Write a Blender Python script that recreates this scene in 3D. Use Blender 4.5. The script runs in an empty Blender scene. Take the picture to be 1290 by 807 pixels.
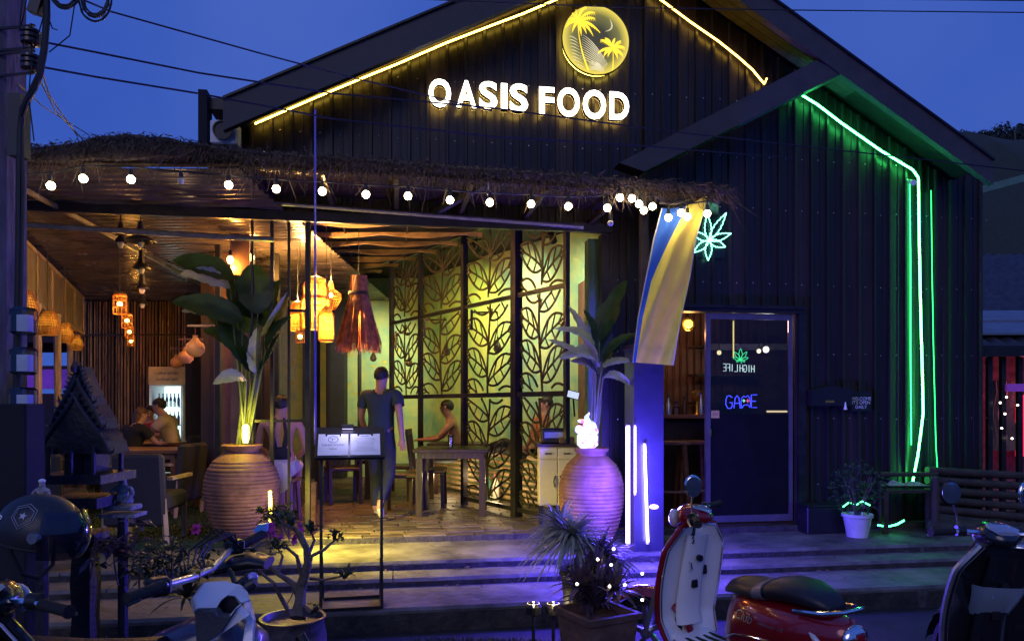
import bpy, math, random
import numpy as np
from mathutils import Vector, Matrix, noise
random.seed(7)
rnd = random.random
def ru(a, b): return a + (b - a) * random.random()
PI = math.pi
sc = bpy.context.scene
C = sc.collection

# ------------------------------------------------------------------ camera, sky, sun, exposure
EYE = 1.65
cam_d = bpy.data.cameras.new("camera")
cam = bpy.data.objects.new("camera", cam_d); C.objects.link(cam)
cam.location = (0, 0, EYE); cam.rotation_euler = (PI / 2, 0, 0)
cam_d.sensor_width = 36; cam_d.lens = 930 / 1290 * 36
cam_d.shift_y = 106.5 / 1290
cam_d.clip_start = 0.05; cam_d.clip_end = 2000
sc.camera = cam
world = bpy.data.worlds.new("World"); sc.world = world; world.use_nodes = True
wn = world.node_tree; wn.nodes.clear()
sky = wn.nodes.new("ShaderNodeTexSky"); sky.sky_type = 'NISHITA'; sky.sun_disc = False
SUN_EL = math.radians(-3.0); SUN_ROT = math.radians(200)
sky.sun_elevation = SUN_EL; sky.sun_rotation = SUN_ROT
sky.altitude = 0; sky.air_density = 1.0; sky.dust_density = 0.3; sky.ozone_density = 3.0
tint = wn.nodes.new("ShaderNodeMix"); tint.data_type = 'RGBA'; tint.blend_type = 'MIX'
tint.inputs[0].default_value = 0.75
clouds_t = wn.nodes.new("ShaderNodeTexCoord"); clouds = wn.nodes.new("ShaderNodeTexNoise")
clouds.inputs['Scale'].default_value = 2.2; clouds.inputs['Detail'].default_value = 5
cr = wn.nodes.new("ShaderNodeValToRGB")
cr.color_ramp.elements[0].position = 0.35; cr.color_ramp.elements[0].color = (0.36, 1.04, 5.5, 1)
cr.color_ramp.elements[1].position = 0.75; cr.color_ramp.elements[1].color = (0.78, 1.6, 6.3, 1)
wn.links.new(clouds_t.outputs['Generated'], clouds.inputs['Vector'])
wn.links.new(clouds.outputs['Fac'], cr.inputs[0])
bg = wn.nodes.new("ShaderNodeBackground"); bg.inputs[1].default_value = 0.11
wo = wn.nodes.new("ShaderNodeOutputWorld")
wn.links.new(sky.outputs[0], tint.inputs[6]); wn.links.new(cr.outputs[0], tint.inputs[7])
wn.links.new(tint.outputs[2], bg.inputs[0]); wn.links.new(bg.outputs[0], wo.inputs[0])
sun_d = bpy.data.lights.new("sun", 'SUN'); sun_d.energy = 0.42; sun_d.angle = math.radians(35)
sun_d.color = (0.94, 0.84, 1.0)
sun = bpy.data.objects.new("sun", sun_d); C.objects.link(sun)
sun.rotation_euler = (math.radians(62), 0, math.radians(-14))
vs = sc.view_settings
sc.display_settings.display_device = 'sRGB'
vs.view_transform = 'Standard'; vs.look = 'None'; vs.exposure = 0.0; vs.gamma = 1; vs.use_curve_mapping = False
sc.cycles.use_denoising = True
sc.cycles.sample_clamp_indirect = 4.0
sc.cycles.max_bounces = 6; sc.cycles.diffuse_bounces = 3; sc.cycles.glossy_bounces = 3
sc.cycles.transmission_bounces = 4; sc.cycles.transparent_max_bounces = 8
sc.cycles.caustics_reflective = False; sc.cycles.caustics_refractive = False

# ------------------------------------------------------------------ where things stand
K, HZ, CX = 930.0, 510.0, 645.0
TH = math.atan(0.16)
def P(x, y, Y): return Vector(((x - CX) / K * Y, Y, EYE + (HZ - y) * Y / K))
def G(x, y, z):
    Y = (EYE - z) * K / (y - HZ)
    return Vector(((x - CX) / K * Y, Y, z))
def W(x, y, t=0.0):            # a point on the plane parallel to the facade, t metres behind it
    Y0 = 7.5 + t / math.cos(TH)
    return P(x, y, Y0 / (1 - 0.16 * (x - CX) / K))
MF = Matrix.Translation((0, 7.5, 0)) @ Matrix.Rotation(TH, 4, 'Z')
MFI = MF.inverted()
def S(x, y, t=0.0):            # the same in facade coordinates: along, height
    q = MFI @ W(x, y, t); return (q.x, q.z)
def FW(s, t, z): return MF @ Vector((s, t, z))
def sx(x, t=0.0): return S(x, 400, t)[0]

# ------------------------------------------------------------------ objects
def thing(name, label, cat, loc=(0, 0, 0), rz=0, group=None):
    o = bpy.data.objects.new(name, None); C.objects.link(o)
    o.empty_display_size = 0.2
    o.location = loc; o.rotation_euler = (0, 0, rz)
    o['label'] = label; o['category'] = cat
    if group: o['group'] = group
    return o
def tag(o, label, cat, group=None):
    o['label'] = label; o['category'] = cat
    if group: o['group'] = group
    return o
def offs(o):
    v = Vector((0, 0, 0))
    while o is not None:
        v += o.location; o = o.parent
    return v
def copy_tree(o, parent=None, **kw):
    c = o.copy(); C.objects.link(c); c.parent = parent
    for ch in list(o.children): copy_tree(ch, c)
    for k, v in kw.items(): c[k] = v
    return c
def basis(d, up=Vector((0, 0, 1))):
    d = Vector(d).normalized()
    a = d.cross(up)
    if a.length < 1e-3: a = d.cross(Vector((0, 1, 0)))
    a.normalize(); b = a.cross(d).normalized()
    return a, b, d

class MB:
    def __init__(s, M=None): s.v = []; s.f = []; s.m = []; s.M = M
    def add(s, vs_, fs, mi=0, M=None):
        n = len(s.v)
        M = M or s.M
        for p in vs_:
            p = Vector(p)
            s.v.append(tuple(M @ p) if M else tuple(p))
        for f in fs: s.f.append(tuple(i + n for i in f)); s.m.append(mi)
        return s
    def box(s, x0, x1, y0, y1, z0, z1, mi=0, M=None):
        v = [(x0,y0,z0),(x1,y0,z0),(x1,y1,z0),(x0,y1,z0),(x0,y0,z1),(x1,y0,z1),(x1,y1,z1),(x0,y1,z1)]
        return s.add(v, [(0,3,2,1),(4,5,6,7),(0,1,5,4),(1,2,6,5),(2,3,7,6),(3,0,4,7)], mi, M)
    def cbox(s, c, d, rz=0, mi=0, rx=0, ry=0, ch=0.0):
        M = Matrix.Translation(c) @ Matrix.Rotation(rz, 4, 'Z') @ Matrix.Rotation(ry, 4, 'Y') @ Matrix.Rotation(rx, 4, 'X')
        if s.M: M = s.M @ M
        x, y, z = d[0]/2, d[1]/2, d[2]/2
        if ch <= 0: return s.box(-x, x, -y, y, -z, z, mi, M)
        r = ch; pts = [(-x+r,-y),(x-r,-y),(x,-y+r),(x,y-r),(x-r,y),(-x+r,y),(-x,y-r),(-x,-y+r)]
        rings = [(-z, r), (-z+r, 0), (z-r, 0), (z, r)]; v = []
        for (zz, k) in rings:
            fx = (x-k)/x; fy = (y-k)/y
            v += [(a*fx, b*fy, zz) for a, b in pts]
        f = [tuple(range(7,-1,-1)), tuple(range(24,32))]
        for i in range(3):
            for j in range(8): f.append((i*8+j, i*8+(j+1)%8, (i+1)*8+(j+1)%8, (i+1)*8+j))
        return s.add(v, f, mi, M)
    def bar(s, p, q, w, h=None, mi=0, up=(0,0,1)):
        h = h or w; p = Vector(p); q = Vector(q)
        a, b, d = basis(q - p, Vector(up))
        v = []
        for e in (p, q):
            for i, j in ((-1,-1),(1,-1),(1,1),(-1,1)): v.append(e + a*(i*w/2) + b*(j*h/2))
        return s.add(v, [(0,3,2,1),(4,5,6,7),(0,1,5,4),(1,2,6,5),(2,3,7,6),(3,0,4,7)], mi)
    def tube(s, pts, r, n=8, mi=0, cap=True, flat=None):
        pts = [Vector(p) for p in pts]; N = len(pts)
        rr = r if isinstance(r, (list, tuple)) else [r]*N
        v = []; f = []; a = None
        for i, p in enumerate(pts):
            d = (pts[min(i+1,N-1)] - pts[max(i-1,0)])
            if d.length < 1e-9: d = Vector((0,0,1))
            d.normalize()
            if a is None: a, b, _ = basis(d)
            else:
                a = a - d * a.dot(d)
                if a.length < 1e-6: a, _, _ = basis(d)
                a.normalize(); b = a.cross(d)
            for k in range(n):
                t = 2*PI*k/n
                v.append(p + a*(math.cos(t)*rr[i]) + b*(math.sin(t)*rr[i]*(flat or 1)))
        for i in range(N-1):
            for k in range(n): f.append((i*n+k, i*n+(k+1)%n, (i+1)*n+(k+1)%n, (i+1)*n+k))
        if cap: f.append(tuple(range(n-1,-1,-1))); f.append(tuple((N-1)*n+k for k in range(n)))
        return s.add(v, f, mi)
    def lathe(s, prof, c=(0,0,0), n=24, mi=0, sy=1.0, M=None):
        c = Vector(c); v = []; f = []
        for r, z in prof:
            for k in range(n):
                t = 2*PI*k/n; v.append(c + Vector((r*math.cos(t), r*sy*math.sin(t), z)))
        for i in range(len(prof)-1):
            for k in range(n): f.append((i*n+k, i*n+(k+1)%n, (i+1)*n+(k+1)%n, (i+1)*n+k))
        if prof[0][0] > 1e-4: f.append(tuple(range(n-1,-1,-1)))
        if prof[-1][0] > 1e-4: f.append(tuple((len(prof)-1)*n+k for k in range(n)))
        return s.add(v, f, mi, M)
    def ball(s, c, r, n=12, mi=0, sq=(1,1,1), M=None):
        c = Vector(c); v = []; f = []; m = max(4, n//2)
        for i in range(m+1):
            t = PI*i/m
            for k in range(n):
                u = 2*PI*k/n
                v.append(c + Vector((r*sq[0]*math.sin(t)*math.cos(u), r*sq[1]*math.sin(t)*math.sin(u), -r*sq[2]*math.cos(t))))
        for i in range(m):
            for k in range(n): f.append((i*n+k, i*n+(k+1)%n, (i+1)*n+(k+1)%n, (i+1)*n+k))
        return s.add(v, f, mi, M)
    def loft(s, rings, mi=0, cap=True):
        n = len(rings[0]); v = [p for r in rings for p in r]; f = []
        for i in range(len(rings)-1):
            for k in range(n): f.append((i*n+k, i*n+(k+1)%n, (i+1)*n+(k+1)%n, (i+1)*n+k))
        if cap: f.append(tuple(range(n-1,-1,-1))); f.append(tuple((len(rings)-1)*n+k for k in range(n)))
        return s.add(v, f, mi)
    def prism(s, poly, o, ax, ay, dep, mi=0):
        o = Vector(o); ax = Vector(ax); ay = Vector(ay); dep = Vector(dep); n = len(poly)
        v = [o + ax*a + ay*b for a, b in poly] + [o + ax*a + ay*b + dep for a, b in poly]
        f = [tuple(range(n)), tuple(range(2*n-1, n-1, -1))]
        for k in range(n): f.append(((k+1)%n, k, n+k, n+(k+1)%n))
        return s.add(v, f, mi)
    def grid(s, fn, nu, nv, mi=0, thick=0.0):
        v = [fn(i/nu, j/nv) for j in range(nv+1) for i in range(nu+1)]
        f = [(j*(nu+1)+i, j*(nu+1)+i+1, (j+1)*(nu+1)+i+1, (j+1)*(nu+1)+i) for j in range(nv) for i in range(nu)]
        return s.add(v, f, mi)
    def build(s, name, mats, parent=None, smooth=False, kind=None, shift=None):
        me = bpy.data.meshes.new(name)
        o_ = offs(parent) if shift is None else Vector(shift)
        me.from_pydata([(x-o_.x, y-o_.y, z-o_.z) for x, y, z in s.v], [], s.f)
        if not isinstance(mats, (list, tuple)): mats = [mats]
        for m in mats: me.materials.append(m)
        if len(mats) > 1: me.polygons.foreach_set('material_index', s.m)
        if smooth:
            me.polygons.foreach_set('use_smooth', [True]*len(me.polygons))
            try: me.set_sharp_from_angle(angle=math.radians(smooth if smooth is not True else 40))
            except Exception: pass
        me.update()
        o = bpy.data.objects.new(name, me); C.objects.link(o)
        if parent is not None: o.parent = parent
        if kind: o['kind'] = kind
        return o
def mesh_dup(o, parent, loc=None, rot=None):
    c = o.copy(); C.objects.link(c); c.parent = parent
    if loc is not None: c.location = loc
    if rot is not None: c.rotation_euler = rot
    return c
_tc = {}
def text_geo(txt, size=1.0, depth=0.0, bold=0.0, shear=0.0, space=1.0):
    key = (txt, size, depth, bold, shear, space)
    if key in _tc: return _tc[key]
    cu = bpy.data.curves.new("txt", 'FONT'); cu.body = txt; cu.size = size; cu.extrude = depth/2; cu.offset = bold
    cu.shear = shear; cu.space_character = space; cu.resolution_u = 4; cu.align_x = 'CENTER'; cu.align_y = 'CENTER'
    o = bpy.data.objects.new("txt", cu); C.objects.link(o)
    dg = bpy.context.evaluated_depsgraph_get(); ev = o.evaluated_get(dg)
    me = bpy.data.meshes.new_from_object(ev)
    r = ([v.co.copy() for v in me.vertices], [tuple(p.vertices) for p in me.polygons])
    bpy.data.objects.remove(o); bpy.data.curves.remove(cu); bpy.data.meshes.remove(me)
    _tc[key] = r
    return r

# ------------------------------------------------------------------ materials
def mat(name, col, rough=0.6, metal=0.0, var=0.15, scale=6.0, bump=0.0, bscale=40.0, emit=None, es=0.0,
        trans=0.0, coat=0.0, stretch=None, spec=None, alpha=None, col2=None, sss=0.0, tl=0.0, samp=True):
    m = bpy.data.materials.new(name); m.use_nodes = True
    nt = m.node_tree; b = nt.nodes['Principled BSDF']; L = nt.links.new
    b.inputs['Roughness'].default_value = rough; b.inputs['Metallic'].default_value = metal
    c = tuple(col) + (1,)
    tc = nt.nodes.new('ShaderNodeTexCoord'); mp = nt.nodes.new('ShaderNodeMapping')
    L(tc.outputs['Object'], mp.inputs[0])
    if stretch: mp.inputs['Scale'].default_value = stretch
    nz = nt.nodes.new('ShaderNodeTexNoise'); nz.inputs['Scale'].default_value = scale; nz.inputs['Detail'].default_value = 6
    nz.inputs['Roughness'].default_value = 0.65
    L(mp.outputs[0], nz.inputs['Vector'])
    rp = nt.nodes.new('ShaderNodeValToRGB')
    c2 = tuple(col2) if col2 else tuple(x*(1-var*1.6) for x in col)
    c1 = tuple(col) if col2 else tuple(min(1, x*(1+var)) for x in col)
    rp.color_ramp.elements[0].position = 0.32; rp.color_ramp.elements[0].color = c2 + (1,)
    rp.color_ramp.elements[1].position = 0.68; rp.color_ramp.elements[1].color = c1 + (1,)
    L(nz.outputs['Fac'], rp.inputs[0]); L(rp.outputs[0], b.inputs['Base Color'])
    if spec is not None: b.inputs['Specular IOR Level'].default_value = spec
    if coat: b.inputs['Coat Weight'].default_value = coat; b.inputs['Coat Roughness'].default_value = 0.08
    if trans: b.inputs['Transmission Weight'].default_value = trans
    if alpha is not None: b.inputs['Alpha'].default_value = alpha
    if bump:
        n2 = nt.nodes.new('ShaderNodeTexNoise'); n2.inputs['Scale'].default_value = bscale; n2.inputs['Detail'].default_value = 5
        L(mp.outputs[0], n2.inputs['Vector'])
        bp = nt.nodes.new('ShaderNodeBump'); bp.inputs['Strength'].default_value = bump; bp.inputs['Distance'].default_value = 0.02
        L(n2.outputs['Fac'], bp.inputs['Height']); L(bp.outputs[0], b.inputs['Normal'])
        # roughness varies with the same wear
        mr = nt.nodes.new('ShaderNodeMapRange'); mr.inputs['To Min'].default_value = max(0.05, rough-0.12); mr.inputs['To Max'].default_value = min(1, rough+0.12)
        L(nz.outputs['Fac'], mr.inputs[0]); L(mr.outputs[0], b.inputs['Roughness'])
    if emit:
        b.inputs['Emission Color'].default_value = tuple(emit) + (1,); b.inputs['Emission Strength'].default_value = es
        if not samp: m.cycles.emission_sampling = 'NONE'
    if tl:
        out = nt.nodes['Material Output']; tr = nt.nodes.new('ShaderNodeBsdfTranslucent'); mx = nt.nodes.new('ShaderNodeMixShader')
        L(rp.outputs[0], tr.inputs[0]); mx.inputs[0].default_value = tl
        L(b.outputs[0], mx.inputs[1]); L(tr.outputs[0], mx.inputs[2]); L(mx.outputs[0], out.inputs[0])
    return m
def glow(name, col, strength, samp=True):
    m = bpy.data.materials.new(name); m.use_nodes = True; nt = m.node_tree
    b = nt.nodes['Principled BSDF']; b.inputs['Base Color'].default_value = tuple(col) + (1,)
    b.inputs['Emission Color'].default_value = tuple(col) + (1,); b.inputs['Emission Strength'].default_value = strength
    if not samp: m.cycles.emission_sampling = 'NONE'
    return m
def glass(name, col=(0.9, 0.95, 1), rough=0.02, alpha=0.15):
    m = bpy.data.materials.new(name); m.use_nodes = True; nt = m.node_tree; L = nt.links.new
    for n in list(nt.nodes):
        if n.type != 'OUTPUT_MATERIAL': nt.nodes.remove(n)
    out = [n for n in nt.nodes][0]
    t = nt.nodes.new('ShaderNodeBsdfTransparent'); t.inputs[0].default_value = tuple(col) + (1,)
    g = nt.nodes.new('ShaderNodeBsdfGlossy'); g.inputs['Roughness'].default_value = rough
    fr = nt.nodes.new('ShaderNodeFresnel'); fr.inputs[0].default_value = 1.45
    ad = nt.nodes.new('ShaderNodeMath'); ad.operation = 'ADD'; ad.inputs[1].default_value = alpha * 0.3; ad.use_clamp = True
    mx = nt.nodes.new('ShaderNodeMixShader')
    L(fr.outputs[0], ad.inputs[0]); L(ad.outputs[0], mx.inputs[0]); L(t.outputs[0], mx.inputs[1]); L(g.outputs[0], mx.inputs[2]); L(mx.outputs[0], out.inputs[0])
    return m
def lamp(name, parent, loc, power, col, r=0.03, kind='POINT', rot=None, size=None, spot=None, blend=0.5):
    d = bpy.data.lights.new(name, kind); d.energy = power; d.color = col
    if kind == 'POINT' or kind == 'SPOT': d.shadow_soft_size = r
    if kind == 'SPOT': d.spot_size = math.radians(spot or 70); d.spot_blend = blend
    if kind == 'AREA' and size: d.shape = 'RECTANGLE'; d.size = size[0]; d.size_y = size[1]
    o = bpy.data.objects.new(name, d); C.objects.link(o)
    o.location = Vector(loc) - (offs(parent) if parent else Vector((0,0,0)))
    if parent: o.parent = parent
    if rot is not None: o.rotation_euler = rot
    return o
def aim(o, target, src):
    o.rotation_euler = (Vector(target) - Vector(src)).to_track_quat('-Z', 'Y').to_euler()

WARM = (1.0, 0.58, 0.2); AMB = (1.0, 0.42, 0.07); YEL = (1.0, 0.80, 0.06)
M = {}
M['asphalt'] = mat('asphalt', (0.022,0.022,0.024), 0.85, bump=0.6, bscale=90, scale=3, var=0.35)
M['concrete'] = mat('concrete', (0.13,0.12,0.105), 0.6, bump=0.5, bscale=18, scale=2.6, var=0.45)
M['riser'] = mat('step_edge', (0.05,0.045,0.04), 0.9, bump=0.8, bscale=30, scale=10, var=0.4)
M['turf'] = mat('turf', (0.03,0.06,0.015), 0.9, var=0.3, scale=20)
M['siding'] = mat('dark_sheet_metal', (0.017,0.014,0.014), 0.40, metal=0.0, var=0.18, scale=3, stretch=(4,4,0.6), spec=0.4, bump=0.06, bscale=5)
M['fascia'] = mat('grey_fascia_board', (0.052,0.048,0.052), 0.6, var=0.18, scale=5, bump=0.15, bscale=15)
M['soffit'] = mat('soffit_board', (0.055,0.042,0.035), 0.55, var=0.3, scale=4, stretch=(1,1,6), bump=0.2)
M['steel'] = mat('dark_steel', (0.03,0.028,0.03), 0.4, metal=0.5, var=0.3, bump=0.1)
M['galv'] = mat('galvanised_pipe', (0.45,0.43,0.42), 0.32, metal=0.9, var=0.2, scale=12)
M['black'] = mat('black_plastic', (0.012,0.012,0.014), 0.4, var=0.3)
M['flatblack'] = mat('flat_black_panel', (0.008,0.008,0.014), 0.8, var=0.3)
M['dwood'] = mat('dark_wood', (0.035,0.018,0.012), 0.45, var=0.35, scale=5, stretch=(1,1,0.15), bump=0.25, bscale=30)
M['mwood'] = mat('brown_wood', (0.17,0.075,0.035), 0.42, var=0.35, scale=6, stretch=(0.3,2,2), bump=0.2, bscale=30)
M['bamboo'] = mat('bamboo', (0.35,0.2,0.09), 0.5, var=0.4, scale=7, stretch=(3,3,0.4), bump=0.1)
M['bamboo_lt'] = mat('pale_bamboo', (0.42,0.3,0.16), 0.5, var=0.35, scale=5, stretch=(2,2,0.4))
M['plastic_roof'] = mat('brown_translucent_roofing', (0.105,0.08,0.055), 0.24, var=0.35, scale=2.0, stretch=(1,2,1), bump=0.25, bscale=3, tl=0.15)
M['fabric'] = mat('amber_canopy_cloth', (0.75,0.46,0.22), 0.8, var=0.3, scale=4, tl=0.35)
M['mural'] = mat('green_mural_wall', (0.13,0.30,0.22), 0.75, scale=2.6, col2=(0.40,0.42,0.16), bump=0.3, bscale=8)
M['greenwall'] = mat('green_plaster_wall', (0.17,0.3,0.2), 0.8, scale=2.2, col2=(0.10,0.2,0.15), bump=0.3, bscale=10)
M['stone'] = mat('floor_stone', (0.11,0.08,0.06), 0.55, var=0.4, scale=5, stretch=(1,3,1), bump=0.8, bscale=12)
M['leafscreen'] = mat('cut_steel_screen', (0.06,0.05,0.03), 0.5, metal=0.4, var=0.3)
M['thatch'] = mat('dry_thatch', (0.075,0.052,0.034), 0.9, var=0.5, scale=30)
M['terracotta'] = mat('terracotta', (0.21,0.10,0.07), 0.62, var=0.28, scale=7, bump=0.25, bscale=30)
M['leaf'] = mat('broad_leaf', (0.026,0.065,0.02), 0.42, var=0.35, scale=5, tl=0.25)
M['leaf_pale'] = mat('pale_leaf_underside', (0.34,0.38,0.30), 0.5, var=0.2, scale=5, tl=0.2)
M['leaf_dk'] = mat('dark_small_leaf', (0.035,0.06,0.03), 0.42, var=0.4, scale=9, tl=0.15)
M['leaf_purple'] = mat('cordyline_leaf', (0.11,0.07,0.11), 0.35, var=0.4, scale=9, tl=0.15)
M['stalk'] = mat('leaf_stalk', (0.12,0.15,0.06), 0.5, var=0.3)
M['bark'] = mat('bark', (0.13,0.10,0.08), 0.8, var=0.3, scale=15, bump=0.4)
M['chair'] = mat('grey_upholstery', (0.026,0.025,0.032), 0.85, var=0.15, scale=20, bump=0.2, bscale=150)
M['cream'] = mat('cream_paint', (0.62,0.56,0.34), 0.5, var=0.08)
M['white'] = mat('white_paint', (0.75,0.75,0.75), 0.35, var=0.06)
M['paper'] = mat('paper', (0.8,0.8,0.82), 0.7, var=0.04)
M['ink'] = mat('ink', (0.05,0.05,0.08), 0.7)
M['skin'] = mat('skin', (0.46,0.25,0.17), 0.55, var=0.08, scale=8)
M['skin_d'] = mat('tanned_skin', (0.36,0.18,0.11), 0.55, var=0.08, scale=8)
M['hair'] = mat('black_hair', (0.012,0.010,0.009), 0.45, var=0.3, scale=40, bump=0.4, bscale=120)
M['hair_br'] = mat('brown_hair', (0.10,0.045,0.02), 0.5, var=0.3, scale=40, bump=0.4, bscale=120)
M['tee_dk'] = mat('dark_teal_cotton', (0.028,0.055,0.05), 0.9, var=0.15, bump=0.2, bscale=20)
M['tee_khaki'] = mat('khaki_cotton', (0.50,0.42,0.26), 0.9, var=0.12, bump=0.2, bscale=20)
M['tee_red'] = mat('red_cotton', (0.55,0.025,0.03), 0.9, var=0.2, bump=0.2, bscale=20)
M['tee_blk'] = mat('black_cotton', (0.015,0.015,0.018), 0.9, var=0.15)
M['tee_wht'] = mat('white_skirt_cloth', (0.6,0.58,0.48), 0.9, var=0.08)
M['tee_or'] = mat('orange_pattern_cloth', (0.55,0.2,0.08), 0.9, scale=30, col2=(0.12,0.05,0.04))
M['denim'] = mat('dark_denim', (0.02,0.027,0.045), 0.9, var=0.2)
M['red_paint'] = mat('red_scooter_paint', (0.28,0.008,0.014), 0.22, coat=1.0, var=0.05, metal=0.25)
M['white_gloss'] = mat('white_scooter_plastic', (0.8,0.8,0.84), 0.25, coat=0.6, var=0.03)
M['navy_gloss'] = mat('dark_scooter_plastic', (0.012,0.013,0.02), 0.25, coat=0.6, var=0.05)
M['slate_gloss'] = mat('grey_blue_scooter_plastic', (0.22,0.29,0.38), 0.3, coat=0.5, var=0.05)
M['chrome'] = mat('chrome', (0.75,0.75,0.78), 0.12, metal=1.0, var=0.05)
M['rubber'] = mat('rubber', (0.014,0.014,0.014), 0.8, bump=0.3, bscale=60)
M['seat_vinyl'] = mat('seat_vinyl', (0.016,0.014,0.02), 0.45, bump=0.15, bscale=150)
M['seat_grey'] = mat('grey_seat_panel', (0.2,0.19,0.22), 0.5, bump=0.15, bscale=150)
M['alu'] = mat('brushed_aluminium', (0.5,0.52,0.56), 0.3, metal=0.9, var=0.12, scale=30)
M['gold'] = mat('gold_anodised', (0.7,0.42,0.08), 0.3, metal=0.9)
M['glassy'] = glass('clear_glass')
M['shop_glass'] = glass('dark_shop_glass', (0.55,0.55,0.6), 0.02, 0.0)
M['stonefig'] = mat('grey_carved_stone', (0.33,0.31,0.33), 0.7, var=0.45, scale=40, bump=0.6, bscale=60)
M['shrine'] = mat('dark_shrine_timber', (0.018,0.017,0.026), 0.5, var=0.3, scale=12, bump=0.3)
M['rattan'] = mat('rattan_strip', (0.65,0.30,0.07), 0.6, var=0.25, tl=0.5)
M['cable'] = mat('cable_rubber', (0.01,0.01,0.012), 0.6)
M['poly'] = mat('yellowed_polycarbonate', (0.5,0.42,0.26), 0.35, var=0.25, scale=3, stretch=(3,3,0.4), tl=0.5)
M['purple'] = mat('purple_board', (0.22,0.07,0.42), 0.6)
M['brownpanel'] = mat('brown_corrugated_panel', (0.11,0.055,0.03), 0.45, var=0.2)
M['curtain'] = mat('brown_slat_wall', (0.15,0.07,0.05), 0.6, var=0.25)
# ================================================================== GROUND AND STEPS
def struct(o): o['kind'] = 'structure'; return o
g = MB(); g.grid(lambda u, v: (-150 + 300*u, -60 + 300*v, 0), 4, 4)
struct(g.build('road', M['asphalt']))
FL = 0.38
def worn_slab(name, s0, s1, t0, t1, z0, z1, mt, seed=0, n=90):
    """a cast slab with a wavy worn nosing"""
    rows = []
    for i in range(n+1):
        s = s0 + (s1-s0)*i/n
        w = 0.010*noise.noise(Vector((s*3.1, seed, 0))) + 0.008*noise.noise(Vector((s*13, seed, 4)))
        h = 0.005*noise.noise(Vector((s*4, seed, 9)))
        rows.append([FW(s, t0+w, z0), FW(s, t0+w-0.006, z1-0.022+h), FW(s, t0+w+0.012, z1+h*0.4), FW(s, t1, z1), FW(s, t1, z0)])
    m = MB(); m.loft(rows)
    return struct(m.build(name, mt, smooth=30))
# nosing strips of darker grit under each edge, then the treads
random.seed(19)
for nm_, t0_, t1_, z0_, z1_, sd_, ln_ in (('lower_step',-1.98,-1.30,0.0,0.18,1,2.35),('middle_step',-1.35,-0.98,0.10,0.245,2,1.9),('upper_step',-1.02,-0.10,0.15,0.315,3,2.7)):
    s_ = -9.0
    while s_ < 9:
        e_ = min(9, s_+ln_*ru(.85,1.15)); worn_slab(nm_, s_+.004, e_-.004, t0_+ru(-.004,.004), t1_, z0_, z1_+ru(-.003,.002), M['concrete'], sd_, n=26); s_ = e_
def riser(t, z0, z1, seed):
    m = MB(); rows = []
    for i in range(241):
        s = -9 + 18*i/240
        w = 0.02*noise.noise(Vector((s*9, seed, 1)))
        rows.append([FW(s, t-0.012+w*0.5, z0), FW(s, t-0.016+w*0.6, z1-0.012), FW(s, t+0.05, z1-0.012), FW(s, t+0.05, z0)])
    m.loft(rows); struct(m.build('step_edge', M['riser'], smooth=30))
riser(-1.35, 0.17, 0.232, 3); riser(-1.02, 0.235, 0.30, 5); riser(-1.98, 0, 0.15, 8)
# dining floor: stone paving built stone by stone where it shows, one sheet beyond
fl = MB(MF); fl.box(-2.75, 5.6, -0.16, 8, 0.2, FL-0.012); floor = struct(fl.build('floor', M['riser']))
random.seed(3)
stones = 0; proto_st = []
sm = [M['stone'], mat('floor_stone_dark', (0.07,0.05,0.04), 0.5, var=0.4, scale=5, stretch=(1,3,1), bump=0.8, bscale=12),
      mat('floor_stone_pale', (0.15,0.115,0.08), 0.55, var=0.4, scale=5, stretch=(1,3,1), bump=0.8, bscale=12)]
t = -0.16; row = 0; rest = MB(MF)
while t < 5.6:
    d = 0.155 if t < 2.0 else 0.2
    s = -2.7 + (0.12 if row % 2 else 0) - rnd()*0.05
    while s < 1.2:
        w = ru(0.24, 0.42)
        zt = FL + ru(-0.006, 0.004)
        tgt = MB(MF) if (t < 2.4 and s > -2.1 and s < 0.7 and stones < 180) else rest
        j = [ru(-.006, .006) for _ in range(8)]
        a0, a1, b0, b1 = s+.006, s+w-.006, t+.006, t+d-.006
        top = [(a0+j[0], b0+j[1]), (a1+j[2], b0+j[3]), (a1+j[4], b1+j[5]), (a0+j[6], b1+j[7])]
        v = [(x, y, FL-0.02) for x, y in top] + [(x, y, zt-0.005) for x, y in top] + [(x*0.97+.03*(s+w/2), y*0.95+.05*(t+d/2), zt) for x, y in top]
        f = [(0,1,5,4),(1,2,6,5),(2,3,7,6),(3,0,4,7),(4,5,9,8),(5,6,10,9),(6,7,11,10),(7,4,8,11),(8,9,10,11)]
        tgt.add(v, f)
        if tgt is not rest:
            o = tgt.build('stone', random.choice(sm), parent=floor); stones += 1
        s += w
    t += d; row += 1
o = rest.build('paving_stones', M['stone'], parent=floor, kind='stuff')
# artificial turf of the left seating area
tf = MB(MF); tf.box(-9, -2.76, -0.16, 8, 0.2, FL-0.002); turf = struct(tf.build('turf', M['turf']))
gm = MB()
random.seed(5)
for i in range(26000):
    s = ru(-5.2, -2.75); tt = ru(-0.17, 3.5); q = FW(s, tt, FL-0.003)
    a = rnd()*PI; dx, dy = math.cos(a)*0.004, math.sin(a)*0.004; h = ru(0.012, 0.026)
    gm.add([(q.x-dx, q.y-dy, q.z), (q.x+dx, q.y+dy, q.z), (q.x+ru(-.012,.012), q.y+ru(-.012,.012), q.z+h)], [(0,1,2)])
o = gm.build('grass', M['turf']); tag(o, 'short green artificial grass of the left seating area', 'grass'); o['kind'] = 'stuff'
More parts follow.
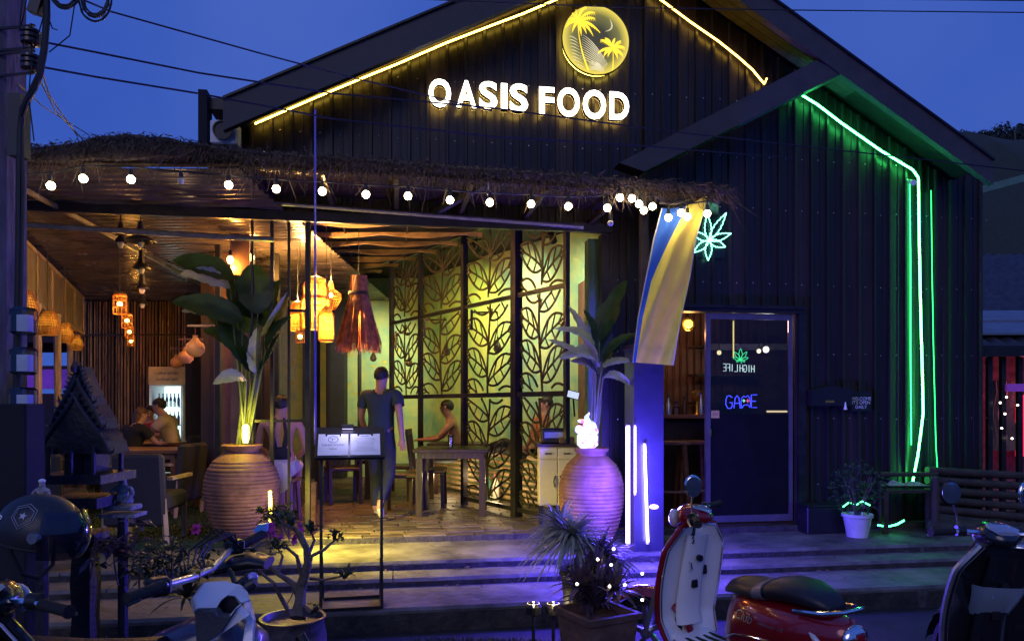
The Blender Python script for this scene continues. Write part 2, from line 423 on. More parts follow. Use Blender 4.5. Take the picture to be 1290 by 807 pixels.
# little strip of turf in front of the steps
fg = MB()
for i in range(16000):
    x = ru(-1.3, 0.75); y = ru(3.7, 5.2); a = rnd()*PI
    if ((x+0.25)/1.15)**2 + ((y-4.5)/0.72)**2 > 1: continue
    dx, dy = math.cos(a)*0.004, math.sin(a)*0.004
    fg.add([(x-dx,y-dy,0.003),(x+dx,y+dy,0.003),(x+ru(-.02,.02),y+ru(-.02,.02),ru(.02,.04))],[(0,1,2)])
o = fg.build('grass', mat('wild_grass', (0.03,0.055,0.018), 0.9, var=0.4, scale=12)); tag(o, 'patch of green grass on the road in front of the steps', 'grass'); o['kind'] = 'stuff'

# ================================================================== THE RESTAURANT BUILDING
OV = -0.5
def line2(a, b): m = (b[1]-a[1])/(b[0]-a[0]); return m, a[1]-m*a[0]
mL, cL = line2(S(285,128,OV), S(590,0,OV)); mR, cR = line2(S(966,0,OV), S(1246,204,OV))
SP = (cR-cL)/(mL-mR); ZP = mL*SP+cL
def ztop(s): return min(mL*s+cL, mR*s+cR)
RT = 0.09
S_END = S(1246,204,OV)[0]
def zund(s): return ztop(min(s, S_END)) - RT + (0.10 if s > S_END else 0)
bld = thing('restaurant_building', 'dark sheet metal restaurant building with a wide gable and neon light strips', 'building', tuple(FW(1.3,0,0.0)))
S0, S1 = S(262,150,0)[0], S(1237,400,0)[0]
LZ = S(560,284,0)[1]            # underside over the dining opening
SO = S(764,400,0)[0]            # right edge of the dining opening
D0, D1, DZ = S(829,400,0)[0], S(1006,400,0)[0], S(917,388,0)[1]
PW = 0.188
SIDM = [M['siding'], mat('dark_sheet_metal_worn', (0.028,0.020,0.019), 0.47, var=0.3, scale=2, stretch=(3,3,0.4), spec=0.4, bump=0.08, bscale=4), mat('dark_sheet_metal_fresh', (0.018,0.014,0.014), 0.34, var=0.15, scale=3, stretch=(4,4,0.6), spec=0.4, bump=0.05, bscale=5)]
def siding(s0, s1, z0, z1a, z1b, t=0.0, rib=True, dep=0.03, name='siding_panel', par=None, mt=None):
    """one sheet from rib to rib: flat pan and a raised standing seam at its left"""
    m = MB(MF)
    prof = [(s0, 0), (s0+0.004, -dep), (s0+0.03, -dep), (s0+0.042, 0), (s0+(s1-s0)*0.62, 0), (s0+(s1-s0)*0.64, -0.008), (s0+(s1-s0)*0.70, -0.008), (s0+(s1-s0)*0.72, 0), (s1, 0)]
    prof = [p for i, p in enumerate(prof) if p[0] <= s1+1e-6]
    n = len(prof); v = []
    for s, d in prof:
        zt = z1a + (z1b-z1a)*(s-s0)/(s1-s0)
        v += [(s, t+d, z0), (s, t+d, zt)]
    f = [(2*i, 2*i+2, 2*i+3, 2*i+1) for i in range(n-1)]
    m.add(v, f)
    o = m.build(name, mt or random.choice(SIDM), parent=par or bld); return o
s = S0
while s < S1-0.02:
    e = min(s+PW, S1)
    mid = (s+e)/2
    if mid < SO: z0 = LZ
    elif mid < D0-0.02 or mid > D1+0.03: z0 = FL-0.06
    else: z0 = DZ+0.03
    if s < SP < e: siding(s, SP, z0, zund(s), zund(SP)); siding(SP, e, z0, zund(SP), zund(e))
    else: siding(s, e, z0, zund(s), zund(e))
    s = e
scr = MB(MF); s = S0
while s < S1-0.02:
    for zz_ in (4.9, 4.3, 3.75, 2.95, 2.2, 1.5, .8):
        c_ = s+.10
        if zz_ > zund(c_)-.1 or (c_ < SO and zz_ < LZ+.1) or (D0-.1 < c_ < D1+.1 and zz_ < DZ+.1): continue
        scr.lathe([(.0075,-.0),(.007,.004),(.001,.006)],(0,0,0),6,M=MF@Matrix.Translation((c_,-.001,zz_+ru(-.01,.01)))@Matrix.Rotation(PI/2,4,'X'))
    s += PW
scr.build('screws', M['galv'], parent=bld, kind='stuff')
# backing behind the sheets and side walls, ceilings
m = MB(MF)
m.prism([(S0,LZ+.01),(SP-0,ZP-RT-.01),(S1,zund(S1)-.01),(S1,DZ+.06),(D0,DZ+.06),(SO,LZ+.01)][::1], (0,0.02,0), (1,0,0), (0,0,1), (0,0.06,0))
m.box(SO, D0, 0.02, 0.08, 0.2, LZ+.005); m.box(D1, S1, 0.02, 0.08, 0.2, DZ+.055)
m.build('wall', M['flatblack'], parent=bld)
m = MB(MF); m.box(S1-0.04, S1-.001, 0.0, 7.0, 0, zund(S1)-0.02); m.build('side_wall', M['siding'], parent=bld)
m = MB(MF); m.box(D1+1.6, D1+1.7, 0.09, 4, 0.3, 3); m.box(SO+0.05, SO+0.1, 0.09, 0.6, 0.3, 3.2); m.build('inner_wall', M['curtain'], parent=bld)
m = MB(MF); m.box(S0, S1-.05, 0.1, 6.2, 3.93, 3.98); m.build('ceiling', M['flatblack'], parent=bld)
# roof slabs: front overhang OV to 6.5 m back
for side, (sa, sb) in (('l', (S(285,128,OV)[0]-0.02, SP)), ('r', (SP, S(1246,204,OV)[0]+0.02))):
    m = MB(MF)
    sc_ = sb
    m.prism([(sa, ztop(sa)-0.02), (sc_, ztop(sc_)-0.02), (sc_, ztop(sc_)), (sa, ztop(sa))], (0,OV,0), (1,0,0), (0,0,1), (0,6.8,0))
    m.build('roof', M['siding'], parent=bld)
    # soffit boards under the overhang, running down the slope
    nb = 4
    for k in range(nb):
        ta = OV+0.045 + (0.45)*k/nb; tb = ta + 0.45/nb - 0.006
        m = MB(MF)
        m.prism([(sa+.01, zund(sa+.01)), (sc_, zund(sc_)), (sc_, zund(sc_)+0.03), (sa+.01, zund(sa+.01)+0.03)], (0,ta,0), (1,0,0), (0,0,1), (0,tb-ta,0))
        m.build('soffit_board', M['soffit'], parent=bld)
    # barge board
    h = 0.26 if side == 'l' else 0.235
    m = MB(MF)
    m.prism([(sa, ztop(sa)-h), (sb, ztop(sb)-h), (sb, ztop(sb)+0.012), (sa, ztop(sa)+0.012)], (0,OV-0.035,0), (1,0,0), (0,0,1), (0,0.075,0))
    m.build('barge_board', M['fascia'], parent=bld)
    m = MB(MF)
    m.prism([(sa, ztop(sa)+0.013), (sb, ztop(sb)+0.013), (sb, ztop(sb)+0.035), (sa, ztop(sa)+0.035)], (0,OV-0.06,0), (1,0,0), (0,0,1), (0,0.16,0))
    m.build('metal_capping', M['steel'], parent=bld)
# lower cross board of the little gable
tb = OV-0.02
a = S(780,205,tb); b = S(1028,76,tb); c = S(1062,92,tb); d = S(812,216,tb)
m = MB(MF); m.prism([a, b, c, d], (0,tb,0), (1,0,0), (0,0,1), (0,0.2,0)); m.build('cross_board', M['fascia'], parent=bld)
# lintel and opening frame
m = MB(MF); m.box(S0-1.9, SO+0.03, -0.09, -0.035, LZ-0.03, LZ+0.06); m.build('lintel', M['galv'] if False else M['steel'], parent=bld)
pl = MB(); pl.tube([W(28,283,-0.35), W(345,302,-0.35)], 0.026, 10); pl.tube([W(345,256,-0.14), W(735,286,-0.14)], 0.022, 10)
pl.build('pipe_rail', M['galv'], parent=bld)
# green return wall and dark jamb at the right of the opening
m = MB(MF)
m.box(S(740,400,.3)[0], S(756,400,.3)[0], 0.25, 0.42, FL, LZ-0.02); m.build('green_pilaster', M['greenwall'], parent=bld)
m = MB(MF); m.box(SO-0.06, SO+0.02, -0.03, 0.1, FL-.02, LZ-.03); m.build('jamb', M['steel'], parent=bld)
# door frame pieces
def fbox(name, s0, s1, t0, t1, z0, z1, mt, par=None):
    q = MB(MF); q.box(s0, s1, t0, t1, z0, z1); return q.build(name, mt, parent=par or bld)
fbox('door_head', D0, D1+.03, -0.07, 0.09, DZ-0.05, DZ+0.028, M['steel'])
fbox('door_rail', D0, D1+.03, -0.10, -0.0705, DZ-0.01, DZ+0.022, M['steel'])
fbox('door_jamb', D1-0.03, D1+0.055, -0.06, 0.09, FL-.05, DZ-0.051, M['steel'])
fbox('door_sill', D0, D1, -0.06, 0.09, FL-0.06, FL+0.015, M['dwood'])
# eaves corner: upstand and outdoor unit at the far left
fbox('eaves_post', S(253,150,-.1)[0], S(264,150,-.1)[0], -0.2, 0.0, S(255,185,-.1)[1], S(255,118,-.1)[1], M['flatblack'])
fbox('gutter', S(264,150,-.1)[0], S(300,150,-.1)[0], -0.12, 0.25, S(264,138,-.1)[1], S(264,124,-.1)[1], M['siding'])
# foundation so that the building meets the ground
fbox('footing', S0, S1, 0.1, 6, -0.02, 0.3, M['concrete'])

# air conditioner under the left eave
q = W(281,165,-0.3)
ac = thing('air_conditioner', 'pale blue outdoor air conditioning unit with round fan under the left eave', 'air conditioner', tuple(q))
m = MB(Matrix.Translation(q) @ Matrix.Rotation(TH,4,'Z')); m.cbox((0,.12,0), (.24,.2,.22), ch=.012); m.build('casing', M['white'], parent=ac)
m = MB(Matrix.Translation(q) @ Matrix.Rotation(TH,4,'Z') @ Matrix.Rotation(PI/2,4,'X'))
m.lathe([(.075,.02),(.088,.02),(.088,.035),(.075,.035),(.075,.02)], (0,0,0), 20); m.lathe([(0.001,.021),(.073,.021),(.0731,.018),(0.001,.018)], (0,0,0), 20); m.build('fan_guard', M['steel'], parent=ac)

# light strips
def strip(name, pts, colr, strength, label, cat='light strip', r=0.009, t=-0.075):
    o = MB(); P_ = [W(x, y, t) for x, y in pts]
    o.tube(P_, r, 6)
    ob = o.build(name, glow(name, colr, strength)); tag(ob, label, cat); return ob
strip('light_strip', [(321,156),(400,122),(470,93),(500,81),(560,55),(620,32),(660,17),(700,0),(745,-22),(781,-42)], (1.0,0.66,0.08), 15, 'warm yellow light strip along the left slope of the gable')
strip('light_strip', [(783,-42),(830,-2),(870,28),(905,52),(930,72),(948,88),(957,99),(963,106),(966,99)], (1.0,0.58,0.08), 13, 'warm yellow light strip under the right slope of the gable')
strip('light_strip', [(1007,118),(1030,132),(1060,155),(1090,176),(1110,190),(1135,205),(1150,214),(1157,224),(1158,300),(1160,400),(1162,470),(1163,520),(1160,545),(1156,575),(1151,600),(1149,613)], (0.05,1.0,0.20), 34, 'long green neon strip down the right side of the wall', r=0.010, t=-0.09)
strip('light_strip', [(1146,228),(1147,330),(1147,440),(1148,560)], (0.03,1.0,0.18), 9, 'fainter green strip hanging at the wall corner', r=0.004, t=-0.04)
strip('light_strip', [(1173,240),(1174,330),(1176,440),(1179,560),(1181,590)], (0.03,1.0,0.18), 5, 'faint green strand right of the long neon strip', r=0.0035, t=-0.04)
strip('light_strip', [(1106,661),(1118,663),(1130,660),(1139,655)], (0.06,1.0,0.3), 10, 'short green neon strip lying under the bench', t=-0.45)

# ---------------------------------------------------------------- the sign letters
sg = thing('letter_sign', 'lit white block letters reading OASIS FOOD across the gable', 'sign', tuple(W(665,130,-0.1)))
facem = glow('letter_face_light', (1.0,0.93,0.78), 5.5); halom = glow('letter_halo_light', (1.0,0.66,0.16), 9)
def letter(ch, x0, x1, y0, y1, par, tt=-0.13):
    vs_, fs_ = text_geo(ch, 1.0, 0.0, 0.028)
    xs = [v.x for v in vs_]; ys = [v.y for v in vs_]
    a = S(x0, y1, tt); b = S(x1, y0, tt)
    ax, bx, ay, by = min(xs), max(xs), min(ys), max(ys)
    def mp(v, d): return (a[0]+(v.x-ax)/(bx-ax)*(b[0]-a[0]), tt+d, a[1]+(v.y-ay)/(by-ay)*(b[1]-a[1]))
    m = MB(MF); m.add([mp(v, -0.012) for v in vs_], fs_); o = m.build('letter', facem, parent=par)
    # returns: edge loops swept back
    ec = {}
    for f in fs_:
        for i in range(len(f)):
            e = (f[i], f[(i+1) % len(f)]); ec[tuple(sorted(e))] = ec.get(tuple(sorted(e)), 0) + 1
    m = MB(MF); n = len(vs_)
    m.add([mp(v, -0.010) for v in vs_] + [mp(v, 0.045) for v in vs_], [(e[0], e[1], e[1]+n, e[0]+n) for e, c_ in ec.items() if c_ == 1])
    r_ = m.build('return', M['steel'], parent=o)
    m = MB(MF); m.add([mp(v, 0.046) for v in vs_], [tuple(reversed(f)) for f in fs_]); m.build('halo_panel', halom, parent=o)
L_ = [('O',540,568,101,135),('A',575,600,103,135.5),('S',603.5,626.5,104,137),('I',631,639,106,139),('S',642,665,107,141),
      ('F',679,698,111,143.5),('O',702,730,112,147),('O',734,763,115,150),('D',767.5,792,117.5,151)]
for ch, x0, x1, y0, y1 in L_: letter(ch, x0, x1, y0, y1, sg)

# ---------------------------------------------------------------- round palm logo
cc = W(751,50,-0.14); R_ = 0.345
lg = thing('logo_sign', 'round glowing yellow sign with two palm trees and a crescent moon', 'sign', tuple(cc))
BF = Matrix.Translation(cc) @ Matrix.Rotation(TH,4,'Z')
def circ(r, n=64): return [(r*math.cos(2*PI*k/n), r*math.sin(2*PI*k/n)) for k in range(n)]
dm = bpy.data.materials.new('edge_lit_disc'); dm.use_nodes = True; nt = dm.node_tree; b_ = nt.nodes['Principled BSDF']
tcn = nt.nodes.new('ShaderNodeTexCoord'); vl = nt.nodes.new('ShaderNodeVectorMath'); vl.operation = 'LENGTH'
rpn = nt.nodes.new('ShaderNodeValToRGB'); rpn.color_ramp.elements[0].position = 0.12; rpn.color_ramp.elements[0].color = (0.05,0.05,0.025,1)
rpn.color_ramp.elements[1].position = 0.345; rpn.color_ramp.elements[1].color = (0.95,0.75,0.10,1)
e_ = rpn.color_ramp.elements.new(0.25); e_.color = (0.20,0.19,0.05,1)
nt.links.new(tcn.outputs['Object'], vl.inputs[0]); nt.links.new(vl.outputs['Value'], rpn.inputs[0]); nt.links.new(rpn.outputs[0], b_.inputs['Emission Color'])
b_.inputs['Emission Strength'].default_value = 1.0; b_.inputs['Base Color'].default_value = (0.05,0.05,0.03,1)
m = MB(BF); m.prism(circ(R_), (0,0,0), (1,0,0), (0,0,1), (0,0.02,0)); m.build('disc', dm, parent=lg)
m = MB(BF); m.tube([(R_*math.cos(2*PI*k/64), 0.03, R_*math.sin(2*PI*k/64)) for k in range(65)], 0.012, 6); m.build('rim', M['steel'], parent=lg)
m = MB(BF); m.tube([(R_*0.97*math.cos(2*PI*k/64), 0.06, R_*0.97*math.sin(2*PI*k/64)) for k in range(65)], 0.012, 6); m.build('halo_light', glow('logo_halo', (1.0,0.75,0.12), 14), parent=lg)
gold = glow('logo_gold_line', (1.0,0.72,0.05), 1.3); pale = glow('logo_pale_line', (0.9,0.8,0.5), 0.75)
def lp(px, py): return ((px-425)/404*0.345*1.22, -0.008, -(py-405)/404*0.345*1.22)   # from the zoomed 807 px crop
def clipd(pts): return [p for p in pts if math.hypot(p[0], p[2]) < R_-0.008]
def ribbon(mb, pts, w, taper=True):
    n = len(pts)
    if n < 2: return
    mb.tube(pts, [max(0.0012, w*(math.sin(PI*min(1,(i+0.6)/n)) if taper else 1)) for i in range(n)], 5)
def bez(a, b, c, n=9): return [tuple(a[i]*(1-t)**2+2*b[i]*t*(1-t)+c[i]*t*t for i in range(3)) for t in [k/n for k in range(n+1)]]
def palm(cx, cy, fr, trunk, trunkw):
    m = MB(BF); a, b, c = [lp(*p) for p in trunk]; pts = bez(a, b, c, 10)
    m.tube(pts, [trunkw*(0.45+0.75*i/10) for i in range(11)], 6, flat=0.4); m.build('palm_trunk', gold, parent=lg)
    for (mx, my, ex, ey) in fr:
        m = MB(BF); pts = bez(lp(cx, cy), lp(mx, my), lp(ex, ey), 10); 
        ribbon(m, clipd(pts), 0.013)
        for k in range(2, 10):
            p = Vector(pts[k]); q = p + Vector((0.35*(pts[k][0]-pts[0][0])*0.3, 0, -0.028))
            if math.hypot(q.x, q.z) < R_-0.01: m.tube([p, q], [0.0035, 0.0012], 4)
        m.build('palm_frond', gold, parent=lg)
palm(240, 250, [(180,190,110,260),(200,140,150,170),(220,130,215,90),(270,110,330,90),(330,130,415,150),(340,190,415,205),(340,220,465,340),(320,240,395,380),(290,260,325,355),(260,290,275,375),(210,270,185,350),(160,230,115,320)],
     [(240,255),(250,500),(345,710)], 0.013)
palm(590, 480, [(520,400,465,410),(560,400,510,385),(590,410,615,380),(640,420,675,400),(670,450,710,465),(650,500,695,540),(620,510,640,570),(560,500,540,560),(520,500,500,570),(500,480,440,540)],
     [(590,490),(600,580),(590,690)], 0.010)
m = MB(BF)
for k in range(11):
    a = lp(290-k*3, 375+k*22); b = lp(400, 420+k*22); c = lp(540-k*4, 640+k*5); ribbon(m, clipd(bez(a,b,c,14)), 0.0038)
for k in range(6):
    a = lp(350, 640+k*14); b = lp(430, 600+k*16); c = lp(520, 715+k*6); ribbon(m, clipd(bez(a,b,c,10)), 0.005)
for k in range(9):
    a = lp(150+k*6, 400+k*32); b = lp(190, 390+k*32); c = lp(235+k*8, 430+k*32); ribbon(m, clipd(bez(a,b,c,8)), 0.004)
m.build('wave_lines', pale, parent=lg)
m = MB(BF); pts = bez(lp(560,200), lp(620,300), lp(515,322), 12); ribbon(m, pts, 0.008); m.build('crescent_moon', pale, parent=lg)
lamp('logo_glow', lg, W(742,62,-0.05), 0.6, (1.0,0.75,0.15), 0.05)
# ================================================================== THATCHED FRONT AWNING
aw = thing('thatched_awning', 'shaggy dry thatch awning running along the whole front above the string lights', 'awning', tuple(W(560,230,-1.3)))
TT = -1.28
edge = [(-8,176),(20,178),(60,180),(92,176),(115,168),(160,164),(200,167),(245,175),(290,182),(340,187),(400,191),(470,196),(540,201),(620,207),(700,213),(780,220),(860,226),(905,230),(925,236)]
def interp(tab, x):
    for (a, b), (c, d) in zip(tab, tab[1:]):
        if a <= x <= c: return b+(d-b)*(x-a)/(c-a)
    return tab[0][1] if x < tab[0][0] else tab[-1][1]
random.seed(11)
th = MB(); th2 = MB(); base = MB()
rows = []
for i in range(90):
    x = -8 + 925*i/89; y = interp(edge, x)+5
    a = W(x, y, TT); n_ = 0.02*noise.noise(Vector((x*.05,1,1)))
    h = (0.13 if x < 235 else 0.075) + 0.10*max(0, 1-abs(x-155)/90)
    rows.append([a+Vector((0,-0.03,-h*0.9)), a+Vector((0,-0.05,-h*.4+n_)), a+Vector((0,0.0,-0.0+n_)), a+Vector((0,0.22,0.02)), a+Vector((0,0.3,-h*.7))])
base.loft(rows); base.build('thatch_core', M['thatch'], parent=aw, smooth=60)
uvec = Vector((math.cos(TH), math.sin(TH), 0))
for i in range(15000):
    x = ru(-8, 924); y = interp(edge, x)
    hump = max(0, 1-abs(x-155)/95)
    thick = 0.085 + 0.07*hump
    d = rnd()
    p = W(x, y+4, TT) + Vector((0, ru(-0.06, 0.12), -thick*d))
    ln = ru(0.03, 0.085) if rnd() < 0.93 else ru(0.10, 0.20)
    if d > .6 and rnd() < .25: ln *= 1.9
    a = Vector((ru(-.7,.7), ru(-0.6,-.05), ru(-1.0, 0.12) if d < .45 else ru(-1.3,-.3))).normalized()
    if x > 860 : a = (a + uvec*ru(0.0, 1.6)).normalized()
    q = p + a*ln; w = ru(0.0022, 0.006)
    sd = Vector((ru(-1,1), ru(-.3,.3), ru(-.5,.5))).normalized()*w
    mid = (p+q)/2 + Vector((0,0,ru(-.01,.02)))
    (th if i < 9000 else th2).add([p-sd, p+sd, mid+sd*.8, mid-sd*.8, q], [(0,1,2,3),(3,2,4)])
th.build('thatch_straw', M['thatch'], parent=aw, kind='stuff')
th2.build('thatch_straw', mat('thatch_pale', (0.17,0.12,0.075), 0.9, var=0.5, scale=30), parent=aw, kind='stuff')
st = MB()
for i in range(260):      # single strands hanging down
    x = ru(0, 905); p = W(x, interp(edge, x)+22, TT+ru(-.05,.1)); ln = ru(.05,.22)*(1 if rnd()<.8 else 1.5)
    st.tube([p, p+Vector((ru(-.02,.02),ru(-.02,.02),-ln*.5)), p+Vector((ru(-.05,.05),ru(-.04,.04),-ln))], [0.0025,.002,.0012], 3, cap=False)
st.build('hanging_strands', M['thatch'], parent=aw, kind='stuff')
# frame: front pole, struts, roof sheet back to the wall
q = MB(); q.tube([W(-10,205,TT+.06), W(300,208,TT+.06), W(905,246,TT+.06)], 0.022, 8); q.build('front_pole', M['dwood'], parent=aw)
q = MB(); a, b, c, d = W(300,205,TT+.1), W(905,238,TT+.1), W(905,238,-.02), W(300,205,-.02)
zz = W(560,226,-.02).z
q.add([a, b, Vector((c.x,c.y,b.z+.08)), Vector((d.x,d.y,a.z+.08)), a+Vector((0,0,.02)), b+Vector((0,0,.02)), Vector((c.x,c.y,b.z+.10)), Vector((d.x,d.y,a.z+.10))],
      [(0,3,2,1),(4,5,6,7),(0,1,5,4),(1,2,6,5),(2,3,7,6),(3,0,4,7)]); q.build('roof_sheet', M['dwood'], parent=aw)
for (x0,y0,x1,y1) in ((300,246,342,203),(548,268,622,226)):
    q = MB(); a = W(x0,y0,-.06); b = W(x1,y1,TT+.2); q.bar(a, b, 0.05, 0.05); q.build('strut', M['fascia'], parent=aw)
q = MB()
for k in range(7):
    x = 310+k*95; q2 = MB(); a = W(x, interp(edge,x)+24, TT+.08); b = FW((MFI@a).x, -.03, a.z+.03); q2.bar(a, b, .04, .05); q2.build('rafter', M['dwood'], parent=aw)
for (x0, y0) in ((333,200),(615,233)):       # pulleys at the strut heads
    q = MB(); c0 = W(x0, y0, TT+.02); q.tube([c0+Vector((0,0,.06)), c0+Vector((0,0,-.02)), c0+Vector((.02,0,-.06)), c0+Vector((0,0,-.09)), c0+Vector((-.02,0,-.06)), c0+Vector((0,0,-.02))], .007, 6); q.build('hook', M['galv'], parent=aw)

# square post with dark cladding at the right end, and LED tubes
pb = G(810, 692, 0.315); pb = W(811, 600, -0.80); pb.z = 0.315
post = thing('awning_post', 'dark clad square post carrying the right end of the thatched awning', 'post', tuple(pb))
Mp = Matrix.Translation(pb) @ Matrix.Rotation(TH,4,'Z')
ptop = W(811,236,-.8).z
m = MB(Mp); m.box(-0.14,0.14,-0.14,0.14,0.0,1.85); m.build('cladding', mat('satin_dark_cladding', (0.03,0.028,0.045), 0.35, spec=0.6), parent=post)
m = MB(Mp); m.cbox((0,0,1.87),(.32,.32,.04)); m.build('cap', M['dwood'], parent=post)
m = MB(Mp); m.box(-0.035,0.035,-0.035,0.035,1.89,ptop-.315+.02); m.build('upper_post', M['steel'], parent=post)
blue = glow('blue_white_tube', (0.40,0.34,1.0), 22)
def tubelight(x, y0, y1, t, r, label, grp, mt=blue, dx=0):
    a = W(x, y0, t); b = W(x+dx, y1, t)
    o = thing('led_tube', label, 'tube light', tuple(b), group=grp)
    m = MB(); m.tube([b, a], r, 8); m.build('tube', mt, parent=o)
    m = MB(); m.tube([b-Vector((0,0,.02)), b], r*1.25, 8); m.tube([a, a+Vector((0,0,.015))], r*1.25, 8); m.build('end_cap', M['white'], parent=o)
    return o
gt = 'blue-white LED tubes on the awning post'
tubelight(791, 537, 683, -1.0, 0.017, 'widest blue-white LED tube standing left of the post', gt)
tubelight(800, 537, 620, -0.99, 0.008, 'short thin blue-white LED tube just right of the widest one', gt)
tubelight(812, 560, 682, -0.975, 0.012, 'rightmost slanted blue-white LED tube on the post', gt, dx=4)
bl = thing('blue_floodlight', 'small black floodlight on the step throwing blue light at the post', 'floodlight', tuple(W(800,700,-1.3)))
q = W(780,712,-1.2); q.z = 0.33
m = MB(); m.cbox(q, (.09,.05,.06), ch=.008); m.build('housing', M['black'], parent=bl)
lamp('blue_light', bl, q+Vector((.0,-.5,.35)), 190, (0.07,0.04,1.0), 0.12)
lamp('blue_light', bl, W(806,600,-1.35), 260, (0.09,0.05,1.0), 0.10)
# thin blue antenna pole in front of the gable
q = MB(); q.tube([W(397,138,-1.5), W(397,560,-1.5)], 0.008, 6); ob = q.build('antenna_pole', mat('pole_blue', (0.10,0.08,0.5), 0.4)); tag(ob, 'thin blue pole rising in front of the gable above the thatch', 'pole')

# ---------------------------------------------------------------- string lights
sl = thing('string_lights', 'string of round warm bulbs hanging below the thatch edge', 'string lights', tuple(W(560,250,TT)))
bulbs = [(64,234),(105,225),(165,226),(288,233),(348,238),(406,241),(461,245),(514,247),(567,252),(617,255),(669,257),(716,260),(765,262),(781,249),(796,250),(805,257),(811,265),(822,260),(842,274),(858,268),(866,273),(891,269),(18,236)]
bulb_e = glow('warm_bulb_glass', (1.0,0.78,0.42), 34)
bulb_off = mat('unlit_bulb_glass', (0.5,0.47,0.42), 0.15, var=0.05)
cab = MB(); prev = None
bs = sorted(bulbs+[(228,228),(769,281)])
path = []
for i, (x, y) in enumerate(bs):
    p = W(x, y-(16 if (x<200 or x>760) else 12), TT-.08)
    if y == 281: p = W(x, 262, TT-.08)
    path.append(p)
    if i+1 < len(bs): pass
pp = []
for a, b in zip(path, path[1:]):
    d_ = (b-a).length
    for k in range(6): pp.append(a.lerp(b, k/6)-Vector((0,0,0.10*min(1,d_)*d_*(k/6)*(1-k/6))))
pp.append(path[-1])
cab.tube(pp, 0.007, 5, cap=False); cab.build('cable', M['cable'], parent=sl)
for (x, y) in bs:
    c = W(x, y, TT-.08); on = (x, y) not in ((228,228),(769,281)); r = 0.031 if on else 0.026
    m = MB(); m.tube([c+Vector((0,0,.028)), c+Vector((0,0,.075))], [.016,.014], 8); m.tube([c+Vector((0,0,.07)), c+Vector((0,0,.12 if y!=281 else .16))], .003, 4)
    sk = m.build('socket', M['black'], parent=sl)
    m = MB(); m.ball(c, r, 12); m.build('bulb', bulb_e if on else bulb_off, parent=sk, smooth=True)

# ================================================================== LEFT SEATING AREA UNDER THE PLASTIC ROOF
lr = thing('plastic_roof', 'brown corrugated plastic roof over the left seating area reflecting the lamps', 'roof', tuple(P(160,300,9)))
def corr(x0, x1, par, z=3.52, y0=5.25, y1=13.3):
    rows_n = 220
    m = MB(); v = []; f = []
    for j in range(rows_n+1):
        y = y0 + (y1-y0)*j/rows_n; zz = z + 0.014*math.sin(j*PI/2*1.0) + 0.02*noise.noise(Vector((x0, y*.8, 0)))
        for xx in (x0, (x0+x1)/2, x1):
            v.append((xx, y + 0.0*(xx), zz + 0.012*noise.noise(Vector((xx*1.3, y*1.1, 3))) ))
    for j in range(rows_n):
        for i in range(2): f.append((j*3+i, j*3+i+1, (j+1)*3+i+1, (j+1)*3+i))
    m.add(v, f); return m.build('roof_sheet', M['plastic_roof'], parent=par, smooth=60)
xs = [-7.6,-6.7,-5.8,-4.9,-4.0,-3.1,-2.2]
for k in range(len(xs)-1): corr(xs[k]-.02, xs[k+1]+.02, lr, 3.52+0.006*(k%2), y0=6.30+.16*(xs[k]+.45))
for yy in (7.0, 8.4, 9.8, 11.2, 12.6):
    m = MB(); m.bar((-7.6,yy,3.56),(-2.4,yy,3.56),.05,.07); m.build('purlin', M['dwood'], parent=lr)
m = MB(); m.bar((-4.1,6.2,3.46),(-4.9,13.2,3.46),.03,.04); m.build('rafter', M['galv'], parent=lr)
# back wall of bamboo poles
bw = thing('bamboo_wall', 'back wall of upright brown bamboo poles behind the left seating area', 'wall', (-6, 13.2, FL))
random.seed(21)
xa, xb = P(88,0,13.2).x, P(300,0,13.2).x
N = 0; x = xa; bm_ = [M['bamboo'], mat('bamboo_dark', (0.16,0.085,0.04), 0.5, var=0.4, scale=7, stretch=(3,3,0.4)), mat('bamboo_red', (0.26,0.12,0.055), 0.5, var=0.4, scale=7, stretch=(3,3,0.4))]
bms = [MB(), MB(), MB()]
while x < xb:
    w = ru(0.026, 0.036)
    k = random.choice((0,1,2))
    dx = ru(-.01,.01)
    bms[k].tube([(x,13.2+ru(-.01,.01),FL),(x+dx*.5,13.19,1.9),(x+dx,13.2,3.5)], w*.5, 6, cap=False); x += w*1.75
for k in range(3): bms[k].build('bamboo_pole', bm_[k], parent=bw, kind='stuff')
m = MB(); m.box(xa, xb, 13.25, 13.3, 0, 3.6); m.build('backing_board', M['flatblack'], parent=bw)
for z in (1.2, 2.9):
    m = MB(); m.bar((xa,13.15,z),(xb,13.15,z),.03,.03); m.build('batten', M['dwood'], parent=bw)
# left side: posts, clerestory of yellowed sheets, low rail
sw = thing('side_screen', 'left side of the seating area with yellowed clear sheets above bamboo posts', 'screen wall', (-5.6, 8.5, FL))
A_, B_ = Vector((-5.24,7.9,0)), Vector((-7.1,12.2,0))
def along(t, z): q = A_.lerp(B_, t); q.z = z; return q
def rect_px(px, Yline=True): pass
nseg = 6
for k in range(nseg):
    t0, t1 = -0.25+k*0.21, -0.25+(k+1)*0.21-0.012
    m = MB(); m.loft([[along(t0,2.85), along(t0,3.40), along(t0,3.40)+Vector((-.01,0,0)), along(t0,2.85)+Vector((-.01,0,0))],[along(t1,2.85), along(t1,3.40), along(t1,3.40)+Vector((-.01,0,0)), along(t1,2.85)+Vector((-.01,0,0))]])
    m.build('clear_sheet', M['poly'], parent=sw)
    m = MB(); m.bar(along(t1+.006,2.8), along(t1+.006,3.45), .035); m.build('mullion', M['bamboo_lt'], parent=sw)
for z in (2.83, 3.42):
    m = MB(); m.bar(along(-.25,z), along(1.02,z), .045); m.build('rail', M['bamboo_lt'], parent=sw)
